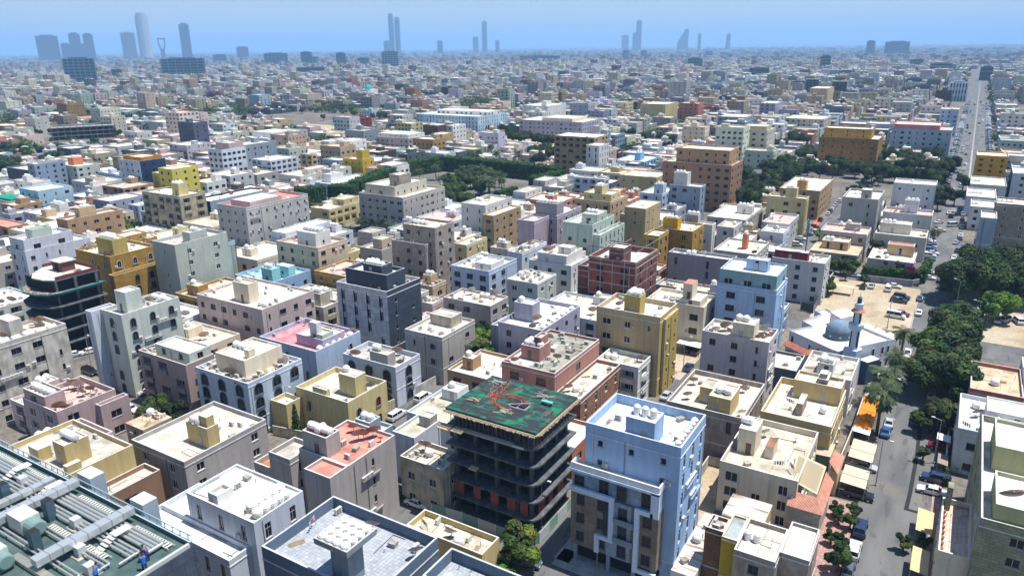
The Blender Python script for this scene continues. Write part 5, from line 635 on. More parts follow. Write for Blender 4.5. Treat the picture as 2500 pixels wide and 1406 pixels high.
def wall_face(b, F, z0, z1, ztop, mt, col, style, sp, rnd, root, far, frcol, acs, shelf):
    W = F.W; st = STY[style]; w_, h_, sill, keep, ws = st
    if sp: w_ = min(w_, sp*.72)
    nf = max(1, int(round((z1-z0)/3.3))) if (z1-z0) > 2.4 else 0
    fh = (z1-z0)/nf if nf else 1; nc = int((W-.9)/max(sp, w_+.5))
    if style == 'n' or nf == 0 or nc < 1:
        b.face([F.p(0,z0), F.p(W,z0), F.p(W,ztop), F.p(0,ztop)], mt, col); return
    pitch = W/nc; z = z0
    colsel = [rnd.random() for _ in range(nc)]
    for r in range(nf):
        zf = z0+r*fh; zb = zf+min(sill, fh-h_-.15); zt = min(zb+h_, zf+fh-.12)
        row = []
        for i in range(nc):
            cu = pitch*(i+.5); ww = w_; q = colsel[i]
            if rnd.random() > keep: continue
            if style in 'pf' and q < .25: ww = .6
            if style in 'pd' and q > .8: ww = min(2.0, pitch*.7)
            row.append((cu, ww))
        if ws == 'arch': row2, holes = row, []
        else: holes = row
        if holes:
            b.face([F.p(0,z), F.p(W,z), F.p(W,zb), F.p(0,zb)], mt, col); u = 0
            dp = {'bal': 1.1, 'open': .5}.get(ws, .16)
            for cu, ww in holes:
                a, c_ = cu-ww/2, cu+ww/2
                b.face([F.p(u,zb), F.p(a,zb), F.p(a,zt), F.p(u,zt)], mt, col)
                b.face([F.p(a,zb), F.p(c_,zb), F.p(c_,zb,dp), F.p(a,zb,dp)], mt, col); b.face([F.p(a,zt,dp), F.p(c_,zt,dp), F.p(c_,zt), F.p(a,zt)], mt, col)
                b.face([F.p(a,zb), F.p(a,zb,dp), F.p(a,zt,dp), F.p(a,zt)], mt, col); b.face([F.p(c_,zb,dp), F.p(c_,zb), F.p(c_,zt), F.p(c_,zt,dp)], mt, col)
                if ws == 'open': b.face([F.p(a,zb,dp), F.p(c_,zb,dp), F.p(c_,zt,dp), F.p(a,zt,dp)], 'dark', (0,)*3)
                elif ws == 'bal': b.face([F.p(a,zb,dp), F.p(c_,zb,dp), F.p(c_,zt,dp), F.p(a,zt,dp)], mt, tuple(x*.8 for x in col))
                if far and ws != 'bal': b.face([F.p(a,zb,dp), F.p(c_,zb,dp), F.p(c_,zt,dp), F.p(a,zt,dp)], 'glass', (0,)*3)
                u = c_
            b.face([F.p(u,zb), F.p(W,zb), F.p(W,zt), F.p(u,zt)], mt, col); z = zt
        for cu, ww in row:
            if ws == 'open': 
                box_on(b, F, cu-ww/2-.2, cu+ww/2+.2, zt, zt+.25, 0, .05, 'conc', C['conc']); continue
            if ws == 'bal':
                if far: b.face([F.p(cu-ww/2+.4,zb,1.09), F.p(cu+ww/2-.4,zb,1.09), F.p(cu+ww/2-.4,zt-.3,1.09), F.p(cu-ww/2+.4,zt-.3,1.09)], 'glass', (0,)*3)
                elif root['_nw'] < 96:
                    root['_nw'] += 1; lo = F.p(cu, zb, .9); link('window', winm(ww-1.0, zt-zb-.3, 'r', 'white'), root, [a-b_ for a, b_ in zip(lo, root.location)], F.rz)
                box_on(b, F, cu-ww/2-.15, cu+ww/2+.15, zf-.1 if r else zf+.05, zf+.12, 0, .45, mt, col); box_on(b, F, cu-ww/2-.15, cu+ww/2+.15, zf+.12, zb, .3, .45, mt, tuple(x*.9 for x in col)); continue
            if ws == 'strip' : box_on(b, F, cu-.55, cu-.25+.0, zf+.1, zf+fh-.3 if rnd.random() < .8 else zf+fh, .0, .06, 'dark', (0,)*3)
            if far and ws == 'arch':
                hh = zt-zb; b.face([F.p(cu-ww/2,zb,-.04), F.p(cu+ww/2,zb,-.04), F.p(cu+ww/2,zb+hh*.7,-.04), F.p(cu+ww*.3,zb+hh*.95,-.04), F.p(cu,zb+hh,-.04), F.p(cu-ww*.3,zb+hh*.95,-.04), F.p(cu-ww/2,zb+hh*.7,-.04)], 'glass', (0,)*3)
            elif not far and root['_nw'] < 96:
                root['_nw'] += 1; lo = F.p(cu, zb, 0)
                link('window', winm(ww, zt-zb, 'arch' if ws == 'arch' else 'r', frcol), root, [a-b_ for a, b_ in zip(lo, root.location)], F.rz)
            elif not far and ws != 'arch': b.face([F.p(cu-ww/2,zb,.15), F.p(cu+ww/2,zb,.15), F.p(cu+ww/2,zt,.15), F.p(cu-ww/2,zt,.15)], 'glass', (0,)*3)
            if acs and not far and rnd.random() < .10+.13*acs and root['_na'] < 40:
                root['_na'] += 1; lo = F.p(min(W-.5, max(.5, cu+(ww/2+.5)*rnd.choice((-1, 1)))), zb+rnd.choice((-.15, .1)), 0)
                link('air_conditioner', AC, root, [a-b_ for a, b_ in zip(lo, root.location)], F.rz)
        if shelf and not far and 0 < r < nf and rnd.random() < .45 and W > 7 and root['_na'] < 40:
            us = rnd.uniform(1, W-5.5); nu = rnd.randrange(3, 6); sb = MB(); box_on(sb, F, us, us+4.4, zf-.35, zf-.27, 0, .55, 'metal', tuple(x*.8 for x in col)); box_on(sb, F, us, us+4.4, zf-.27, zf-.05, .52, .55, 'metal', tuple(x*.7 for x in col))
            sb.build('ac_shelf', root, root.location)
            for q in range(nu):
                root['_na'] += 1; lo = F.p(us+.45+q*.88, zf-.27, -.02); link('air_conditioner', AC, root, [a-b_ for a, b_ in zip(lo, root.location)], F.rz)
    b.face([F.p(0,z), F.p(W,z), F.p(W,ztop), F.p(0,ztop)], mt, col)

def parapet_roof(b, x0, x1, y0, y1, z, pr, mt, col, rmt, rcol, cope, t=.24, rim=True):
    if pr < .05 or x1-x0 < .8 or y1-y0 < .8:
        b.face([(x0,y0,z),(x1,y0,z),(x1,y1,z),(x0,y1,z)], rmt, rcol); return
    zr = z-pr; t = min(t, (x1-x0)*.2, (y1-y0)*.2); a0, a1, c0, c1 = x0+t, x1-t, y0+t, y1-t
    b.face([(x0,y0,z),(x1,y0,z),(a1,c0,z),(a0,c0,z)], 'plaster', cope); b.face([(x1,y0,z),(x1,y1,z),(a1,c1,z),(a1,c0,z)], 'plaster', cope)
    b.face([(x1,y1,z),(x0,y1,z),(a0,c1,z),(a1,c1,z)], 'plaster', cope); b.face([(x0,y1,z),(x0,y0,z),(a0,c0,z),(a0,c1,z)], 'plaster', cope)
    b.face([(a0,c0,z),(a1,c0,z),(a1,c0,zr),(a0,c0,zr)], mt, col); b.face([(a1,c0,z),(a1,c1,z),(a1,c1,zr),(a1,c0,zr)], mt, col)
    b.face([(a1,c1,z),(a0,c1,z),(a0,c1,zr),(a1,c1,zr)], mt, col); b.face([(a0,c1,z),(a0,c0,z),(a0,c0,zr),(a0,c1,zr)], mt, col)
ROOFSPOTS = {}
CLUT = {'tank': [], 'dish': [], 'cond': [], 'misc': []}    # (dist, root id, kind, x, y, z, ...)
def building(id_, label, short, blocks):
    k0 = blocks[0]; cx, cy = (k0[0]+k0[1])/2, (k0[2]+k0[3])/2; ztop = max(k[5] for k in blocks)
    dist = math.hypot(cx, cy); far = dist > 345; rnd = random.Random(zlib.crc32(id_.encode()))
    kind = 'apartment_block' if k0[5] > 12.6 else 'house'
    for wd in ('villa', 'hotel', 'office', 'shed', 'tower', 'terrace', 'hall'):
        if wd in label.split(): kind = {'shed': 'shed', 'hotel': 'hotel', 'villa': 'villa', 'office': 'office_block', 'tower': 'apartment_tower', 'terrace': 'terrace_row', 'hall': 'hall'}[wd]
    if id_ in ('brickterrace',): kind = 'roof_terrace'
    if id_ in ('towerhouse', 'gardenroof', 'greypaved'): kind = 'apartment_block'
    root = empty(kind, (cx, cy, 0)); root['_nw'] = 0; root['_na'] = 0
    tag(root, label, kind.replace('_', ' '))
    ANCH[id_] = (short, (cx, cy, ztop))
    for bi, (x0, x1, y0, y1, z0, z, wall, roof, o) in enumerate(blocks):
        if z0 == 0: RECTS.append((x0, x1, y0, y1, z))
        pr = float(o.get('pr', .8)); mt = WM.get(wall, 'plaster'); rmt = RM.get(roof, 'roof'); rc = C.get(roof, C['cream']); b = MB()
        st = str(o.get('w', 'p')); sp = float(o.get('sp', 4)); acs = int(float(o.get('ac', 1 if dist < 270 and wall not in ('redbrick', 'slate', 'greystripe') else 0)))
        visx = 'W' if x0 > 1.5 else 'R'; cope = tuple(min(.8, x*.35+.48) for x in C[FACE2[wall][0] if wall in FACE2 else wall])
        frc = rnd.choice(['brown', 'darkgrey', 'greystone', 'charcoal', 'white'])
        if wall in ('ochre', 'ochrelight', 'ochrebrown'): cope = (.6, .5, .3)
        if 'ov' in o:
            cope = (.55, .53, .48)
            ov = abs(float(o['ov'])); zm = z-.75; sx = (x1-x0)*.2+.2; sy = (y1-y0)*.2+.2
            b.box(x0+sx, x1-sx, y0+sy, y1-sy, z0, zm, mt, facecol(wall, 'L')); b.box(x0, x1, y0, y1, zm, z-.001, mt, facecol(wall, 'L'), True, topcol=rc, topmt='roof') if pr < .05 else None
            if pr >= .05:
                for f_, ps in enumerate(([(x0,y0),(x1,y0)], [(x1,y0),(x1,y1)], [(x1,y1),(x0,y1)], [(x0,y1),(x0,y0)])):
                    (a, c_), (d, e) = ps; b.face([(a,c_,zm),(d,e,zm),(d,e,z),(a,c_,z)], mt, facecol(wall, 'L'))
                b.face([(x0,y1,zm),(x1,y1,zm),(x1,y0,zm),(x0,y0,zm)], mt, facecol(wall, 'L'))
        else:
            for fk in ('L', visx):
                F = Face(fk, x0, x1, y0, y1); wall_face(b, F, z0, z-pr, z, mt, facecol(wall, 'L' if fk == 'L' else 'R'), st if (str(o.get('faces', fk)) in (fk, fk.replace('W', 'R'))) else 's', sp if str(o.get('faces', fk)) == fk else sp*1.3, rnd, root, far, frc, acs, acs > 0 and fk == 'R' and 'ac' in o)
            for fk in ('B', 'O'):
                col = facecol(wall, 'L')
                if fk == 'B': b.face([(x1,y1,z0),(x0,y1,z0),(x0,y1,z),(x1,y1,z)], mt, col)
                elif visx == 'R': b.face([(x0,y1,z0),(x0,y0,z0),(x0,y0,z),(x0,y1,z)], mt, col)
                else: b.face([(x1,y0,z0),(x1,y1,z0),(x1,y1,z),(x1,y0,z)], mt, col)
        parapet_roof(b, x0, x1, y0, y1, z, pr, mt, facecol(wall, 'L'), rmt, rc, cope)
        if wall == 'redbrick':
            for fk in ('L', 'R'):
                F = Face(fk, x0, x1, y0, y1)
                for q in range(int((z-z0)/3.3)+1): box_on(b, F, 0, F.W, z0+q*3.3+2.95, z0+q*3.3+3.25, 0, .05, 'conc', (.30, .29, .29))
                for q in range(int(F.W/3.2)+1): box_on(b, F, min(F.W-.3, q*F.W/int(F.W/3.2+.01) if F.W > 3.3 else 0), min(F.W, (q*F.W/int(F.W/3.2+.01) if F.W > 3.3 else 0)+.3), z0, z, .0, .04, 'conc', (.26, .25, .25))
        if wall == 'stripeblue':
            F = Face('R', x0, x1, y0, y1)
            for f0, f1, cc in ((.10, .2, 'mustard'), (.28, .36, 'mustard'), (.60, .68, 'mustard'), (.76, .84, 'mustard'), (.21, .27, 'teal'), (.69, .75, 'teal'), (.93, 1, 'darkgrey')): box_on(b, F, F.W*f0, F.W*f1, .5, z-1.3, 0, .12, 'plaster', C[cc])
        if not far and z0 == 0 and z > 7 and rnd.random() < .6:      # string courses
            for zz in (4.0, z-pr-.25):
                for fk in ('L', visx): F = Face(fk, x0, x1, y0, y1); box_on(b, F, 0, F.W, zz, zz+.18, 0, .07, 'plaster', cope)
        nm = 'wall' if z0 == 0 else ('stair_tower' if (x1-x0)*(y1-y0) < 60 else 'upper_storey')
        wob = b.build(nm, root, root.location)
        if pr >= .05 and x1-x0 >= .8 and y1-y0 >= .8:
            rb = MB(); t = .24; rb.face([(x0+t*.5,y0+t*.5,z-pr+.002),(x1-t*.5,y0+t*.5,z-pr+.002),(x1-t*.5,y1-t*.5,z-pr+.002),(x0+t*.5,y1-t*.5,z-pr+.002)], rmt, rc)
            if roof == 'mixgrey': rb.face([(x0+t,y0+t,z-pr+.02),(x0+(x1-x0)*.45,y0+t,z-pr+.02),(x0+(x1-x0)*.45,y0+(y1-y0)*.7,z-pr+.02),(x0+t,y0+(y1-y0)*.7,z-pr+.02)], 'roof', C['white'])
            if roof == 'mixcream': rb.face([(x0+t,y0+t,z-pr+.02),(x0+(x1-x0)*.4,y0+t,z-pr+.02),(x0+(x1-x0)*.4,y1-t,z-pr+.02),(x0+t,y1-t,z-pr+.02)], 'roof', C['cream'])
            rb.build('roof', root, root.location)
        if z0 > 0 and not far and 5 < (x1-x0)*(y1-y0) and 'ov' not in o:      # door out to the roof
            F = Face('L', x0, x1, y0, y1)
            if F.W > 1.6: db = MB(); u = F.W*rnd.uniform(.3, .65); box_on(db, F, u-.45, u+.45, z0+.02, min(z-.2, z0+2.1), 0, .05, 'metal', rnd.choice([(.12, .07, .05), (.3, .3, .32), (.4, .38, .35)])); db.build('door', root, root.location)
        if dist < 290 and pr > .05 and (x1-x0)*(y1-y0) > 40:      # conduits, cables and patches lying on the roof
            zr = z-pr
            for q in range(rnd.randrange(3, 6)):
                pb = MB()
                a, c_ = rnd.uniform(x0+.5, x1-.5), rnd.uniform(y0+.5, y1-.5); cc = rnd.choice([(.12, .12, .12), (.55, .53, .5), (.3, .28, .26)]); rr_ = rnd.uniform(.03, .06)
                for s_ in range(rnd.randrange(2, 5)):
                    a2, c2 = (min(x1-.4, max(x0+.4, a+rnd.uniform(-4, 4))), c_+rnd.uniform(-.3, .3)) if s_ % 2 else (a+rnd.uniform(-.3, .3), min(y1-.4, max(y0+.4, c_+rnd.uniform(-5, 5)))); c2 = min(y1-.4, max(y0+.4, c2)); a2 = min(x1-.4, max(x0+.4, a2))
                    pb.tube((a, c_, zr+.07), (a2, c2, zr+.07), rr_, 'metal', cc, 4); a, c_ = a2, c2
                pb.build('roof_pipe', root, root.location)
            for q in range(rnd.randrange(1, 4)):
                pb = MB(); a, c_ = rnd.uniform(x0+.5, x1-.6), rnd.uniform(y0+.5, y1-.6); pb.tube((a, c_, zr), (a, c_, zr+rnd.uniform(.4, .9)), .06, 'metal', (.4, .4, .38), 5); pb.build('vent_pipe', root, root.location)
            for q in range(rnd.randrange(1, 3)):
                pb = MB()
                w_, d_ = rnd.uniform(1.2, min(5, (x1-x0)*.4)), rnd.uniform(1.2, min(5, (y1-y0)*.4)); a, c_ = rnd.uniform(x0+.4, x1-w_-.4), rnd.uniform(y0+.4, y1-d_-.4); k_ = rnd.uniform(.72, 1.05)
                pb.face([(a,c_,zr+.015+.006*q),(a+w_,c_,zr+.015+.006*q),(a+w_,c_+d_,zr+.015+.006*q),(a,c_+d_,zr+.015+.006*q)], 'roof', tuple(min(.8, v*k_) for v in rc)); pb.build('roof_patch', root, root.location)
        # drain pipes
        if z0 == 0 and not far and z > 8:
            for q in range(rnd.randrange(1, 4)):
                F = Face(rnd.choice(('L', visx)), x0, x1, y0, y1); u = rnd.uniform(.4, F.W-.4); pb = MB(); a, c_ = F.p(u, z0, -.09), F.p(u, z-pr, -.09); pb.tube(a, c_, .055, 'metal', rnd.choice([(.5, .48, .45), (.2, .2, .2), (.6, .6, .58)]), 5); pb.build('drain_pipe', root, root.location)
    # roof furniture: free roof surface = any block, avoiding blocks standing on it
    def free(bi, mx=.6):
        x0, x1, y0, y1, z0, z, wall, roof, o = blocks[bi]; pr = float(o.get('pr', .8))
        for _ in range(60):
            x, y = rnd.uniform(x0+mx, x1-mx), rnd.uniform(y0+mx, y1-mx)
            if x1-x0 < 2*mx or y1-y0 < 2*mx: return None
            if all(not (q[0]-mx < x < q[1]+mx and q[2]-mx < y < q[3]+mx) for q in blocks if q[4] > 0 and q[5] > z+.2 and q[4] < z+1) and all(abs(x-a)+abs(y-c_) > 1.1 for a, c_ in used): used.append((x, y)); return x, y, z-pr if pr >= .05 else z
        return None
    used = []
    main = 0
    for bi, k in enumerate(blocks):
        o = k[8]
        if 'tr' in o:
            s = str(o['tr']); ty = s[-1] if s[-1] in 'hrv' else 'r'; nn = int(float(s.rstrip('hrv'))); line = nn > 5
            z = k[5]-float(o.get('pr', .8)); sx = rnd.uniform(.55, .7)
            if line: 
                for i in range(nn): CLUT['tank'].append((dist, id_, ty, k[1]-1.1 if i % 2 == 0 or nn < 9 else k[1]-2.9, k[2]+1.3+(k[3]-k[2]-2.6)*(i+.5)/nn, z))
            else:
                f = free(bi, 1.3)
                if f:
                    for i in range(nn):
                        xx, yy = f[0]+(i % 3)*(2.3 if ty == 'h' else 1.7), f[1]+(i//3)*1.7
                        if k[0]+.8 < xx < k[1]-.8 and k[2]+.8 < yy < k[3]-.8: CLUT['tank'].append((dist, id_, ty, xx, yy, z))
        if 'tk' in o:
            s = str(o['tk']); ty = s[-1] if s[-1] in 'hrv' else 'r'; nn = int(float(s.rstrip('hrv')))
            t = k if k[4] > 0 else next((q for q in blocks[bi+1:] if q[4] > 0 and q[1]-q[0] > 1.4), k)
            pr2 = float(t[8].get('pr', .8)); z = t[5]-(pr2 if pr2 > .05 else 0); wx, wy = t[1]-t[0]-1.2, t[3]-t[2]-1.2; st_ = 1.25 if ty == 'v' else (1.5 if ty == 'r' else 1.5)
            sc2 = 1.0
            ncx = max(1, int(wx/st_)+1); ncy = max(1, -(-nn//ncx)); 
            if ncy > int(max(wy, 0)/st_)+1: sc2 = .75; ncx = max(1, int(wx/(st_*sc2))+1); ncy = -(-nn//ncx)
            cnt = 0
            for j in range(ncy):
                for i in range(ncx):
                    if cnt >= nn: break
                    xx = (t[0]+t[1])/2 + (i-(ncx-1)/2)*st_*sc2; yy = (t[2]+t[3])/2+(j-(ncy-1)/2)*st_*sc2
                    if t[2]+.35 < yy < t[3]-.35: CLUT['tank'].append((dist, id_, ty, xx, yy, z, sc2)); cnt += 1
        for _ in range(int(float(o.get('ds', 0)))):
            f = free(bi, .9)
            if f: CLUT['dish'].append((dist, id_, rnd.choice((0, 1, 1, 2)), *f))
        for _ in range(int(float(o.get('jk', 0)))):
            f = free(bi, .8)
            if f: CLUT['misc'].append((dist-60, id_, rnd.randrange(4), *f))
        for _ in range(int(float(o.get('ra', 0)))):
            f = free(bi, .7)
            if f: CLUT['cond'].append((dist, id_, 0, *f))
        if k[5] == ztop or z0 == 0: pass
    area = (k0[1]-k0[0])*(k0[3]-k0[2])
    if roof not in ('tiles',) and id_ not in ('brickterrace', 'corrugated'):
        for _ in range(rnd.randrange(1, 4)):
            f = free(0, .8)
            if f: CLUT['cond'].append((dist+40, id_, 0, *f))
        if 'ds' not in k0[8] and not far:
            for _ in range(rnd.randrange(0, 3)):
                f = free(0, .9)
                if f: CLUT['dish'].append((dist+30, id_, rnd.choice((0, 1)), *f))
        if all('tk' not in k[8] and 'tr' not in k[8] for k in blocks):
            f = free(0, 1.1)
            if f: CLUT['tank'].append((dist, id_, 'r', *f))
        if not far:
            for _ in range(rnd.randrange(1, 4)):
                f = free(0, 1.0)
                if f: CLUT['misc'].append((dist, id_, rnd.randrange(3), *f))
    return root
for h in HEROES: building(*h)
# ------------------------------------------------------------------ ground, roads
def sheet(name, x0, x1, y0, y1, z, mt): g = MB(); g.face([(x0,y0,z),(x1,y0,z),(x1,y1,z),(x0,y1,z)], mt, (1, 1, 1)); return struct(g.build(name))
sheet('ground', -40000, 30000, -400, 40000, 0, 'dust')
g = MB(); g.face([(-39500,2000,.5),(-15500,2000,.5),(-15500,7000,.5),(-9000,14000,.5),(-9000,39500,.5),(-39500,39500,.5)], 'sea', (1,)*3); struct(g.build('sea'))
XS = [-1, -46, -96, -143, -190, -238, -285, -332, -380, -428, -476, -524, -572, -620]
sheet('road', -6.2, 4.2, 20, 400, .012, 'asphalt'); sheet('road', -9, 17, 400, 3200, .014, 'asphalt')
for X in XS[1:]: sheet('road', X-3.6, X+3.6, 25, 900, .016, 'asphalt')
for i, y in enumerate((80, 206, 340, 470, 565, 660, 760, 860)): sheet('road', -650, -6, y-3.4, y+3.4, .020, 'asphalt')
sheet('road', -40, -5, 258, 268, .024, 'asphalt'); sheet('road', -57, -40, 76, 87, .024, 'asphalt'); sheet('road', 4, 60, 205, 217, .024, 'asphalt')
sheet('sandy_lot', -31, -5.5, 214, 257.5, .030, 'sand'); sheet('sandy_plot', -32, -26.95, 93, 122, .030, 'sand'); sheet('sandy_lot', 5, 60, 217, 265, .030, 'sand')
sheet('sandy_lot', -345, -240, 500, 560, .03, 'sand'); sheet('sandy_lot', -385, -330, 298, 318, .03, 'sand'); sheet('sandy_lot', -590, -515, 495, 560, .03, 'sand')
sheet('sandy_ground', -55, -30, 226, 245, .034, 'sand'); sheet('parking_apron', -60, -49, 155, 176, .034, 'sand')
def kerb(x0, x1, y0, y1, col=(.55, .53, .5)): g = MB(); g.box(x0, x1, y0, y1, 0, .13, 'plaster', col); return struct(g.build('kerb'))
def pavement(x0, x1, y0, y1, col=(.50, .44, .40)): g = MB(); g.box(x0, x1, y0, y1, 0, .13, 'paving', col); return struct(g.build('pavement'))
pavement(-44.2, -27, 82.6, 86.9, (.5, .48, .46)); pavement(-44.6, -42, 84, 98, (.5, .48, .46)); pavement(-11, -6.3, 100, 122.5, (.45, .28, .24)); pavement(4.3, 5.6, 100, 142, (.5, .33, .27)); pavement(-11, -6.3, 163, 184)
kerb(3.9, 4.9, 640, 3000, (.32, .31, .3)); kerb(3.9, 4.8, 410, 640, (.4, .39, .37))
for i, (X, y0, y1) in enumerate(((-31, 214, 257), (-5.4, 216, 256))): kerb(X, X+.15, y0, y1)
g = MB(); pl = [(.4,158.5),(.7,144.6),(.6,131),(.4,124.9)]
for (a, c_) in zip(pl, pl[1:]): g.face([(c_[0],c_[1],.05),(c_[0]+.65,c_[1],.05),(a[0]+.65,a[1],.05),(a[0],a[1],.05)], 'patch', (0,)*3)
g.face([(1.05,124.9,.05),(4.2,124.9,.05),(4.2,125.6,.05),(1.05,125.6,.05)], 'patch', (0,)*3); struct(g.build('road_patch'))
for (X0, X1, Y0, Y1) in ((-141, -134, 84.4, 92), (-164, -150, 88, 97), (-143, -137, 176, 190), (-44, -42.5, 150, 166), (-52, -49.5, 330, 350)):
    g = MB(); g.face([(X0,Y0,.04),(X1,Y0,.04),(X1,Y1,.04),(X0,Y1,.04)], 'paving', (.62, .20, .12)); struct(g.build('pavement'))

# ------------------------------------------------------------------ the unfinished frames
def slab_frame(id_, root, poly, levels, deckz, cols, edge=(.13, .14, .15)):
    for i, z in enumerate(levels):
        b = MB(); b.prism(poly, z-.32, z, 'conc', edge, bottom=True); b.build('floor_slab', root, root.location)
    z0 = 0
    for (x, y) in cols:
        b = MB(); b.box(x-.25, x+.25, y-.35, y+.35, 0, deckz-.4, 'conc', (.13, .135, .14)); b.build('column', root, root.location)
root = tag(empty('unfinished_building', (-57.4, 93, 0)), 'dark unfinished concrete frame under green formwork deck littered with orange hoses', 'building')
ANCH['unfinished'] = ('dark unfinished block', (-57.4, 93, 19.5)); RECTS.append((-66.4, -48.6, 85.6, 100.4, 19.5))
X0, X1, Y0, Y1 = -66.0, -48.9, 86.0, 100.0
poly = [(X0, Y0), (X1-2.0, Y0), (X1-.8, Y0+.35), (X1-.2, Y0+1.2), (X1, Y0+2.2), (X1, Y1), (X0, Y1)]
cols = [(x, y) for x in (X0+1.2, X0+5, X0+9, X0+13, X1-1.6) for y in (Y0+1.6, Y0+5.5, Y0+9.5, Y1-1)]
slab_frame('unfinished', root, poly, (3.4, 6.6, 9.8, 13.0, 16.2), 19.4, cols)
b = MB(); b.prism([(X0+.3,Y0-.1),(X1+.1,Y0-.1),(X1+.1,Y1),(X0+.3,Y1)], 19.1, 19.5, 'conc', (.12, .12, .12), topmt='deck', bottom=True); b.build('formwork_deck', root, root.location)
b = MB(); rr = random.Random(3)
for i in range(88):       # timber ends under the deck rim and steel props
    u = X0+.3+i*.195; b.box(u, u+.09, Y0-.7-rr.random()*.35, Y0+.6, 19.0+rr.uniform(-.07, .05), 19.12+rr.uniform(0, .05), 'plaster', (.50, .40, .27), True)
for i in range(72):
    v = Y0+i*.195; b.box(X1-.5, X1+.6+rr.random()*.4, v, v+.09, 19.0+rr.uniform(-.07, .05), 19.12, 'plaster', (.50, .40, .27), True)
b.box(X0, X1+.5, Y0-.55, Y0-.45, 19.14, 19.26, 'plaster', (.5, .4, .28)); b.box(X1+.35, X1+.45, Y0-.3, Y1, 19.14, 19.26, 'plaster', (.5, .4, .28)); b.build('timber_edge', root, root.location)
b = MB()
for i in range(60):
    x, y = X0+.8+i % 20*.82, Y0+.5+(i//20)*.9; b.tube((x, y, 16.2), (x+rr.uniform(-.12, .12), y, 19.1), .045, 'metal', (.20, .16, .13), 4)
for i in range(14):
    y = Y0+.6+i*.95; b.tube((X1-.5, y, 16.2), (X1-.5, y, 19.1), .045, 'metal', (.20, .16, .13), 4)
b.build('steel_props', root, root.location)
b = MB()                  # red brick infill on the first storeys, with openings
for (a, c_, z0, z1) in ((X0+.6, X0+2.6, 3.4, 6.3), (X0+4.6, X0+6.0, 3.4, 6.3), (X0+8.0, X0+9.5, 3.4, 6.3), (X0+11.2, X0+12.7, 3.4, 6.3), (X0+13.6, X0+15.0, 3.4, 6.3)): b.box(a, c_, Y0+1.0, Y0+1.2, z0, z1, 'brick', (.30, .085, .06))
for (a, c_) in ((Y0+2.6, Y0+4.4), (Y0+6, Y0+7.2), (Y0+9, Y0+11)): b.box(X1-1.0, X1-.8, a, c_, 3.4, 6.3, 'brick', (.30, .085, .06))
b.box(X0+1, X1-1.5, Y0+2.6, Y0+2.8, 0, 19, 'conc', (.035, .037, .04)); b.box(X1-3.2, X1-3.0, Y0+2.6, Y1-.5, 0, 19, 'conc', (.035, .037, .04)); b.box(X0+4, X0+4.2, Y0+5, Y1, 0, 19, 'conc', (.1, .1, .1)); b.build('infill_and_painted_shade', root, root.location)  # near-black sheets behind the slab edges paint the interior shade
b = MB(); b.box(X0+3.5, X0+13, Y0-.45, Y0+.6, 16.2, 16.3, 'plaster', (.62, .55, .42)); b.box(X0+2.0, X1-2.1, Y0-.12, Y0+.05, 15.95, 16.32, 'plaster', (.62, .62, .60)); b.box(X0-.6, X0+1.6, Y0-1.6, Y0+.2, 16.25, 16.4, 'plaster', (.55, .42, .25), True); b.box(X0+2.1, X0+4.2, Y0-1.5, Y0+.2, 16.28, 16.45, 'plaster', (.55, .42, .25), True); b.box(X0+5, X0+6.4, Y0-.8, Y0+.2, 9.85, 10.1, 'plaster', (.6, .45, .26), True); b.build('edge_boards', root, root.location)
b = MB()                  # orange hoses snaking over the deck
for q in range(5):
    pts = []; cx, cy, rx, ry = X0+8.2+rr.uniform(-.4, .6), Y0+6.6+rr.uniform(-.4, .4), 3.1-q*.17, 2.3-q*.12
    for k in range(26): a = .4+k*.19; pts.append((cx+rx*math.cos(a)+rr.uniform(-.1, .1), cy+ry*math.sin(a)+rr.uniform(-.1, .1), 19.56+q*.03))
    for p_, r_ in zip(pts, pts[1:]): b.tube(p_, r_, .035, 'metal', (.55, .10, .03), 4)
for q in range(6):
    x, y = X0+5+rr.uniform(-1, 1), Y0+8+rr.uniform(-2, 1); dx, dy = rr.uniform(-.5, .2), rr.uniform(.2, .5)
    for k in range(12): x2, y2 = x+dx+rr.uniform(-.3, .3), y+dy+rr.uniform(-.2, .3); b.tube((x, y, 19.56), (x2, y2, 19.56), .04, 'metal', (.7, .13, .05), 4); x, y = x2, y2
tag(b.build('hose', None), 'tangle of orange hoses curling over the green formwork deck', 'hose')
def pile(x, y, z, n_, L, col, label, seed, cat='timber pile'):
    r_ = random.Random(seed); b = MB()
    for i in range(n_):
        a = r_.uniform(-.5, .5); l = L*r_.uniform(.6, 1); dx, dy = math.cos(a)*l/2, math.sin(a)*l/2; px_, py_ = r_.uniform(-.6, .6), r_.uniform(-.5, .5)
        b.tube((x+px_-dx, y+py_-dy, z+.05+i*.04), (x+px_+dx, y+py_+dy, z+.07+i*.04), .06, 'plaster', tuple(c_*r_.uniform(.8, 1.1) for c_ in col), 4)
    tag(b.build(cat.replace(' ', '_')), label, cat)
pile(X0+3.2, Y0+4, 19.5, 9, 2.4, (.62, .52, .36), 'bundle of pale timber on the green deck near its left corner', 1); pile(X0+9.6, Y0+3.2, 19.5, 10, 2.2, (.66, .56, .4), 'bundle of pale timber in the curl of the orange hoses', 2)
pile(X0+12.5, Y0+10.6, 19.5, 12, 3.0, (.55, .5, .42), 'grid of grey timber beside the teal board on green deck', 3); pile(X0+2.6, Y0+11.8, 19.5, 4, 2.8, (.7, .68, .62), 'two white planks at the far left corner of green deck', 4)
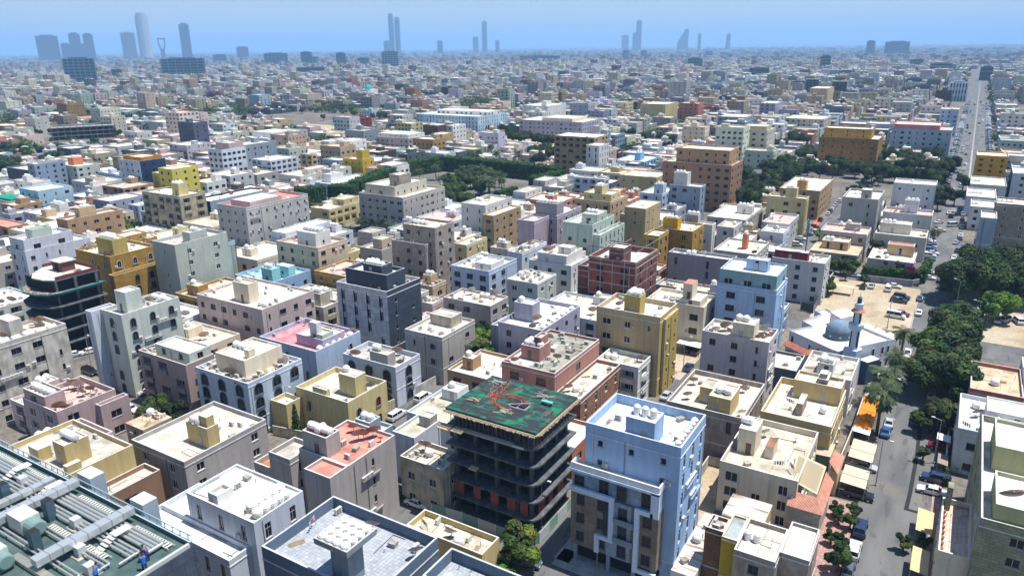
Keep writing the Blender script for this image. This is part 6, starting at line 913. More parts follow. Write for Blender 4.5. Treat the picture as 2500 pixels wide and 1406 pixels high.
b = MB(); b.box(X0+9, X0+12.2, Y0+5.2, Y0+7.2, 19.5, 19.62, 'plaster', (.30, .29, .33)); b.box(X0+9.3, X0+10.4, Y0+5.5, Y0+6.9, 19.62, 19.9, 'dark', (0,)*3); b.box(X0+10.8, X0+11.9, Y0+5.5, Y0+6.9, 19.62, 19.9, 'dark', (0,)*3); b.tube((X0+9, Y0+5.2, 19.9), (X0+12.2, Y0+7.2, 19.95), .12, 'plaster', (.45, .43, .48), 4); tag(b.build('stair_opening'), 'framed dark stair opening in the middle of green deck', 'stair opening')
b = MB(); b.box(X0+13.2, X0+15.2, Y0+8.6, Y0+9.2, 20.0, 20.15, 'metal', (.15, .5, .42), True); b.box(X0+13.4, X0+13.6, Y0+8.7, Y0+9.1, 19.5, 20, 'metal', (.1, .1, .1)); b.box(X0+14.8, X0+15, Y0+8.7, Y0+9.1, 19.5, 20, 'metal', (.1, .1, .1)); tag(b.build('work_bench'), 'teal topped work bench on the green deck', 'bench')
def fence(pts, h, label, col1, col2, post=2.6, nm='panel_fence'):
    root = tag(empty(nm, (*pts[0], 0)), label, 'fence'); k = 0
    for a, c_ in zip(pts, pts[1:]):
        a, c_ = Vector((*a, 0)), Vector((*c_, 0)); n_ = max(1, int((c_-a).length/post)); d = (c_-a)/n_; s = Vector((-d.y, d.x, 0)).normalized()*.04
        for i in range(n_):
            p, q = a+d*i, a+d*(i+1); b = MB(); cc = (col1, col2)[k % 2]; k += 1
            b.prism([((p+d*.02-s).x, (p+d*.02-s).y), ((q-d*.02-s).x, (q-d*.02-s).y), ((q-d*.02+s).x, (q-d*.02+s).y), ((p+d*.02+s).x, (p+d*.02+s).y)], .1, h, 'metal', cc); b.build('panel', root, root.location)
            b = MB(); b.box(p.x-.06, p.x+.06, p.y-.06, p.y+.06, 0, h+.1, 'metal', (.7, .7, .68)); b.build('post', root, root.location)
    return root
fence([(-67.7, 83.6), (-61.9, 84.2), (-52, 84.2), (-49.6, 84.4), (-48.2, 86), (-48.2, 101.5)], 2.0, 'pale green and white panel fence around the dark unfinished block', (.20, .36, .30), (.48, .52, .50))
fence([(-34.5, 219), (-30.6, 217.5), (-31.2, 240)], 2.6, 'dark printed hoarding around the sandy pit behind pale blue modern block', (.05, .06, .07), (.10, .11, .12), 3.5, 'hoarding')
def wall(pts, h, label, col, t=.2):
    b = MB()
    for a, c_ in zip(pts, pts[1:]):
        a, c_ = Vector((*a, 0)), Vector((*c_, 0)); d = (c_-a).normalized(); s = Vector((-d.y, d.x, 0))*t/2
        b.prism([((a-s).x, (a-s).y), ((c_-s).x, (c_-s).y), ((c_+s).x, (c_+s).y), ((a+s).x, (a+s).y)], 0, h, 'stained', col, topmt='plaster', topcol=(.6, .56, .5))
    return tag(b.build('boundary_wall'), label, 'wall')
wall([(-112, 88.5), (-99.6, 91), (-98.7, 106), (-98, 113)], 2.2, 'cream boundary wall along the lane beside scalloped cream villa', (.55, .48, .33))
wall([(-98.2, 114), (-97.6, 118.7), (-97.2, 124)], 2.4, 'whitish boundary wall beside the arched-gallery block', (.55, .54, .5))
wall([(-32.2, 93), (-32.2, 122), (-27.2, 122.6)], 2, 'low stained wall around the narrow sandy plot', (.48, .43, .36))
wall([(-31.5, 257), (-31.5, 240), (-45, 240)], 2, 'tan wall at the back of the sandy pit', (.46, .38, .3))
wall([(-11.3, 100), (-11.3, 122), (-10.6, 146), (-10.6, 163)], 2.6, 'long sand-coloured wall along the left pavement of main street', (.56, .44, .30))
wall([(5.7, 142.0), (5.7, 164), (8, 164)], 2.2, 'bluish white wall in front of courtyard white villa', (.5, .55, .62))
wall([(-22.5, 257.8), (-8, 259.4), (-6.3, 262)], 2.2, 'grey arched wall at the foot of the clipped garden hedge', (.33, .33, .36))

# curved unfinished frame
root = tag(empty('unfinished_building', (-199, 95, 0)), 'unfinished concrete frame with curved slabs and rubble terrace at the left', 'building')
ANCH['curvedframe'] = ('curved unfinished frame', (-199, 95, 20)); RECTS.append((-211, -190, 86, 104, 20))
arc = [(-211, 100), (-207.5, 92.5), (-204.5, 88.6), (-199.5, 86.9), (-194.5, 87.2), (-191.3, 88.6), (-190, 91), (-190, 103), (-208, 104)]
slab_frame('curvedframe', root, arc, (3.5, 6.8, 10.1, 13.4, 16.7), 20, [(x, y) for x in (-205, -200.5, -196, -191.5) for y in (91, 96, 101.5)])
top = [(-206.5, 96), (-203, 91.5), (-199, 89.3), (-194, 89.8), (-191.3, 91.2), (-191.3, 102.4), (-206.5, 102.4)]
b = MB(); b.prism(top, 19.7, 20.05, 'conc', (.55, .53, .5), topmt='roof', topcol=(.62, .58, .5), bottom=True); b.build('roof_slab', root, root.location)
b = MB()
for (a, c_) in zip(top[4:], top[5:]+top[:1]):
    if a == top[0]: continue
    x0, x1 = sorted((a[0], c_[0])); y0, y1 = sorted((a[1], c_[1])); b.box(x0-.1, x1+.1, y0-.1, y1+.1, 20.05, 20.9, 'brick', (.13, .04, .04))
b.build('parapet', root, root.location)
b = MB()
for i, (a, c_) in enumerate(((-204, -202.4), (-200.5, -199), (-197, -195.6), (-193.6, -192))): b.box(a, c_, 91.5, 91.7, 16.7, 19.6, 'brick', (.14, .05, .045))
b.box(-205, -191.2, 90.6, 90.8, 0, 19.6, 'dark', (0,)*3); b.box(-192.6, -192.4, 90.8, 103, 0, 19.6, 'dark', (0,)*3); b.box(-200, -199.8, 93, 103, 0, 19.6, 'dark', (0,)*3); b.build('infill_and_painted_shade', root, root.location)  # brick piers, plus dark sheets painting the shade of the open floors
b = MB(); b.box(-201.5, -197, 96, 99.5, 20.05, 22.6, 'brick', (.12, .06, .055)); b.box(-202, -196.6, 95.6, 100, 22.6, 22.8, 'conc', (.6, .58, .52), True); b.box(-200.2, -198.6, 95.95, 96.05, 20.05, 22.1, 'dark', (0,)*3); b.build('stair_tower', root, root.location)
b = MB(); rr = random.Random(5)
for i in range(420):
    t = rr.random(); k = min(int(t*5), 4); a, c_ = arc[1+k], arc[2+k]; f = rr.random(); x, y = a[0]+(c_[0]-a[0])*f, a[1]+(c_[1]-a[1])*f; x += (-199-x)*rr.uniform(.03, .17); y += (96-y)*rr.uniform(.03, .17); s_ = rr.uniform(.06, .25)
    b.box(x-s_, x+s_, y-s_, y+s_, 16.7, 16.7+s_*rr.uniform(.5, 1.6), 'plaster', rr.choice([(.35, .12, .08), (.5, .44, .36), (.42, .36, .3), (.25, .22, .2)]))
o = b.build('rubble'); tag(o, 'brick rubble strewn along the curved terrace of unfinished frame', 'rubble', kind='stuff')
pile(-193.8, 98.5, 20.05, 16, 2.4, (.40, .10, .07), 'heap of red bricks and steel on the curved frame roof', 6, 'brick heap')
b = MB()
for (a, c_) in zip(arc[1:7], arc[2:8]): b.tube((a[0], a[1]-.15, 16.9), (c_[0], c_[1]-.15, 16.9), .12, 'cloth', (.02, .25, .24), 5); b.face([(a[0],a[1]-.1,16.9),(c_[0],c_[1]-.1,16.9),(c_[0],c_[1]-.12,16.6),(a[0],a[1]-.12,16.6)], 'cloth', (.02, .16, .17))
b.build('safety_net', root, root.location)

# ------------------------------------------------------------------ zigzag-framed blue block: bay front and white frames
bw = next(o for o in COL.objects if o.get('label', '').startswith('tall blue-white modern')); bx0, bx1, by0 = -42.2, -28.6, 84.7
b = MB(); lev = [3.4+3.15*i for i in range(5)]; stn = (.26, .21, .16); blu = (.30, .38, .48)
b.box(bx0, bx1, by0+.15, 87.02, 3.4, 12.9, 'panel', stn); b.box(bx0, bx1, by0+.45, 87.02, 12.9, 16.2, 'panel', blu); b.box(-36.3, -32.6, by0+.05, by0+.16, 3.4, 12.9, 'panel', blu)
b.face([(bx0,by0+.2,3.38),(bx0,87,3.38),(bx1,87,3.38),(bx1,by0+.2,3.38)], 'plaster', (.3, .35, .42)); b.box(bx0, bx1, by0+.1, 87.02, 16.2, 16.3, 'roof', C['white'])
for x in (bx0, bx1-.2): b.box(x, x+.2, by0-.1, 87.0, 16.3, 17.4, 'plaster', C['white'])
b.box(bx0+.2, bx1-.2, by0-.1, by0+.12, 16.3, 17.4, 'plaster', C['white'])
for x in (bx0+.4, -36.4, -32.4, bx1-1): b.box(x, x+.5, by0+.5, by0+1, 0, 3.4, 'plaster', (.30, .34, .42))
b.box(bx0+.3, bx1-.3, 86.6, 86.9, 0, 3.3, 'dark', (0,)*3); b.build('front_bay', bw, bw.location)  # dark box behind the piers paints the shade under the bay
b = MB(); W_ = (.62, .72, .86); D = .32       # white ribbon frame: segments (x0,x1,z0,z1)
for (a, c_, z0, z1) in ((bx0-.1, -35.2, 12.75, 13.55), (-35.9, -35.2, 6.6, 12.75), (-38.1, -35.2, 6.0, 6.6), (-38.1, -37.4, 3.5, 6.0), (-32.0, -31.3, 3.1, 12.4), (-32.0, -29.3, 12.4, 13.1), (-32.0, bx1+.1, 2.5, 3.1), (bx1-1.1, bx1+.1, 12.4, 16.3), (bx0-.1, bx1+.1, 16.1, 16.5)):
    b.box(a, c_, by0-D, by0+.14, z0, z1, 'plaster', W_, True)
b.build('white_frame', bw, bw.location)
for (x, z, w_, h_) in [(-40.6, z, 1.3, 1.6) for z in (4.3, 7.5, 10.6)]+[(-37.3, z, 1.2, 1.7) for z in (7.5, 10.6)]+[(-37.0, 4.3, .9, 1.5)]+[(-30.2, z, 1.4, 1.7) for z in (4.0, 7.2, 10.3)]+[(-33.9, z, 1.4, 2.0) for z in (3.9, 7.1, 10.2)]+[(-41.0, 13.6, 1.6, 1.6), (-37.1, 13.4, 1.5, 2.2), (-34.2, 13.4, 1.5, 2.2), (-30.6, 13.3, 1.5, 2.2)]:
    yy = by0+.15-.17 if z < 12 else by0+.45-.17
    if -36.3 < x < -32.6: yy = by0+.05-.17
    link('window', winm(w_, h_, 'r', 'charcoal'), bw, (x-bw.location.x, yy-bw.location.y, z))
b = MB(); b.box(-36.9, -36.2, by0-.02, by0+.14, 6.8, 12.6, 'panel', (.05, .06, .08)); b.build('dark_strip', bw, bw.location)
for z in (6.4, 9.6): b = MB(); b.box(-35.1, -32.1, by0-.45, by0+.1, z, z+.12, 'plaster', blu, True); b.box(-35.1, -32.1, by0-.45, by0-.4, z+.12, z+.9, 'metal', (.2, .25, .3)); b.build('balcony', bw, bw.location)

# ------------------------------------------------------------------ mosque
MP = [(-30.1,179.2),(-25.9,185.1),(-28.7,187.5),(-25.4,195.3),(-27.5,197.2),(-25.2,200.6),(-23.7,198.9),(-18.8,194.0),(-15.0,190.5),(-7.7,185.2),(-14.2,176.2),(-16.6,172.4),(-17.7,170.5)][::-1]
mq = tag(empty('mosque', (-19, 183, 0)), 'white angular mosque with grey dome and octagonal minaret by the sandy lot', 'mosque'); ANCH['mosque'] = ('domed mosque', (-19, 183, 10)); RECTS.append((-30.5, -7, 170, 201, 10))
MP = MP[::-1] if sum((a[0]*c_[1]-c_[0]*a[1]) for a, c_ in zip(MP, MP[1:]+MP[:1])) < 0 else MP
wl = (.62, .66, .72); b = MB(); b.prism(MP, 0, 8, 'plaster', wl, open_top=True)
cxm = sum(p[0] for p in MP)/len(MP); cym = sum(p[1] for p in MP)/len(MP); inn = [(cxm+(p[0]-cxm)*.975, cym+(p[1]-cym)*.975) for p in MP]
for i in range(len(MP)):
    a, c_, d, e = MP[i], MP[(i+1) % len(MP)], inn[(i+1) % len(MP)], inn[i]
    b.face([(a[0],a[1],8),(c_[0],c_[1],8),(d[0],d[1],8),(e[0],e[1],8)], 'plaster', (.45, .43, .4)); b.face([(e[0],e[1],8),(d[0],d[1],8),(d[0],d[1],7.4),(e[0],e[1],7.4)], 'plaster', wl)
b.build('wall', mq, mq.location); b = MB(); b.face([(p[0], p[1], 7.4) for p in inn], 'roof', (.76, .68, .57)); b.build('roof', mq, mq.location)
b = MB(); dm = (.20, .27, .36); b.lathe([(2.95, 0), (2.95, 2.0), (2.9, 2.0)], -19.4, 181.9, 7.3, 'plaster', (.10, .14, .22), 28); b.lathe([(2.85*math.cos(t*.1745), 2.0+2.5*math.sin(t*.1745)) for t in range(10)]+[], -19.4, 181.9, 7.3, 'plaster', dm, 28)
b.build('dome', mq, mq.location, True) if False else None
o = b.build('dome', mq, mq.location)
for k in range(8):
    a = k*math.pi/4+.3; w_ = MB(); cxw, cyw = -19.4+2.97*math.cos(a), 181.9+2.97*math.sin(a); w_.lathe([(0, -.02), (.22, 0)], 0, 0, 0, 'metal', (.6, .65, .7), 8, 'x'); oo = link('window', w_.mesh('window'), o, (cxw-mq.location.x, cyw-mq.location.y, 8.3), a)
mx, my = -14.9, 171.9
def octa(r, rot=.3927, n_=8): return [(mx+r*math.cos(2*math.pi*i/n_+rot), my+r*math.sin(2*math.pi*i/n_+rot)) for i in range(n_)]
b = MB(); mc = (.45, .55, .68); b.prism([(mx-1.9,my-1.2),(mx+.9,my-1.5),(mx+1.9,my+.6),(mx+1.2,my+1.8),(mx-1.7,my+1.8)], 0, 9.0, 'plaster', mc, topcol=(.6, .66, .74)); b.prism(octa(1.05), 9, 14.0, 'plaster', mc)
b.prism(octa(1.3), 13.7, 14.1, 'plaster', (.5, .58, .7), bottom=True); b.prism(octa(1.65), 14.1, 15.1, 'plaster', mc, bottom=True); b.prism(octa(.92), 15.1, 18.2, 'plaster', mc)
b.build('minaret', mq, mq.location); b = MB()
P1, P2 = octa(1.0), octa(1.55)
for i in range(8):
    j = (i+1) % 8; b.face([(P2[i][0],P2[i][1],18.0),(P2[j][0],P2[j][1],18.0),(P1[j][0],P1[j][1],18.6),(P1[i][0],P1[i][1],18.6)], 'tiles', (.60, .27, .20)); b.face([(P2[j][0],P2[j][1],17.95),(P2[i][0],P2[i][1],17.95),(P1[i][0],P1[i][1],18.0),(P1[j][0],P1[j][1],18.0)], 'plaster', (.4, .2, .16))
b.build('tiled_collar', mq, mq.location); b = MB(); b.prism(octa(.95), 18.6, 19.9, 'plaster', (.52, .60, .70), topcol=(.65, .7, .75)); b.prism(octa(.5), 19.9, 21.0, 'plaster', (.06, .09, .15)); b.lathe([(.5, 0), (.35, .3), (0, .45)], mx, my, 21.0, 'plaster', (.06, .09, .15), 8); b.tube((mx, my, 21.3), (mx, my, 22.4), .05, 'metal', (.2, .2, .2), 5); b.build('lantern', mq, mq.location)
for i in range(8):
    for z0, z1, r in ((9.6, 13.2, 1.06*.924), (15.4, 17.7, .93*.924)):
        a = 2*math.pi*(i+.5)/8+.3927; d, e = Vector((math.cos(a), math.sin(a), 0)), Vector((-math.sin(a), math.cos(a), 0)); b = MB(); c0 = Vector((mx, my, 0))+d*(r+.012)
        b.face([c0-e*.2+Vector((0,0,z0)), c0+e*.2+Vector((0,0,z0)), c0+e*.2+Vector((0,0,z1)), c0+Vector((0,0,z1+.25)), c0-e*.2+Vector((0,0,z1))], 'glass', (0,)*3)
        if i % 2 == 0: b.build('slit_window', mq, mq.location)
b = MB(); b.prism([(-22.7,190.2),(-19.8,186.6),(-16.6,191.6),(-20,194.6)], 7.4, 10.6, 'plaster', (.62, .62, .62), topcol=(.78, .76, .72)); b.build('tank_house', mq, mq.location)
def wallwin(par, a, c_, f, z, w_, h_, st='r', fr='white'):
    a, c_ = Vector((*a, 0)), Vector((*c_, 0)); d = (c_-a).normalized(); p = a+(c_-a)*f; nrm = Vector((d.y, -d.x, 0)); link('window', winm(w_, h_, st, fr), par, (p+nrm*.18+Vector((0, 0, z))-par.location), math.atan2(d.y, d.x))
La, Na, Rb = (-30.1, 179.2), (-17.7, 170.5), (-7.7, 185.2)
for f in (.45, .62, .78): 
    for z in (1.5, 4.8): wallwin(mq, La, Na, f, z, .9, 1.9)
wallwin(mq, La, Na, .08, 5, .9, 1.9)
for f in (.45, .72, .88): wallwin(mq, (-14.2, 176.2), Rb, f, 4.8, .8, 1.9); wallwin(mq, (-14.2, 176.2), Rb, f, 1.4, .8, 1.6)
b = MB(); q = Vector((12.4, -8.7, 0)).normalized(); nr = Vector((-.574, -.82, 0)); a0 = Vector((-29.0, 178.4, 0)); pts = [a0, a0+q*6.6, a0+q*6.6+nr*2.2, a0+nr*2.2]
b.prism([(p.x, p.y) for p in pts][::-1], 4.2, 5.2, 'plaster', wl, bottom=True); b.prism([((p+q*.0).x, p.y) for p in (pts[3], pts[3]+q*.6, pts[0]+q*.6, pts[0])], 0, 4.2, 'plaster', wl); b.prism([(p.x, p.y) for p in (pts[2]-q*.6, pts[2], pts[1], pts[1]-q*.6)], 0, 4.2, 'plaster', wl)
b.face([a0+q*.6+nr*.05+Vector((0,0,.05)), a0+q*6+nr*.05+Vector((0,0,.05)), a0+q*6+nr*.05+Vector((0,0,4.2)), a0+q*.6+nr*.05+Vector((0,0,4.2))], 'dark', (0,)*3); b.build('porch', mq, mq.location)
b = MB(); e0, e1 = pts[3]-q*.4+nr*.5, pts[2]+q*.6+nr*.5; b.face([e0+Vector((0,0,5.1)), e1+Vector((0,0,5.1)), pts[2]+nr*-.6+Vector((0,0,6.2)), pts[3]+nr*-.6+Vector((0,0,6.2))], 'tiles', (.62, .22, .15)); b.face([e1+Vector((0,0,5.1)), pts[1]+q*.6+Vector((0,0,5.1)), pts[1]+Vector((0,0,6.2)), pts[2]+nr*-.6+Vector((0,0,6.2))], 'tiles', (.62, .22, .15))
b.face([e1+Vector((0,0,5.1)), e0+Vector((0,0,5.1)), e0+Vector((0,0,4.9)), e1+Vector((0,0,4.9))], 'plaster', wl); b.build('porch_roof', mq, mq.location)
b = MB(); b.prism([(-13.6,174.6),(-11.6,173.6),(-9.4,177.2),(-11.4,178.6)], 0, 5.6, 'plaster', (.05, .08, .14), topcol=(.7, .66, .58)); b.box(-12.0, -10.9, 173.4, 173.5, 3.4, 4.4, 'plaster', (.6, .6, .58)) if False else None; b.build('annex', mq, mq.location)
b = MB(); b.box(-21.8, -20.6, 184.2, 185.2, 7.4, 8.2, 'plaster', (.5, .47, .42), topmt='dark'); b.build('skylight', mq, mq.location)
for i in range(3):      # white tents behind the mosque
    cx, cy = -15.2+i*2.9, 205.3-i*2.1; t = tag(empty('tent', (cx, cy, 0)), ['leftmost', 'middle', 'rightmost'][i]+' of three white pointed tents behind the mosque', 'tent', 'white tents behind the mosque')
    b = MB(); s_ = 1.7; q4 = [(cx-s_,cy-s_),(cx+s_,cy-s_),(cx+s_,cy+s_),(cx-s_,cy+s_)]
    for k in range(4): b.face([(*q4[k], 2.6), (*q4[(k+1) % 4], 2.6), (cx, cy, 4.1)], 'cloth', (.8, .79, .76)); b.face([(*q4[k], 2.3), (*q4[(k+1) % 4], 2.3), (*q4[(k+1) % 4], 2.6), (*q4[k], 2.6)], 'cloth', (.78, .77, .75))
    b.build('canopy', t, t.location)
    for x, y in q4: p_ = MB(); p_.tube((x, y, 0), (x, y, 2.4), .05, 'metal', (.6, .6, .6), 4); p_.build('post', t, t.location)

# ------------------------------------------------------------------ pipe-covered plant roof (nearest, lower left)
PZ = 30.0; pr_ = tag(empty('plant_building', (-76, 29, 0)), 'tall dark block with green roof full of ducts and pipes at lower left corner', 'building'); ANCH['plantroof'] = ('pipe-covered plant roof', (-72, 30, 30)); RECTS.append((-98, -57.4, 10, 34.3, 30))
b = MB(); b.box(-98, -57.3, 10, 34.4, 0, PZ-.02, 'panel', (.08, .10, .14)); b.build('wall', pr_, pr_.location); b = MB(); b.face([(-98,10,PZ),(-57.5,10,PZ),(-57.5,34.2,PZ),(-98,34.2,PZ)], 'greenroof', (1,)*3); b.build('roof', pr_, pr_.location)
b = MB(); b.box(-98, -57.3, 34.2, 34.45, PZ-.01, PZ+.55, 'metal', (.07, .12, .16), topcol=(.45, .55, .58)); b.box(-57.6, -57.3, 10, 34.2, PZ-.01, PZ+.4, 'metal', (.5, .52, .5)); b.build('parapet', pr_, pr_.location)
b = MB(); b.box(-98, -57.3, 34.42, 34.5, PZ+1.05, PZ+1.15, 'metal', (.3, .42, .45))
for i in range(34): b.box(-97.5+i*1.2, -97.4+i*1.2, 34.43, 34.49, PZ+.5, PZ+1.05, 'metal', (.25, .33, .37))
b.build('railing', pr_, pr_.location)
GA = (.42, .45, .44)
def duct(x0, x1, y0, y1, z0, z1, label, col=(.66, .68, .67), seam=1.1):
    b = MB(); b.box(x0, x1, y0, y1, z0, z1, 'alu', col, True); L = max(x1-x0, y1-y0); n_ = int(L/seam)
    for i in range(1, n_):
        f = i/n_
        if x1-x0 > y1-y0: b.box(x0+f*(x1-x0)-.03, x0+f*(x1-x0)+.03, y0-.03, y1+.03, z0-.03, z1+.03, 'alu', (.36, .38, .38), True)
        else: b.box(x0-.03, x1+.03, y0+f*(y1-y0)-.03, y0+f*(y1-y0)+.03, z0-.03, z1+.03, 'alu', (.36, .38, .38), True)
    tag(b.build('duct'), label, 'duct')
PW = 'on the green plant roof'
duct(-76.4, -75.3, 26.0, 34.0, PZ+.9, PZ+1.6, 'pale raised duct crossing %s towards the left shaft' % PW); duct(-66.6, -65.5, 24.6, 34.0, PZ+.9, PZ+1.6, 'pale raised duct crossing %s towards the right shaft' % PW)
def shaft(x0, x1, y0, y1, z0, z1, lab): b = MB(); b.box(x0, x1, y0, y1, z0, z1, 'metal', (.34, .40, .46), topcol=(.6, .62, .64)); b.box(x0-.04, x1+.04, y0-.04, y1+.04, (z0+z1)/2, (z0+z1)/2+.06, 'metal', (.25, .3, .35)); tag(b.build('duct_shaft'), lab, 'shaft')
shaft(-76.8, -74.3, 34.6, 36.2, 24, PZ+1.7, 'grey metal-clad shaft rising behind railing, nearer the photo left edge'); shaft(-67.2, -65.0, 34.6, 36.2, 24, PZ+1.7, 'grey metal-clad shaft rising behind railing, nearer the white two-level house')
rows = [(32.9, .16, 4), (31.0, .12, 3), (28.6, .10, 2), (26.3, .1, 2)]
for ri, (y, r, n_) in enumerate(rows):
    for k in range(n_):
        b = MB(); yy = y-k*.42; xs = -96+k*.6
        b.tube((xs, yy, PZ+.45), (-59.5-ri*.8, yy, PZ+.45), r, 'alu', (.62, .63, .60), 8); b.tube((-59.5-ri*.8, yy, PZ+.45), (-59.5-ri*.8, yy-1.2, PZ+.4), r, 'alu', (.50, .52, .50), 8)
        for x in range(-95, -60, 3): b.box(x-.04, x+.04, yy-.05, yy+.05, PZ, PZ+.35, 'metal', (.2, .22, .22))
        tag(b.build('pipe'), '%s long insulated pipe of the %s bundle %s' % (['farthest', 'second', 'third', 'nearest'][k if n_ == 4 else (k if k < n_-1 else 3)], ['railing-side', 'second', 'third', 'nearest'][ri], PW), 'pipe', 'insulated pipes on the plant roof')
for i, (x0, x1, y) in enumerate(((-94, -78, 33.9), (-74.5, -67, 33.9), (-64.5, -58.5, 33.7), (-72, -62, 29.6))):
    b = MB(); b.box(x0, x1, y-1.0, y-.94, PZ+.2, PZ+.3, 'metal', (.55, .55, .5)); b.box(x0, x1, y-.3, y-.24, PZ+.2, PZ+.3, 'metal', (.55, .55, .5))
    for k in range(int((x1-x0)/.42)): b.box(x0+k*.42, x0+k*.42+.2, y-.94, y-.3, PZ+.22, PZ+.27, 'metal', (.66, .66, .58), True)
    tag(b.build('cable_ladder'), ['cream-runged cable ladder nearest the photo left edge', 'cream-runged cable ladder between the two roof ducts', 'cream-runged cable ladder by the workers in blue', 'cream-runged cable ladder in middle of plant roof'][i], 'cable ladder')
def ahu(x, y, lab, s=1.0):
    r_ = tag(empty('air_handler', (x, y, PZ)), lab, 'air handler'); b = MB(); b.box(x-1.5*s, x+1.0*s, y-.8*s, y+.8*s, PZ+.3, PZ+1.8*s, 'metal', (.52, .53, .48), True); b.build('casing', r_, r_.location)
    b = MB(); b.lathe([(0, 0), (.75*s, 0), (.75*s, 1.2*s), (.6*s, 1.3*s), (0, 1.3*s)], x+1.0*s, y, PZ+1.05*s, 'metal', (.20, .30, .28), 16, 'x'); b.build('fan_drum', r_, r_.location); b = MB(); b.box(x-1.4*s, x+1.9*s, y-.7*s, y+.7*s, PZ+.02, PZ+.3, 'metal', (.2, .2, .2)); b.build('base', r_, r_.location)
ahu(-73.5, 27.6, 'cream air handler with round green fan drum in middle of plant roof', 1.1); ahu(-70.8, 23.5, 'cream air handler with fan drum near the photo bottom edge', 1.0); ahu(-84, 26.5, 'cream air handler at the far left of plant roof', 1.0)
for i, (x, y) in enumerate(((-73.4, 29.8), (-69.4, 26.4), (-80.5, 29.0))):
    b = MB(); b.box(x-.5, x+.5, y-.4, y+.4, PZ, PZ+2.3, 'metal', (.06, .11, .14), topmt='dark'); tag(b.build('exhaust_stack'), ['dark square exhaust stack behind the middle fan drum', 'dark square exhaust stack nearest the photo bottom edge', 'dark square exhaust stack towards the photo left edge'][i], 'exhaust stack')
duct(-90, -78, 23.8, 24.9, PZ+.4, PZ+1.2, 'low pale duct along the left part of plant roof'); duct(-70, -60, 24.4, 25.1, PZ+.1, PZ+.5, 'flat cream duct near the photo bottom edge', (.5, .47, .38)); duct(-79.5, -78.6, 27.5, 33.2, PZ+.7, PZ+1.2, 'short pale cross duct left of the middle fan drum')
for i, (x, y) in enumerate(((-65.2, 28.2), (-61.8, 27.2), (-87, 30), (-82.3, 31.6), (-69.8, 30.4))): b = MB(); b.box(x-.45, x+.45, y-.4, y+.4, PZ+.02, PZ+1.1, 'metal', (.50, .52, .52)); b.box(x-.8, x+.8, y-.7, y+.7, PZ, PZ+.1, 'conc', (.45, .43, .36)); tag(b.build('vent_box'), ['grey vent box on cream pad in lower right of plant roof', 'grey vent box nearest the three workers', 'grey vent box nearest the photo left edge', 'grey vent box below the left cable ladder', 'grey vent box between the two roof ducts'][i], 'vent box')
for i, (x, y) in enumerate(((-77.6, 32.2), (-64, 31.2), (-84.5, 32.3))):
    st = tag(empty('step_bridge', (x, y, PZ)), ['white step bridge over pipes, left of the left duct', 'white step bridge over pipes beside the workers', 'white step bridge nearest the photo left edge'][i], 'step bridge', 'step bridges over the roof pipes')
    for k in range(5): b = MB(); b.box(x-.5, x+.5, y-2.2+k*.35, y-1.95+k*.35, PZ+.15+k*.18, PZ+.2+k*.18, 'metal', (.7, .7, .68), True); b.build('step', st, st.location)
    b = MB(); b.box(x-.5, x+.5, y-.45, y+1.2, PZ+1.05, PZ+1.1, 'metal', (.72, .72, .7), True); b.build('platform', st, st.location)

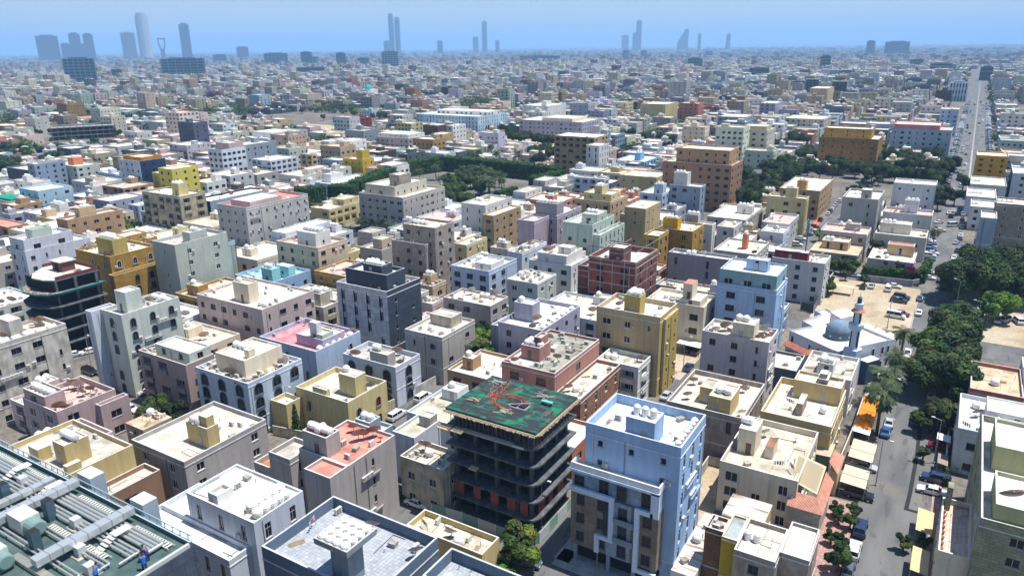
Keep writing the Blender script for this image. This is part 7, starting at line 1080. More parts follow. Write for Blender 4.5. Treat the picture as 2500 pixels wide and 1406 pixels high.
# people -----------------------------------------------------------------
def person(x, y, z, rz, label, shirt, pose=0):
    root = tag(empty('person', (x, y, z), rz), label, 'person')
    bend = (0, .35, .15)[pose]; hz = .93
    J = {'pel': (0,0,hz), 'ch': (bend*.5,0,hz+.38), 'nk': (bend*.75,0,hz+.56), 'hd': (bend*.95,0,hz+.70), 'top': (bend*1.0,0,hz+.80)}
    V = []; E = []; RR = []
    def add(p, r, par=None): V.append(p); RR.append(r); (E.append((par, len(V)-1)) if par is not None else None); return len(V)-1
    a = add(J['pel'], (.15, .17)); c_ = add(J['ch'], (.13, .19), a); d = add(J['nk'], (.06, .06), c_); e = add(J['hd'], (.1, .09), d); add(J['top'], (.07, .07), e)
    for s in (-1, 1):
        h = add((0, s*.1, hz-.06), (.1, .1), a); k = add((.06*(s+1)*.5+.02, s*.12, .5), (.07, .07), h); f = add((-.03+.1*(s > 0), s*.13, .09), (.045, .05), k); add((.12+.1*(s > 0), s*.13, .04), (.04, .045), f)
        sh = add((bend*.65, s*.2, hz+.47), (.065, .065), c_); el = add((bend*.8+.08, s*.29, hz+.2), (.045, .045), sh); wr = add((bend+.28, s*.22, hz+.12+.1*pose), (.03, .03), el); hn = add((bend+.36, s*.21, hz+.12+.1*pose), (.035, .02), wr)
        for q in range(4): add((bend+.43-.01*abs(q-1), s*.21+(q-1.5)*.018, hz+.10+.1*pose), (.009, .009), hn)
        add((bend+.37, s*.21-s*.05, hz+.13+.1*pose), (.01, .01), hn)
    me = bpy.data.meshes.new('body'); me.from_pydata(V, E, []); o = bpy.data.objects.new('body', me); COL.objects.link(o); o.parent = root
    me.materials.append(M['skin'])
    md = o.modifiers.new('skin', 'SKIN'); sb = o.modifiers.new('sub', 'SUBSURF'); sb.levels = sb.render_levels = 1
    for sv, r in zip(me.skin_vertices[0].data, RR): sv.radius = r
    me.skin_vertices[0].data[0].use_root = True
    b = MB(); cx = bend
    def ring(x, z, rx, ry): return [(x+rx*math.cos(t*.5236), ry*math.sin(t*.5236), z) for t in range(12)]
    def loft(b, rs, mt, col):
        for r0, r1 in zip(rs, rs[1:]):
            for k in range(12): b.face([r0[k], r0[(k+1) % 12], r1[(k+1) % 12], r1[k]], mt, col)
    loft(b, [ring(0, hz-.12, .19, .21), ring(bend*.25, hz+.2, .17, .2), ring(bend*.55, hz+.42, .16, .25), ring(bend*.68, hz+.54, .09, .12)], 'cloth', shirt)
    for s in (-1, 1): b.tube((bend*.62, s*.19, hz+.48), (bend*.8+.08, s*.30, hz+.2), .085, 'cloth', shirt, 8, .07); b.tube((bend*.8+.08, s*.30, hz+.2), (bend+.22, s*.24, hz+.13+.08*pose), .07, 'cloth', shirt, 8, .05)
    b.build('shirt', root); b = MB()
    for s in (-1, 1): b.tube((0, s*.1, hz-.05), (.05, s*.12, .5), .13, 'cloth', (.04, .06, .12), 8, .1); b.tube((.05, s*.12, .5), (-.02+.1*(s > 0), s*.13, .1), .1, 'cloth', (.04, .06, .12), 8, .08)
    b.build('trousers', root); b = MB(); hx = bend*.97
    b.lathe([(.125, 0), (.12, .08), (.08, .14), (0, .16)], hx, 0, hz+.74, 'cloth', (.03, .03, .04) if pose else shirt, 12); b.build('cap', root)
    return root
person(-58.9, 30.9, PZ, R(200), 'person in dark blue overalls stooping over pipes at roof corner, farther from the camera', (.02, .05, .22), 1)
person(-58.0, 30.0, PZ, R(160), 'person in bright blue shirt standing beside the stooping worker', (.02, .13, .50), 2)
person(-60.4, 26.9, PZ, R(120), 'person in bright blue shirt alone near the photo bottom edge', (.03, .15, .55), 1)
# ------------------------------------------------------------------ awnings, lamps, hedges
def awning(x0, x1, y0, y1, z, col, label, cat='car shade', grp=None, sag=.12):
    r_ = tag(empty('carport', ((x0+x1)/2, (y0+y1)/2, 0)), label, cat, grp); b = MB(); n_ = 6
    for i in range(n_):
        u0, u1 = i/n_, (i+1)/n_; z0, z1 = z-sag*math.sin(math.pi*u0), z-sag*math.sin(math.pi*u1); a, c_ = y0+(y1-y0)*u0, y0+(y1-y0)*u1
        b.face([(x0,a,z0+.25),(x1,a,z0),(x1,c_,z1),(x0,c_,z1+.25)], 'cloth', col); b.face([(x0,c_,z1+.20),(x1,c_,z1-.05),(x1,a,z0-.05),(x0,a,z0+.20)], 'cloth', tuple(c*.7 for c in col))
    b.build('canopy', r_, r_.location)
    for x, y in ((x0+.1, y0+.1), (x1-.1, y0+.1), (x1-.1, y1-.1), (x0+.1, y1-.1)): p_ = MB(); p_.tube((x, y, 0), (x, y, z-.02+(.25 if x < (x0+x1)/2 else 0)), .06, 'metal', (.35, .33, .3), 5); p_.build('post', r_, r_.location)
tanc = (.62, .50, .37); pos_ = ['nearest', 'second nearest', 'third nearest', 'fourth nearest']
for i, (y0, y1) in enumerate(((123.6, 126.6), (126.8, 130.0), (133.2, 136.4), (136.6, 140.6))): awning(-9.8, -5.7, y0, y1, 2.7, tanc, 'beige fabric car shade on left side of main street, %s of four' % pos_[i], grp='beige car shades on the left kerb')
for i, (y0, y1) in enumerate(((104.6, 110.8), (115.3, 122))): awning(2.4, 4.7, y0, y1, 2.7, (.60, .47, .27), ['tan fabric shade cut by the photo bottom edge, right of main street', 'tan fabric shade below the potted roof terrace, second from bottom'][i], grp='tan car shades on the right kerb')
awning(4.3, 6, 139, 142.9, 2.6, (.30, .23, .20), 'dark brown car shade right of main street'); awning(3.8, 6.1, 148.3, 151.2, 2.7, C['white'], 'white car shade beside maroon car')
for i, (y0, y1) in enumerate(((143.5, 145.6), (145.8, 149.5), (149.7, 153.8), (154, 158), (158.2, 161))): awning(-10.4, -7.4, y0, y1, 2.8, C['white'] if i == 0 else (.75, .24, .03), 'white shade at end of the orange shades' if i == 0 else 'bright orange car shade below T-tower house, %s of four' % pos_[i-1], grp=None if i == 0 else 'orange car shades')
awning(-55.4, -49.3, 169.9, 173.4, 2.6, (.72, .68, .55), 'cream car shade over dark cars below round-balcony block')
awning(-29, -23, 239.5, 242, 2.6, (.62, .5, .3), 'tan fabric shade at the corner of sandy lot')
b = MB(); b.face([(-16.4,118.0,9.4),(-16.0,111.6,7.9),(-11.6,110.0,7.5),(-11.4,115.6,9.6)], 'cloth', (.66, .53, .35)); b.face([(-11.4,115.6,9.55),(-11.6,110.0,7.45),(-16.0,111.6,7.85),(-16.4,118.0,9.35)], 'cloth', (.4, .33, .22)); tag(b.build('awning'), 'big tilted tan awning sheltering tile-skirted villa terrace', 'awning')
pv = tag(empty('pavilion', (-13.9, 129.9, 0)), 'taupe pyramid-roofed pavilion behind the tile-skirted villa', 'pavilion'); b = MB()
q4 = [(-16.2, 127.0), (-12.1, 127.4), (-12.1, 132.6), (-16.2, 132.4)]
for k in range(4): b.face([(*q4[k], 5), (*q4[(k+1) % 4], 5), (-14.1, 129.9, 5.7)], 'plaster', (.55, .44, .33))
b.build('roof', pv, pv.location); b = MB(); b.box(-15.8, -12.4, 127.5, 132, 0, 4.9, 'plaster', (.14, .2, .17)); b.build('wall', pv, pv.location)
th = tag(empty('porch', (-12, 115, 0)), 'house corner porch wrapped in pinkish red roof tiles', 'porch'); b = MB(); tl = (.60, .28, .20)
b.face([(-15.6,107.6,5.6),(-10.2,107.6,5.6),(-11.6,109.8,7.1),(-15.6,109.8,7.1)], 'tiles', tl); b.face([(-10.2,107.6,5.6),(-10.2,118.4,5.6),(-11.6,118.4,7.1),(-11.6,109.8,7.1)], 'tiles', tl); b.build('roof', th, th.location)
b = MB(); b.box(-15.4, -10.6, 108.2, 109.0-.05, 0, 5.5, 'stone', C['stone']); b.box(-11.4, -10.6, 108.95, 118, 0, 5.5, 'stone', C['stone']); b.build('wall', th, th.location)
b = MB(); b.face([(-11.9,129.8,5.2),(-10,128.6,5.2),(-10.1,122.3,4.8),(-11.8,123.3,6.3)], 'tiles', tl); b.box(-11.6, -10.2, 123.2, 128.4, 0, 4.8, 'plaster', C['sand']); tag(b.build('tiled_lean_to'), 'small sloping pinkish tiled canopy against the long street wall', 'canopy')
def lamp(x, y, h, az, label):
    r_ = tag(empty('street_lamp', (x, y, 0)), label, 'street lamp', 'street lamps'); b = MB(); b.tube((x, y, 0), (x, y, h), .11, 'metal', (.28, .29, .3), 6, .06); b.box(x-.2, x+.2, y-.2, y+.2, 0, .3, 'metal', (.3, .3, .3)); b.build('pole', r_, r_.location)
    b = MB(); ex, ey = x+1.4*math.cos(az), y+1.4*math.sin(az); b.tube((x, y, h-.05), (ex, ey, h+.25), .045, 'metal', (.3, .3, .3), 5); b.build('arm', r_, r_.location)
    b = MB(); b.box(ex-.3, ex+.3, ey-.16, ey+.16, h+.18, h+.34, 'metal', (.62, .62, .6), True); b.build('lamp_head', r_, r_.location)
for (x, y), lab in zip(LAMPS, ['street lamp in front of zigzag-framed blue block', 'street lamp at the corner of pale green panel fence', 'street lamp near the navy car in the side lane', 'street lamp by the silver car in the side lane', 'street lamp in lane right of stained off-white block', 'tall street lamp by the maroon car', 'tall street lamp by the white sedan under grove trees', 'street lamp rising before the white tents', 'street lamp among the rightmost sandy lot cars', 'street lamp between main street and the dark grove', 'street lamp near scalloped cream villa', 'street lamp beside beige car shades', 'street lamp below low house by orange block', 'street lamp right of grey-brown brick block']): lamp(x, y, 9, R(180) if x > 0 else 0, lab)
hedge(HEDGES['garden'], 2.2, 4.6, 'clipped bright green hedge wrapping the garden villa corner')
hedge(HEDGES['garageA'], 8, 8.0, 'dark green blocky clipped hedge behind the long pink-topped slab, left one'); hedge(HEDGES['garageB'], 8, 8.0, 'dark green blocky clipped hedge left of grey classical block, right one')
hedge([(-270, 284)]+HEDGES['park'][1:6]+HEDGES['park'][6:], 8, 9.0, 'long curving dark green tree hedge around the palm garden'); hedge(HEDGES['parkR'], 6, 7.5, 'tall green hedge closing right side of the palm garden')
hedge([(5.9, 136), (6.0, 149)], .8, 1.6, 'low creeper hedge beside white yard with parked cars'); hedge(HEDGES['lane'], 4, 4, 'lower green hedge beside the white lane wall of palm garden')
fl = MB(); rr = random.Random(8)
for i in range(160): x, y, z = -9.5+rr.gauss(0, .8), 262.5+rr.gauss(0, .6), 4.5+rr.gauss(0, .5); s_ = .22; fl.face([(x-s_,y,z-s_),(x+s_,y-.1,z-s_),(x+s_,y,z+s_),(x-s_,y+.1,z+s_)], 'leaf', (.45, .03, .18))
tag(fl.build('bougainvillea'), 'magenta flowering bush above clipped garden hedge', 'bush')
# swimming pool and its walls
g = MB(); g.face([(-221.5,225,.05),(-212,220.5,.05),(-208.5,228,.05),(-217,234.5,.05)], "sea", (1,)*3); M["pool"] = mat('pool_water', .1, .6)[0]; M['pool'].node_tree.nodes['Principled BSDF'].inputs['Base Color'].default_value = (.02, .16, .24, 1); g.m = ['pool']; struct(g.build('pool_water'))
wall([(-222, 225), (-212, 219.8), (-208, 228), (-216.5, 235), (-222, 225)], 1.8, 'dark wall around small blue pool court', (.10, .11, .13))

# ------------------------------------------------------------------ trees, cars
TN = {None: (.8, .85, .8), 'd': (.5, .58, .52), 'b': (1.5, 1.75, 1.0), 'o': (1.35, 1.15, .9)}
for (k, x, y, tn, h, grp) in TREE_SPOTS:
    if abs(x) > 900: continue
    t = tuple(c*random.uniform(.88, 1.14) for c in TN[tn]); hh = h*random.uniform(.9, 1.1) if h else None; tree(k, x, y, hh, tint=t, group=grp)
PAL = dict(w=(.78, .78, .77), k=(.015, .016, .02), n=(.02, .035, .10), s=(.45, .47, .50), m=(.20, .01, .04), t=(.10, .12, .14), b=(.03, .10, .28), r=(.4, .03, .02), g=(.2, .2, .2))
CN = dict(w='white', k='black', n='navy', s='silver', m='maroon', t='dark grey', b='blue', r='red', g='grey')
KN = {'suv': 'SUV', 'sedan': 'sedan', 'van': 'van', 'hatch': 'hatchback', 'pickup': 'pickup truck'}
CAR_LOG = []
for (k, x, y, hd, col) in CAR_SPOTS:
    far = math.hypot(x, y) > 230; o = make_car(k, x, y, R(hd), PAL[col], simple=far); CAR_LOG.append((o, '%s %s' % (CN[col], KN[k]), {'suv': 'suv', 'van': 'van', 'pickup': 'pickup truck'}.get(k, 'car'), 'cars parked or driving in the streets'))
# avenue traffic: parked in slanting rows on both sides, sparse moving lanes
rr = random.Random(11); cn_ = len(CAR_SPOTS); y = 455.0; far_cars = []
while y < 1150:
    for (x, hd, pk) in ((-6.6, 25, .86), (-1.6, 90, .10), (1.0, 90, .10), (7.4, -90, .10), (10.2, -90, .10), (14.8, 155, .84)):
        if rr.random() < pk*(1 if pk > .5 else .5):
            if x > 13 and y < 560: continue
            far_cars.append((x+rr.uniform(-.3, .3), y+rr.uniform(-.4, .4), hd, 'park' if pk > .5 else 'move'))
    y += 3.0 if y < 700 else 3.6
for (X, y0, y1, pp) in ((-2.0, 380, 450, .25), (-49.2, 352, 400, .8), (-43, 352, 400, .5), (-99.2, 345, 380, .6), (-5.6, 322, 352, .7), (3.6, 335, 400, .5)):
    y = y0
    while y < y1:
        if rr.random() < pp: far_cars.append((X, y, 90, 'kerb'))
        y += 5.6
far_cars.sort(key=lambda c: c[1])
mass = MB()
for i, (x, y, hd, st) in enumerate(far_cars):
    k = rr.choice(['sedan', 'sedan', 'suv', 'hatch']); col = rr.choice('wwwwwsssktnb')
    if cn_+i < 300:
        o = link('car', JCAR[k], None, (x, y, .02), R(hd), color=PAL[col]); o.name = 'car'; CAR_LOG.append((o, '%s %s' % (CN[col], KN[k]), 'car', {'park': 'cars parked along the avenue', 'move': 'cars driving on the avenue', 'kerb': 'cars at the kerbs'}[st]))
    else:
        c, s = math.cos(R(hd)), math.sin(R(hd))
        for (a, d, z0, z1, mt, cc) in ((2.2, .9, .3, .95, 'metal', PAL[col]), (1.1, .75, .95, 1.5, 'metal', tuple(v*.8 for v in PAL[col]))): mass.prism([(x+a*p*c-d*q*s, y+a*p*s+d*q*c) for p, q in ((-1,-1),(1,-1),(1,1),(-1,1))], z0, z1, mt, cc)
if mass.f: tag(mass.build('far_traffic'), 'cars massed along the far end of the avenue', 'cars', kind='stuff')

# ------------------------------------------------------------------ ordinary houses filling the blocks
RES = [(-11.3, 5.2, 20, 400), (-10, 18.5, 400, 2500), (-31.5, -3, 202, 268), (-32, -26.9, 90, 123), (3, 70, 183, 328), (-24, -4, 255, 292), (-45, -24, 257, 270), (-235, -200, 205, 245), (-300, -190, 285, 388), (-112, -8, 386, 470), (-295, -258, 252, 284),
       (-385, -328, 298, 332), (-345, -235, 498, 562), (-164, -134, 80, 96), (-197, -170, 78, 104), (-590, -515, 495, 560), (-57, -27, 74, 87), (-60, -42, 155, 178), (-150, -137, 176, 192), (-50, -30, 215, 245), (-200, 40, -50, 42), (-60, -8, 42, 84), (-100, -57, 20, 46), (-32, -8, 60, 88), (-700, -500, 560, 640)]
TS = [(x, y, .9 if k in ('palm', 'small', 'cypress') else 2.3) for k, x, y, tn, h, g_ in TREE_SPOTS]; CS = [(c[1], c[2], 2.4) for c in CAR_SPOTS]
from collections import defaultdict
GRID = defaultdict(list)
def gadd(r):
    for i in range(int(r[0]//40), int(r[1]//40)+1):
        for j in range(int(r[2]//40), int(r[3]//40)+1): GRID[i, j].append(r)
for r in RECTS: gadd((r[0]-.9, r[1]+.9, r[2]-.9, r[3]+.9))
for r in RES: gadd(r)
TWR = [(-1849, 1036, 67), (-1909, 1361, 114), (-1975, 1204, 25), (-2705, 2404, 102), (-2697, 2580, 52), (-2290, 2383, 40), (-2182, 2399, 48), (-1947, 2293, 63), (-1709, 1649, 129), (-360, 2221, 26), (-164, 2587, 36), (-83, 2167, 49), (-20, 1148, 20), (-88, 1399, 22), (-215, 1234, 20), (-168, 1175, 21), (-258, 1337, 26), (-771, 2376, 46), (-449, 1869, 45), (-673, 371, 51), (-871, 966, 30)]
for x, y, w_ in TWR:
    for k in (0, 1, 2): d_ = 1-k*.03; gadd((x*d_-w_*.7, x*d_+w_*.7, y*d_-w_*.35, y*d_+w_*.5))
for x, y, r in TS+CS: gadd((x-r, x+r, y-r, y+r))
def isfree(x0, x1, y0, y1):
    for i in range(int(x0//40), int(x1//40)+1):
        for j in range(int(y0//40), int(y1//40)+1):
            for r in GRID[i, j]:
                if r[0] < x1 and r[1] > x0 and r[2] < y1 and r[3] > y0: return False
    return True
rf = random.Random(42); LOTS = []
ys = [25, 80, 206, 340, 470, 565, 660, 760, 860]+[950+i*95 for i in range(32)]
xs = [44, -1]+XS[1:]+[-620-47.5*i for i in range(1, 75)]
xs = [x for x in sorted(set(xs+[91, 138, 185, 232, 280, 328]), reverse=True)]
for xi in range(len(xs)-1):
    xr, xl = xs[xi]-4.2, xs[xi+1]+4.2
    if xs[xi] == 44: xl = 19 if True else xl
    for yi in range(len(ys)-1):
        y0, y1 = ys[yi]+4.2, ys[yi+1]-4.2
        cx, cy = (xl+xr)/2, (y0+y1)/2; D = math.hypot(cx, cy)
        if D > 3300: continue
        if not any(seen(a, c_, 8, 120) for a in (xl, xr, cx) for c_ in (y0, y1, cy)): continue
        w = (xr-xl)/2 if xr-xl > 30 else (xr-xl); ncol = 2 if xr-xl > 30 else 1
        for c_ in range(ncol):
            a0 = xl+c_*w+.4; a1 = a0+w-.8; yy = y0
            while yy < y1-7:
                d = rf.uniform(14, 21); e = min(y1, yy+d-1.0)
                if y1-e < 8: e = y1
                if e-yy > 6: LOTS.append((a0, a1, yy, e))
                yy = e+1.2
FILL = []
for (a0, a1, b0, b1) in LOTS:
    ins = rf.uniform(.2, 1.8); q = (a0+rf.uniform(0, ins), a1-rf.uniform(0, ins), b0+rf.uniform(0, 1), b1-rf.uniform(0, 1))
    D = math.hypot((a0+a1)/2, (b0+b1)/2)
    if isfree(*q): FILL.append((*q, True)); continue
    if D > 700: continue
    best = None; n_ = 5
    for i in range(n_):
        for j in range(i+1, n_+1):
            for k in range(n_):
                for l in range(k+1, n_+1):
                    r = (a0+(a1-a0)*i/n_+.3, a0+(a1-a0)*j/n_-.3, b0+(b1-b0)*k/n_+.3, b0+(b1-b0)*l/n_-.3); w_, d_ = r[1]-r[0], r[3]-r[2]
                    if w_ < 5.5 or d_ < 5.5: continue
                    if best and w_*d_ <= best[0]: continue
                    if isfree(*r): best = (w_*d_, r)
    if best: FILL.append((*best[1], False))
FILL.sort(key=lambda r: math.hypot((r[0]+r[1])/2, (r[2]+r[3])/2))
FC = [('white', 8, 'white'), ('whiteblue', 9, 'bluish white'), ('cream', 12, 'cream'), ('whitegrey', 10, 'pale grey'), ('stonegrey', 9, 'stone grey'), ('tan', 6, 'tan'), ('pinkwhite', 3, 'pale pink'), ('lilacpink', 1, 'dusty pink'), ('tanbrown', 6, 'brown'), ('paleblue', 2, 'pale blue'), ('lilacgrey', 2, 'lilac grey'), ('creamyellow', 3, 'pale yellow'), ('ochre', 3, 'ochre'), ('bluegrey', 5, 'blue grey'), ('darkgrey', 5, 'dark grey'), ('beige', 8, 'beige'), ('offwhite', 9, 'off-white'), ('darkbrown', 2, 'dark brown'), ('terracotta', 1, 'terracotta')]
FW = [c for c in FC for _ in range(c[1])]
NUMW = {1: 'one', 2: 'two', 3: 'three', 4: 'four', 5: 'five', 6: 'six', 7: 'seven'}
def near_anchor(x, y, top=None):
    best = min(ANCH.items(), key=lambda kv: (kv[1][1][0]-x)**2+(kv[1][1][1]-y)**2+(0 if kv[0] != top else 1e9))
    return best[0]
def relation(o, z, aid):
    s, c = ANCH[aid]; a, b_ = scr(o[0], o[1], z), scr(c[0], c[1], c[2]*.6); dx, dy = a[0]-b_[0], a[1]-b_[1]
    if abs(dy) > abs(dx)*.7: return 'behind' if dy < 0 else 'in front of'
    return 'left of' if dx < 0 else 'right of'
LAB = []        # (object, description, category, group, anchor)
HOUSES_N = len([1 for o in COL.objects if o.parent is None and o.get('category')  and any(w in o.get('category') for w in ('block', 'house', 'villa', 'hotel', 'tower', 'building', 'terrace', 'shed', 'hall'))])
KEEP = 300-HOUSES_N; vis = []
for r in FILL:
    cx, cy = (r[0]+r[1])/2, (r[2]+r[3])/2
    if seen(cx, cy, 8, 15) or seen(r[1], cy, 8, 0): vis.append(r)
stuff = MB(); ntree = 0; kept = 0; TREES_FAR = []; FTANK = []
def simple_building(b, x0, x1, y0, y1, z, cn, roofc, D, rnd):
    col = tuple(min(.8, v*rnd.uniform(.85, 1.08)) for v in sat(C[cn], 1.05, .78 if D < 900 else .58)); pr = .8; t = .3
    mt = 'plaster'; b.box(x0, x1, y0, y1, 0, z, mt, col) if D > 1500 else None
    if D <= 1500:
        for ps in ([(x0,y0),(x1,y0)], [(x1,y0),(x1,y1)], [(x1,y1),(x0,y1)], [(x0,y1),(x0,y0)]):
            (a, c_), (d, e) = ps; b.face([(a,c_,0),(d,e,0),(d,e,z),(a,c_,z)], mt, col)
        parapet_roof(b, x0, x1, y0, y1, z, pr, mt, col, 'roof', roofc, tuple(v*.5+.35 for v in col), .3); b.face([(x0+.2,y0+.2,z-pr),(x1-.2,y0+.2,z-pr),(x1-.2,y1-.2,z-pr),(x0+.2,y1-.2,z-pr)], 'roof', roofc)
        nf = int(z/3.3); 
        for fk in ('L', 'R' if x0 < 1.5 else 'W'):
            F = Face(fk, x0, x1, y0, y1); sp = rnd.choice((3.2, 4, 4.6)) if D < 1000 else 5; ww, hh = rnd.choice(((1.2, 1.3), (.9, 1.2), (1.8, 1.4))); nc = int(F.W/sp)
            for r_ in range(nf):
                for i in range(nc):
                    if rnd.random() < .2: continue
                    u = F.W*(i+.5)/nc; zb = r_*3.3+1.1; b.face([F.p(u-ww/2,zb,-.04), F.p(u+ww/2,zb,-.04), F.p(u+ww/2,zb+hh,-.04), F.p(u-ww/2,zb+hh,-.04)], 'glass', (0,)*3)
    else: b.face([(x0,y0,z+.02),(x1,y0,z+.02),(x1,y1,z+.02),(x0,y1,z+.02)], 'roof', roofc)
    if rnd.random() < .8:
        w_, d_ = rnd.uniform(3, 5.5), rnd.uniform(3, 5); px_ = rnd.uniform(x0+.6, max(x0+.7, x1-w_-.6)); py_ = rnd.uniform(y0+.6, max(y0+.7, y1-d_-.6)); hz = rnd.uniform(2.2, 3.2)
        if px_+w_ < x1 and py_+d_ < y1:
            b.box(px_, px_+w_, py_, py_+d_, z-pr, z+hz-.6, mt, tuple(v*rnd.uniform(.9, 1.1) for v in col), topcol=roofc, topmt='roof')
            if D < 1500 and rnd.random() < .8: return [(px_+1+.9*k, py_+d_/2, z+hz-.6) for k in range(rnd.randrange(1, 4))]
    return []
TCAP = [(s[1], s[2]) for s in TREE_SPOTS if s[5] in ('leftpark', 'avenue', 'belt', 'palmgarden', 'palms') or (s[5] == 'far' and random.random() < .5)]
for ri, r in enumerate(vis):
    x0, x1, y0, y1, full = r; cx, cy = (x0+x1)/2, (y0+y1)/2; D = math.hypot(cx, cy); rnd = random.Random(ri*7+3)
    if not full: z = rnd.uniform(6.2, 8.6) if D < 330 else rnd.uniform(7, 11)
    elif D < 330: z = rnd.uniform(7.5, 10.5)
    else:
        far_left = cx < -430 and D < 1100; q = rnd.random()
        z = rnd.uniform(6.5, 9.5) if (q < .72 if far_left else q < (.45 if D < 900 else .68)) else (rnd.uniform(10, 14) if q < .86 else rnd.uniform(15, 19) if q < .97 else rnd.uniform(20, 27))
        fld = math.sin(cx*.013+1.3)*math.sin(cy*.017+.4)+.6*math.sin(cx*.031+cy*.023)
        if far_left and rnd.random() < (.82 if fld > .45 else .22): TREES_FAR.append((cx, cy)); continue
        if not far_left and rnd.random() < (.6 if fld > .95 and D > 500 else .07): TREES_FAR.append((cx, cy)); continue
    dd = max(D, 1); lowcap = any(math.hypot(cx-tx*(1-28/math.hypot(tx, ty)), cy-ty*(1-28/math.hypot(tx, ty))) < 20 for tx, ty in TCAP) or (-340 < cx < -185 and 195 < cy < 290) or (-112 < cx < -8 and 335 < cy < 392)
    if lowcap: z = min(z, rnd.uniform(4.5, 6.2))
    cn = rnd.choice(FW); rc = C[rnd.choice(['cream', 'white', 'cream', 'oldcream', 'screed', 'whiteb', 'pinkroof'] if D < 900 else ['cream', 'white', 'oldcream', 'white'])]
    if kept < KEEP:
        kept += 1; w_, d_ = x1-x0, y1-y0; rname = rnd.choice(['cream', 'white', 'cream', 'oldcream', 'screed', 'pinkroof', 'white']); bl = [(x0, x1, y0, y1, 0, z, cn[0], rname, {'w': rnd.choice(['p', 'p', 'b', 'h', 's', 'f', 'd']), 'sp': rnd.choice([3.6, 4.2, 5]), 'pr': .7, 'ra': rnd.randrange(0, 4), 'ds': rnd.randrange(0, 4), 'ac': rnd.choice([0, 0, 1])})]
        if w_ > 6 and d_ > 6:
            pw, pd = rnd.uniform(2.8, min(5, w_*.5)), rnd.uniform(2.8, min(4.5, d_*.5)); px_, py_ = rnd.uniform(x0+.5, x1-pw-.5), rnd.uniform(y0+.5, y1-pd-.5); bl.append((px_, px_+pw, py_, py_+pd, z-.7, z+rnd.uniform(1.6, 2.4), cn[0], 'cream', {'w': 'n', 'pr': .3, 'tk': rnd.randrange(1, 4)}))
            if w_ > 10 and rnd.random() < .4: bl.append((x0+.35, x0+w_*.42, y0+.35, y1-.4, z-.7, z+2.6, cn[0], rname, {'w': 's', 'sp': 4, 'pr': .5})) if px_ > x0+w_*.45 else None
        n_ = max(1, round(z/3.3)); idn = 'fill%d' % ri
        root = building(idn, 'x', 'x', bl); ANCH.pop(idn); RECTS.pop()
        root.name = 'house' if z < 12 else 'apartment_block'; FILLN = '%s %s-storey %s' % (cn[2], NUMW[n_], 'house' if z < 12 else 'block')
        LAB.append((root, FILLN, 'house' if z < 12 else 'apartment block', 'ordinary houses between the bigger blocks', near_anchor(cx, cy), z)); ANCHF = globals().setdefault('ANCHFILL', {}); ANCHF[idn] = root
    else: FTANK += [(D, *p) for p in simple_building(stuff, x0, x1, y0, y1, z, cn[0], rc, D, rnd)]
# the low sprawl beyond, out to the haze
rs = random.Random(99); D = 3000.0
az0, az1 = R(-68.5), R(5.5)
while D < 15500:
    step = 34 + (D-3000)*.014; n_ = int((az1-az0)*D/step)
    for i in range(n_):
        a = az0+(az1-az0)*(i+rs.random())/n_; d = D+rs.uniform(0, step); x, y = d*math.sin(a), d*math.cos(a)
        if math.hypot(x, y) > 15500: continue
        w_, l_ = rs.uniform(.3, .62)*step, rs.uniform(.3, .62)*step; z = rs.uniform(7, 13) if rs.random() < .88 else rs.uniform(14, 26)
        if rs.random() < .10: TREES_FAR.append((x, y)); continue
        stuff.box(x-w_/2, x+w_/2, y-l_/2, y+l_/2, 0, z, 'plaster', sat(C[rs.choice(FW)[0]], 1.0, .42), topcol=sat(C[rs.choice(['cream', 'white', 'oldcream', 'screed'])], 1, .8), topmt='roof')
    D += step*1.25
tag(stuff.build('distant_buildings'), 'low pale city sprawl running out to the hazy horizon', 'buildings', kind='stuff')
FTANK.sort(); b = MB()
for (D, x, y, z) in FTANK[:1500]: b.lathe([(.7, 0), (.8, .5), (.5, 1.1), (0, 1.2)], x, y, z, 'plaster', (.8, .8, .78), 6)
if b.f: tag(b.build('distant_tanks'), 'white roof tanks dotting the far roofs', 'water tanks', kind='stuff')
# far trees as one mass of leaf clumps
TREES_FAR.sort(key=lambda p: p[0]**2+p[1]**2); rt = random.Random(5); fol = MB()
for k, x, y, tn, h, g_ in TREE_SPOTS:
    if abs(x) > 900: TREES_FAR.append((x, y))
for (x, y) in TREES_FAR:
    D = math.hypot(x, y); s = 1+D/2500
    for _ in range(rt.randrange(3, 6)):
        cx, cy, r_ = x+rt.uniform(-9, 9)*s, y+rt.uniform(-6, 6)*s, rt.uniform(2.5, 4.5)*s**.6; g_ = rt.choice(GREENS)
        nl = 70 if D < 700 else (26 if D < 1500 else 9); lf = .9 if D < 700 else (1.5 if D < 1500 else 3.2)
        leafball(fol, cx, cy, r_*1.0, r_, r_*.8, nl, rt, [tuple(v*.9 for v in g_)], lf, .4)
tag(fol.build('distant_trees'), 'scattered dark tree clumps among the far houses', 'trees', kind='stuff')

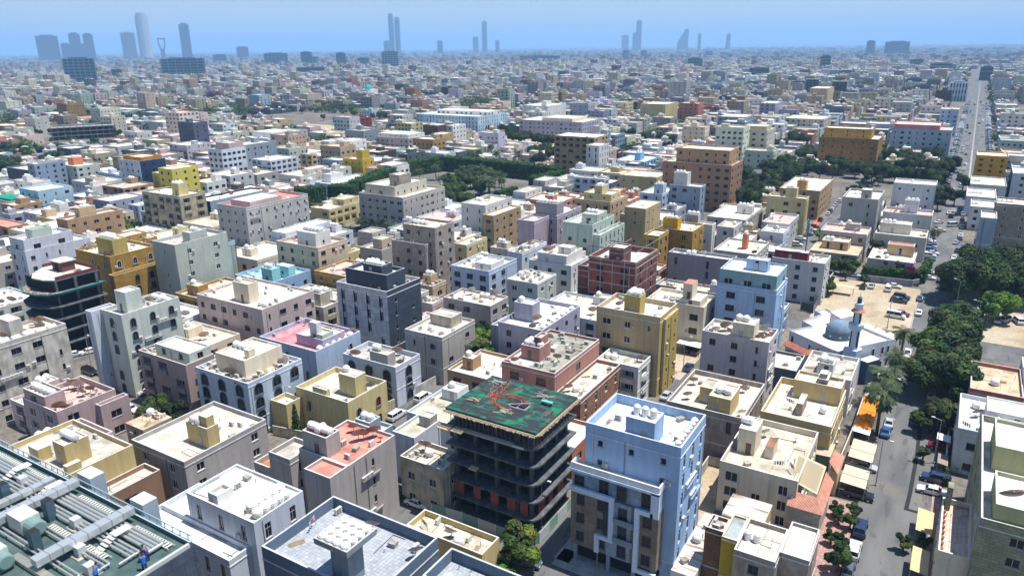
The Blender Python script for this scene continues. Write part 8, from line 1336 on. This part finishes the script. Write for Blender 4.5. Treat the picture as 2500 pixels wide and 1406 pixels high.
# ------------------------------------------------------------------ landmarks far away
def tower(label, x, y, w, z, style, col=(.10, .16, .22), name='tower_block', d=None):
    t = tag(empty(name, (x, y, 0)), label, 'tower'); b = MB(); az = math.atan2(-x, y); d = d or w*.6
    def pt(u, v, zz): c, s = math.cos(az), math.sin(az); return (x+u*c-v*s, y+u*s+v*c, zz)
    def bx(u0, u1, v0, v1, z0, z1, mt, cc): 
        b.prism([pt(u, v, 0)[:2] for u, v in ((u0,v0),(u1,v0),(u1,v1),(u0,v1))], z0, z1, mt, cc)
    if style == 'frame':
        for k in range(int(z/3.6)+1): bx(-w/2, w/2, 0, d, k*3.6, k*3.6+.4, 'conc', (.3, .3, .3))
        for i in range(int(w/5)+1):
            for v in (.3, d-.9): bx(-w/2+i*5-.0, -w/2+i*5+.7, v, v+.6, 0, z, 'conc', (.2, .2, .2))
        bx(-w/2+1, w/2-1, d*.5, d*.5+.3, 0, z, 'dark', (0,)*3)
    elif style == 'round':
        n_ = 12; P = [pt(w/2*math.cos(2*math.pi*i/n_), w/2*math.sin(2*math.pi*i/n_)+w/2, 0)[:2] for i in range(n_)]; b.prism(P, 0, z*.94, 'glass' if col is None else 'plaster', col); P2 = [pt(w*.4*math.cos(2*math.pi*i/n_), w*.4*math.sin(2*math.pi*i/n_)+w/2, 0)[:2] for i in range(n_)]; b.prism(P2, z*.94, z, 'plaster', col)
    elif style == 'loop':
        bx(-w*.28, w*.28, 0, d, 0, z*.5, 'plaster', col); 
        for s in (-1, 1): b.face([pt(s*w*.28, 0, z*.45), pt(s*w*.5, 0, z*.8), pt(s*w*.34, 0, z*.8), pt(s*w*.1, 0, z*.5)][::s], 'plaster', col); bx(min(s*w*.5, s*w*.34), max(s*w*.5, s*w*.34), 0, d*.5, z*.78, z, 'plaster', col)
        bx(-w*.5, w*.5, 0, d*.5, z*.93, z, 'plaster', col)
    elif style == 'ship':
        b.prism([pt(u, v, 0)[:2] for u, v in ((-w/2,0),(w/2,0),(w/2,d),(-w/2,d))], 0, z*.35, 'plaster', col)
        for k in range(8): f = k/8; bx(-w/2+w*f*.75, w/2, d*.2, d*.8, z*(.35+.65*f)*.0+z*(.3+.08*k), z*(.3+.08*(k+1)), 'plaster', col)
    else:
        bx(-w/2, w/2, 0, d, 0, z, 'plaster', col); nfl = max(2, int(z/7)); 
        for k in range(nfl): bx(-w*.46, w*.46, -.25, 0, z*(k+.25)/nfl, z*(k+.8)/nfl, 'glass', (0,)*3)
        if style == 'rib':
            for i in range(7): bx(-w/2+w*i/6-.8, -w/2+w*i/6+.8, -1, 0, 0, z, 'plaster', tuple(c*1.6 for c in col))
        bx(-w*.3, w*.3, d*.2, d*.8, z, z*1.04+1, 'plaster', col)
    b.build('shell', t, t.location); return t
DK = (.05, .10, .15); GY = (.45, .45, .48)
for a in [('broad ribbed dark tower farthest left on the skyline', -6195, 3259, 150, 189, 'rib', DK), ('low dark wing left of the twin construction towers on skyline', -6139, 3364, 70, 130, 'slab', DK), ('left one of twin construction towers on left skyline', -6106, 3424, 80, 204, 'slab', DK), ('right one of twin construction towers on left skyline', -6059, 3505, 72, 200, 'slab', DK), ('long dark podium joining the twin construction towers', -6169, 3515, 160, 126, 'slab', DK),
          ('pale blocky tower left of the tallest skyline tower', -5490, 3480, 100, 201, 'slab', GY), ('tallest skyline tower, pale with rounded dark crown', -5430, 3573, 90, 342, 'round', GY), ('small loop-topped tower right of the tallest skyline tower', -5779, 3950, 60, 169, 'loop', DK), ('slim dark slab tower right of the loop-topped tower', -5511, 3984, 76, 269, 'slab', DK), ('wide low dark mound-like block on the left horizon', -5020, 4130, 90, 92, 'slab', DK),
          ('taller left one of the dark twin skyline towers', -5156, 6117, 53, 401, 'round', DK), ('shorter right one of the dark twin skyline towers', -5109, 6156, 53, 366, 'round', DK), ('squat dark block at the left foot of twin skyline towers', -5195, 6084, 69, 137, 'slab', DK), ('lone small hazy block right of the twin skyline towers', -4775, 6419, 58, 131, 'slab', DK), ('slim dark tower in middle of the skyline', -4949, 7517, 60, 339, 'slab', DK), ('small round-topped tower left of the slim middle tower', -5036, 7459, 66, 180, 'round', DK), ('tiny hazy tower right of the slim middle tower', -4826, 7597, 48, 137, 'slab', DK),
          ('stepped dark skyline tower right of centre, tall part', -3572, 8803, 66, 341, 'slab', DK), ('lower step attached left of the stepped skyline tower', -3608, 8788, 66, 205, 'slab', DK), ('faint pale block left of the stepped skyline tower', -3719, 8742, 88, 183, 'slab', GY), ('faint sail-shaped building on right skyline', -3080, 8978, 130, 262, 'ship', DK), ('faint slim tower right of the sail-shaped building', -2900, 9046, 38, 189, 'slab', DK), ('very faint tower second right of the sail-shaped building', -2584, 9142, 50, 179, 'slab', DK),
          ('big dark blue tower block with ribbed base in left middle distance', -1849, 1036, 67, 58, 'rib', (.06, .13, .20)), ('wide dark blue slab with vertical fins in left middle distance', -1909, 1361, 114, 52, 'rib', (.07, .14, .20)), ('small dark tower between the two dark blue left slabs', -1975, 1204, 25, 27, 'slab', DK), ('hazy dark pair-block above the villas left of centre', -3881, 3021, 75, 45, 'slab', DK),
          ('dark block with striped white right half far left of centre', -2705, 2404, 102, 56, 'rib', (.10, .18, .26)), ('dark square tower beside a lower stepped one, left of centre', -2697, 2580, 52, 59, 'slab', DK), ('lower stepped dark block left of centre', -2738, 2669, 42, 36, 'slab', (.12, .2, .26)), ('slim dark tower left of centre in far middle distance', -2290, 2383, 40, 55, 'slab', DK), ('squat dark block with low wing left of centre', -2182, 2399, 48, 35, 'slab', DK), ('tall dark block with white slatted side below twin skyline towers', -1947, 2293, 63, 60, 'rib', (.10, .17, .24)), ('long low dark shopping block below the slatted tower', -1709, 1649, 129, 20, 'slab', DK),
          ('left one of two grey twin slabs right of centre', -1427, 3366, 30, 49, 'rib', (.25, .28, .33)), ('right one of two grey twin slabs right of centre', -1427, 3592, 29, 47, 'rib', (.25, .28, .33)), ('long dark wood-like block left of the grey twin slabs', -1763, 3143, 190, 30, 'slab', DK), ('pale hazy block far right of the grey twin slabs', -1307, 4264, 41, 36, 'slab', (.3, .34, .4)),
          ('hazy dark tower left of the long horizon block', -566, 4968, 46, 80, 'slab', DK), ('long dark horizon block with stepped roof on the right', -428, 4982, 129, 75, 'slab', DK), ('slim dark green-framed tower in right middle distance', -360, 2221, 26, 41, 'slab', (.06, .12, .14)), ('dark cube block in right middle distance', -164, 2587, 36, 24, 'slab', DK), ('wide brown-grey block in right middle distance', -83, 2167, 49, 24, 'slab', (.25, .2, .2)), ('pale tower with black side strip beside far avenue', -20, 1148, 20, 24, 'rib', (.4, .45, .5)), ('dark arched gate-like block at the end of avenue', 12, 1779, 22, 26, 'slab', DK), ('dark cube block left of far avenue', -88, 1399, 22, 18, 'slab', DK),
          ('dark unfinished frame left of the beige square tower', -215, 1234, 20, 22, 'frame', DK), ('dark unfinished frame right of the beige square tower', -168, 1175, 21, 22, 'frame', DK), ('low dark unfinished frame farther left of beige square tower', -258, 1337, 26, 14, 'frame', DK), ('dark block among pale houses upper right', -771, 2376, 46, 32, 'slab', DK), ('dark recessed block far upper right', -449, 1869, 45, 19, 'slab', DK), ('grey-blue concrete frame building above the small villas at left', -673, 371, 51, 12, 'frame', DK)]:
    tower(a[0], a[1], a[2], a[3], a[4], a[5], a[6])
# green-domed mosque and small white minaret in the middle distance
t = tag(empty('mosque', (-871, 966, 0)), 'distant mosque with turquoise dome and slim grey minaret', 'mosque'); b = MB(); b.box(-881, -861, 958, 978, 0, 9, 'plaster', C['white']); b.build('prayer_hall', t, t.location); b = MB(); b.lathe([(6, 0), (6, 1.5)]+[(6*math.cos(i*.1745), 1.5+5.5*math.sin(i*.1745)) for i in range(1, 10)], -871, 966, 9, 'plaster', (.02, .42, .36), 20); b.build('dome', t, t.location); b = MB(); b.lathe([(1.8, 0), (1.5, 20), (2.1, 20.2), (1.2, 22), (0, 26)], -886, 972, 0, 'plaster', (.35, .4, .45), 8); b.build('minaret', t, t.location)
t = tag(empty('minaret', (-208, 468, 0)), 'slim white balconied minaret rising among trees right of tall tan apartments', 'minaret'); b = MB(); b.lathe([(1.3, 0), (1.1, 13), (1.9, 13.6), (1.9, 14.4), (.9, 14.6), (.8, 19), (1.6, 19.5), (1.6, 20.2), (.6, 20.4), (.6, 22), (0, 25)], -208, 468, 0, 'plaster', (.45, .55, .62), 8); b.build('shaft', t, t.location)
t = tag(empty('mast', (-31.5, 238, 0)), 'lattice mast beside maroon-topped white block', 'mast') if False else None
b = MB(); b.tube((-36.5, 229, 13), (-36.5, 229, 25), .22, 'metal', (.12, .14, .16), 5); 
for k in range(5): b.box(-37.0+(k % 2)*.6, -36.6+(k % 2)*.6, 228.7, 229.3, 20+k*.9, 21.5+k*.9, 'metal', (.35, .37, .4), True)
tag(b.build('antenna_mast'), 'dark antenna mast on the maroon-topped white block', 'antenna')

# ------------------------------------------------------------------ clutter on roofs
cl = CLUT['tank']; cl.sort(key=lambda t: t[0]); rowd = {}
for t in cl[:300]:
    d, id_, ty, x, y, z = t[:6]; s = t[6] if len(t) > 6 else random.uniform(.9, 1.08); o = link('water_tank', TK[ty], None, (x, y, z+.01), (random.choice((0, R(90))) if ty == 'h' else random.uniform(0, 6)), s, color=random.choice([(.80, .80, .78), (.76, .77, .78), (.80, .78, .72)])); rowd.setdefault((id_, 'tank', ty), []).append(o)
if cl[300:]:
    b = MB()
    for t in cl[300:]: b.lathe([(.7, 0), (.8, .5), (.5, 1.1), (0, 1.2)], t[3], t[4], t[5]+.01, 'plaster', (.8, .8, .78), 7)
    tag(b.build('roof_tanks'), 'remaining small white tanks on middle distance roofs', 'water tanks', kind='stuff')
cl = CLUT['dish']; cl.sort(key=lambda t: t[0]); DC = [(.32, .17, .11), (.42, .24, .17), (.5, .48, .45), (.3, .2, .16), (.36, .36, .36)]
for t in cl[:300]:
    d, id_, v, x, y, z = t; o = link('satellite_dish', DISH[v], None, (x, y, z+.01), R(random.uniform(20, 75)), color=random.choice(DC)); rowd.setdefault((id_, 'dish', ''), []).append(o)
cl = CLUT['cond']; cl.sort(key=lambda t: t[0])
cb = MB(); cb.box(-.45, .45, -.18, .18, .08, .75, 'opaint', (1,)*3, True); cb.face([(-.38,-.185,.14),(.2,-.185,.14),(.2,-.185,.70),(-.38,-.185,.70)], 'metal', (.10, .10, .10))
for i in range(10): a, c_ = .628*i, .628*(i+1); cb.face([(-.09,-.19,.42),(-.09+.24*math.cos(a),-.19,.42+.24*math.sin(a)),(-.09+.24*math.cos(c_),-.19,.42+.24*math.sin(c_))], 'metal', (.28, .28, .27))
for x in (-.35, .35): cb.box(x-.04, x+.04, -.2, .2, 0, .08, 'metal', (.2, .2, .2))
CM = cb.mesh('condenser')
for t in cl[:300]:
    d, id_, v, x, y, z = t; o = link('condenser', CM, None, (x, y, z+.01), random.choice((0, 0, R(90), R(-90), R(10))), random.uniform(1, 1.25), color=(.62, .61, .57)); rowd.setdefault((id_, 'cond', ''), []).append(o)
def misc_mesh(k):
    b = MB(); r_ = random.Random(k)
    if k == 3:
        for i in range(9): x, y, s_ = r_.uniform(-.9, .9), r_.uniform(-.7, .7), r_.uniform(.12, .4); b.box(x-s_, x+s_, y-s_*.7, y+s_*.7, .0, s_*r_.uniform(.6, 1.8), 'cloth', r_.choice([(.5, .48, .45), (.3, .1, .08), (.1, .15, .25), (.6, .58, .5), (.15, .13, .1)]), True)
        return 'scrap_heap', b.mesh('scrap_heap')
    if k == 0: 
        for i in range(7): b.tube((-.9+r_.uniform(-.2, .2), -.3+i*.1, .04+.02*i), (.9+r_.uniform(-.2, .2), -.3+i*.1+r_.uniform(-.2, .2), .05+.02*i), .05, 'plaster', (.42, .33, .22), 4)
        return 'plank_pile', b.mesh('plank_pile')
    if k == 1: b.box(-.5, .5, -.4, .4, 0, .55, 'stained', (.5, .46, .4)); b.box(-.56, .56, -.46, .46, .55, .62, 'conc', (.4, .38, .35), True); return 'roof_hatch', b.mesh('roof_hatch')
    b.tube((-.9, 0, 0), (-.9, 0, 1.6), .03, 'metal', (.3, .3, .3), 4); b.tube((.9, 0, 0), (.9, 0, 1.6), .03, 'metal', (.3, .3, .3), 4); b.tube((-.9, 0, 1.55), (.9, 0, 1.55), .015, 'metal', (.4, .4, .4), 3)
    for i, c in enumerate(((.6, .6, .58), (.15, .2, .35), (.45, .12, .1), (.62, .6, .55))): b.box(-.75+i*.4, -.45+i*.4, -.02, .02, .8+.1*(i % 2), 1.54, 'cloth', c, True)
    return 'clothes_line', b.mesh('clothes_line')
MISC = [misc_mesh(k) for k in range(4)]
for t in sorted(CLUT['misc'], key=lambda t: t[0])[:240]:
    d, id_, v, x, y, z = t; o = link(MISC[v][0], MISC[v][1], None, (x, y, z+.01), random.uniform(0, 3)); rowd.setdefault((id_, 'misc', MISC[v][0]), []).append(o)
FILLSHORT = {}
o = link('satellite_dish', DISH[2], None, (12.0, 107.4, 14.95), R(30), 1.5, color=(.45, .25, .14)); tag(o, 'large round terracotta dish at the green-grey brick block corner', 'satellite dish')
rp = random.Random(9)
for i in range(9): b = MB(); b.lathe([(0, 0), (.22, 0), (.3, .5), (.26, .5), (.2, .42), (0, .42)], 5.6, 104.2+i*1.45, 7.62, 'plaster', (.35, .15, .09), 10); tag(b.build('plant_pot'), '%s terracotta pot of nine along edge of potted roof terrace' % (['nearest']+ORD[2:9]+['farthest'])[i], 'plant pot', 'terracotta pots')
# labels for ordinary houses, trees, cars
def dedupe(entries):
    """entries: (obj, desc, cat, group, anchor id, z) -> unique labels by distance rank from the anchor"""
    g = defaultdict(list)
    for e in entries: g[(e[1], relation(e[0].location, e[5], e[4]), e[4])].append(e)
    for (desc, rel, aid), es in g.items():
        c = ANCH[aid][1]; es.sort(key=lambda e: (e[0].location.x-c[0])**2+(e[0].location.y-c[1])**2)
        for i, e in enumerate(es):
            t = '%s %s the %s' % (desc, rel, ANCH[aid][0])
            if len(es) > 1: t += ', %s of %d' % (ORDN[i], len(es))
            tag(e[0], t, e[2], e[3]); FILLSHORT[e[0].name] = t
dedupe(LAB)
TD = {'big': 'broad dark green tree', 'mid': 'leafy green tree', 'small': 'small green shrub', 'palm': 'feathery palm', 'cypress': 'tall narrow cypress'}
dedupe([(o, TD[k], 'palm tree' if k == 'palm' else ('shrub' if k == 'small' else 'tree'), 'street and garden trees', near_anchor(o.location.x, o.location.y), 4) for (o, k, g_) in TREE_LOG])
dedupe([(o, d, cat, g_, near_anchor(o.location.x, o.location.y), 1) for (o, d, cat, g_) in CAR_LOG])
for (id_, kd, ty), obs in rowd.items():
    noun, cat, grp = {'tank': ({'h': 'ribbed horizontal tank', 'r': 'round white tank', 'v': 'upright white tank'}.get(ty, ''), 'water tank', 'roof water tanks'), 'dish': ('satellite dish', 'satellite dish', 'roof satellite dishes'), 'cond': ('roof condenser', 'condenser', 'roof condensers'), 'misc': (ty.replace('_', ' '), ty.replace('_', ' '), 'odds and ends on roofs')}[kd]
    if noun.endswith('sh') and len(obs) > 1: noun = 'satellite dishe'
    if id_ in ANCH: label_row(obs, noun, 'on the %s' % ANCH[id_][0], cat, grp)
    else:
        r_ = ANCHFILL[id_]; t = FILLSHORT[r_.name].replace(', ', ' ').replace(' of the ', ' '); w = t.split()
        label_row(obs, noun.split()[-1] if kd != 'tank' else 'tank', 'on '+' '.join(w[:20]), cat, grp)
for o in COL.objects:
    if o.parent is None and 'label' in o.keys():
        w = o['label'].split()
        if len(w) > 16:
            w = [x for x in w if x not in ('the', 'a')]
            o['label'] = ' '.join(w[:16])
seen_l = defaultdict(list)
for o in COL.objects:
    if o.parent is None and 'label' in o.keys(): seen_l[o['label']].append(o)
print('DUP LABELS', sum(len(v) for v in seen_l.values() if len(v) > 1), [k for k, v in seen_l.items() if len(v) > 1][:5])
print('houses', HOUSES_N, 'kept', kept, 'fill', len(FILL), 'vis', len(vis), 'tanks', len(CLUT['tank']), 'dish', len(CLUT['dish']), 'cond', len(CLUT['cond']), 'cars', len(CAR_LOG), 'trees', len(TREE_LOG))
# ------------------------------------------------------------------ haze
hz = MB(); hz.box(-39000, 29000, -390, 39000, -1, 520, 'plaster', (1,)*3, True); ho = hz.build('haze'); ho.data.materials.clear()
hm = bpy.data.materials.new('haze'); hm.use_nodes = True; n = hm.node_tree; n.nodes.remove(n.nodes['Principled BSDF']); pvn = n.nodes.new('ShaderNodeVolumePrincipled')
pvn.inputs['Color'].default_value = (.36, .63, 1.0, 1); pvn.inputs['Density'].default_value = .00011; pvn.inputs['Anisotropy'].default_value = .0
n.links.new(pvn.outputs[0], n.nodes['Material Output'].inputs['Volume']); ho.data.materials.append(hm); tag(ho, 'pale blue heat haze over the whole city', 'haze', kind='stuff')
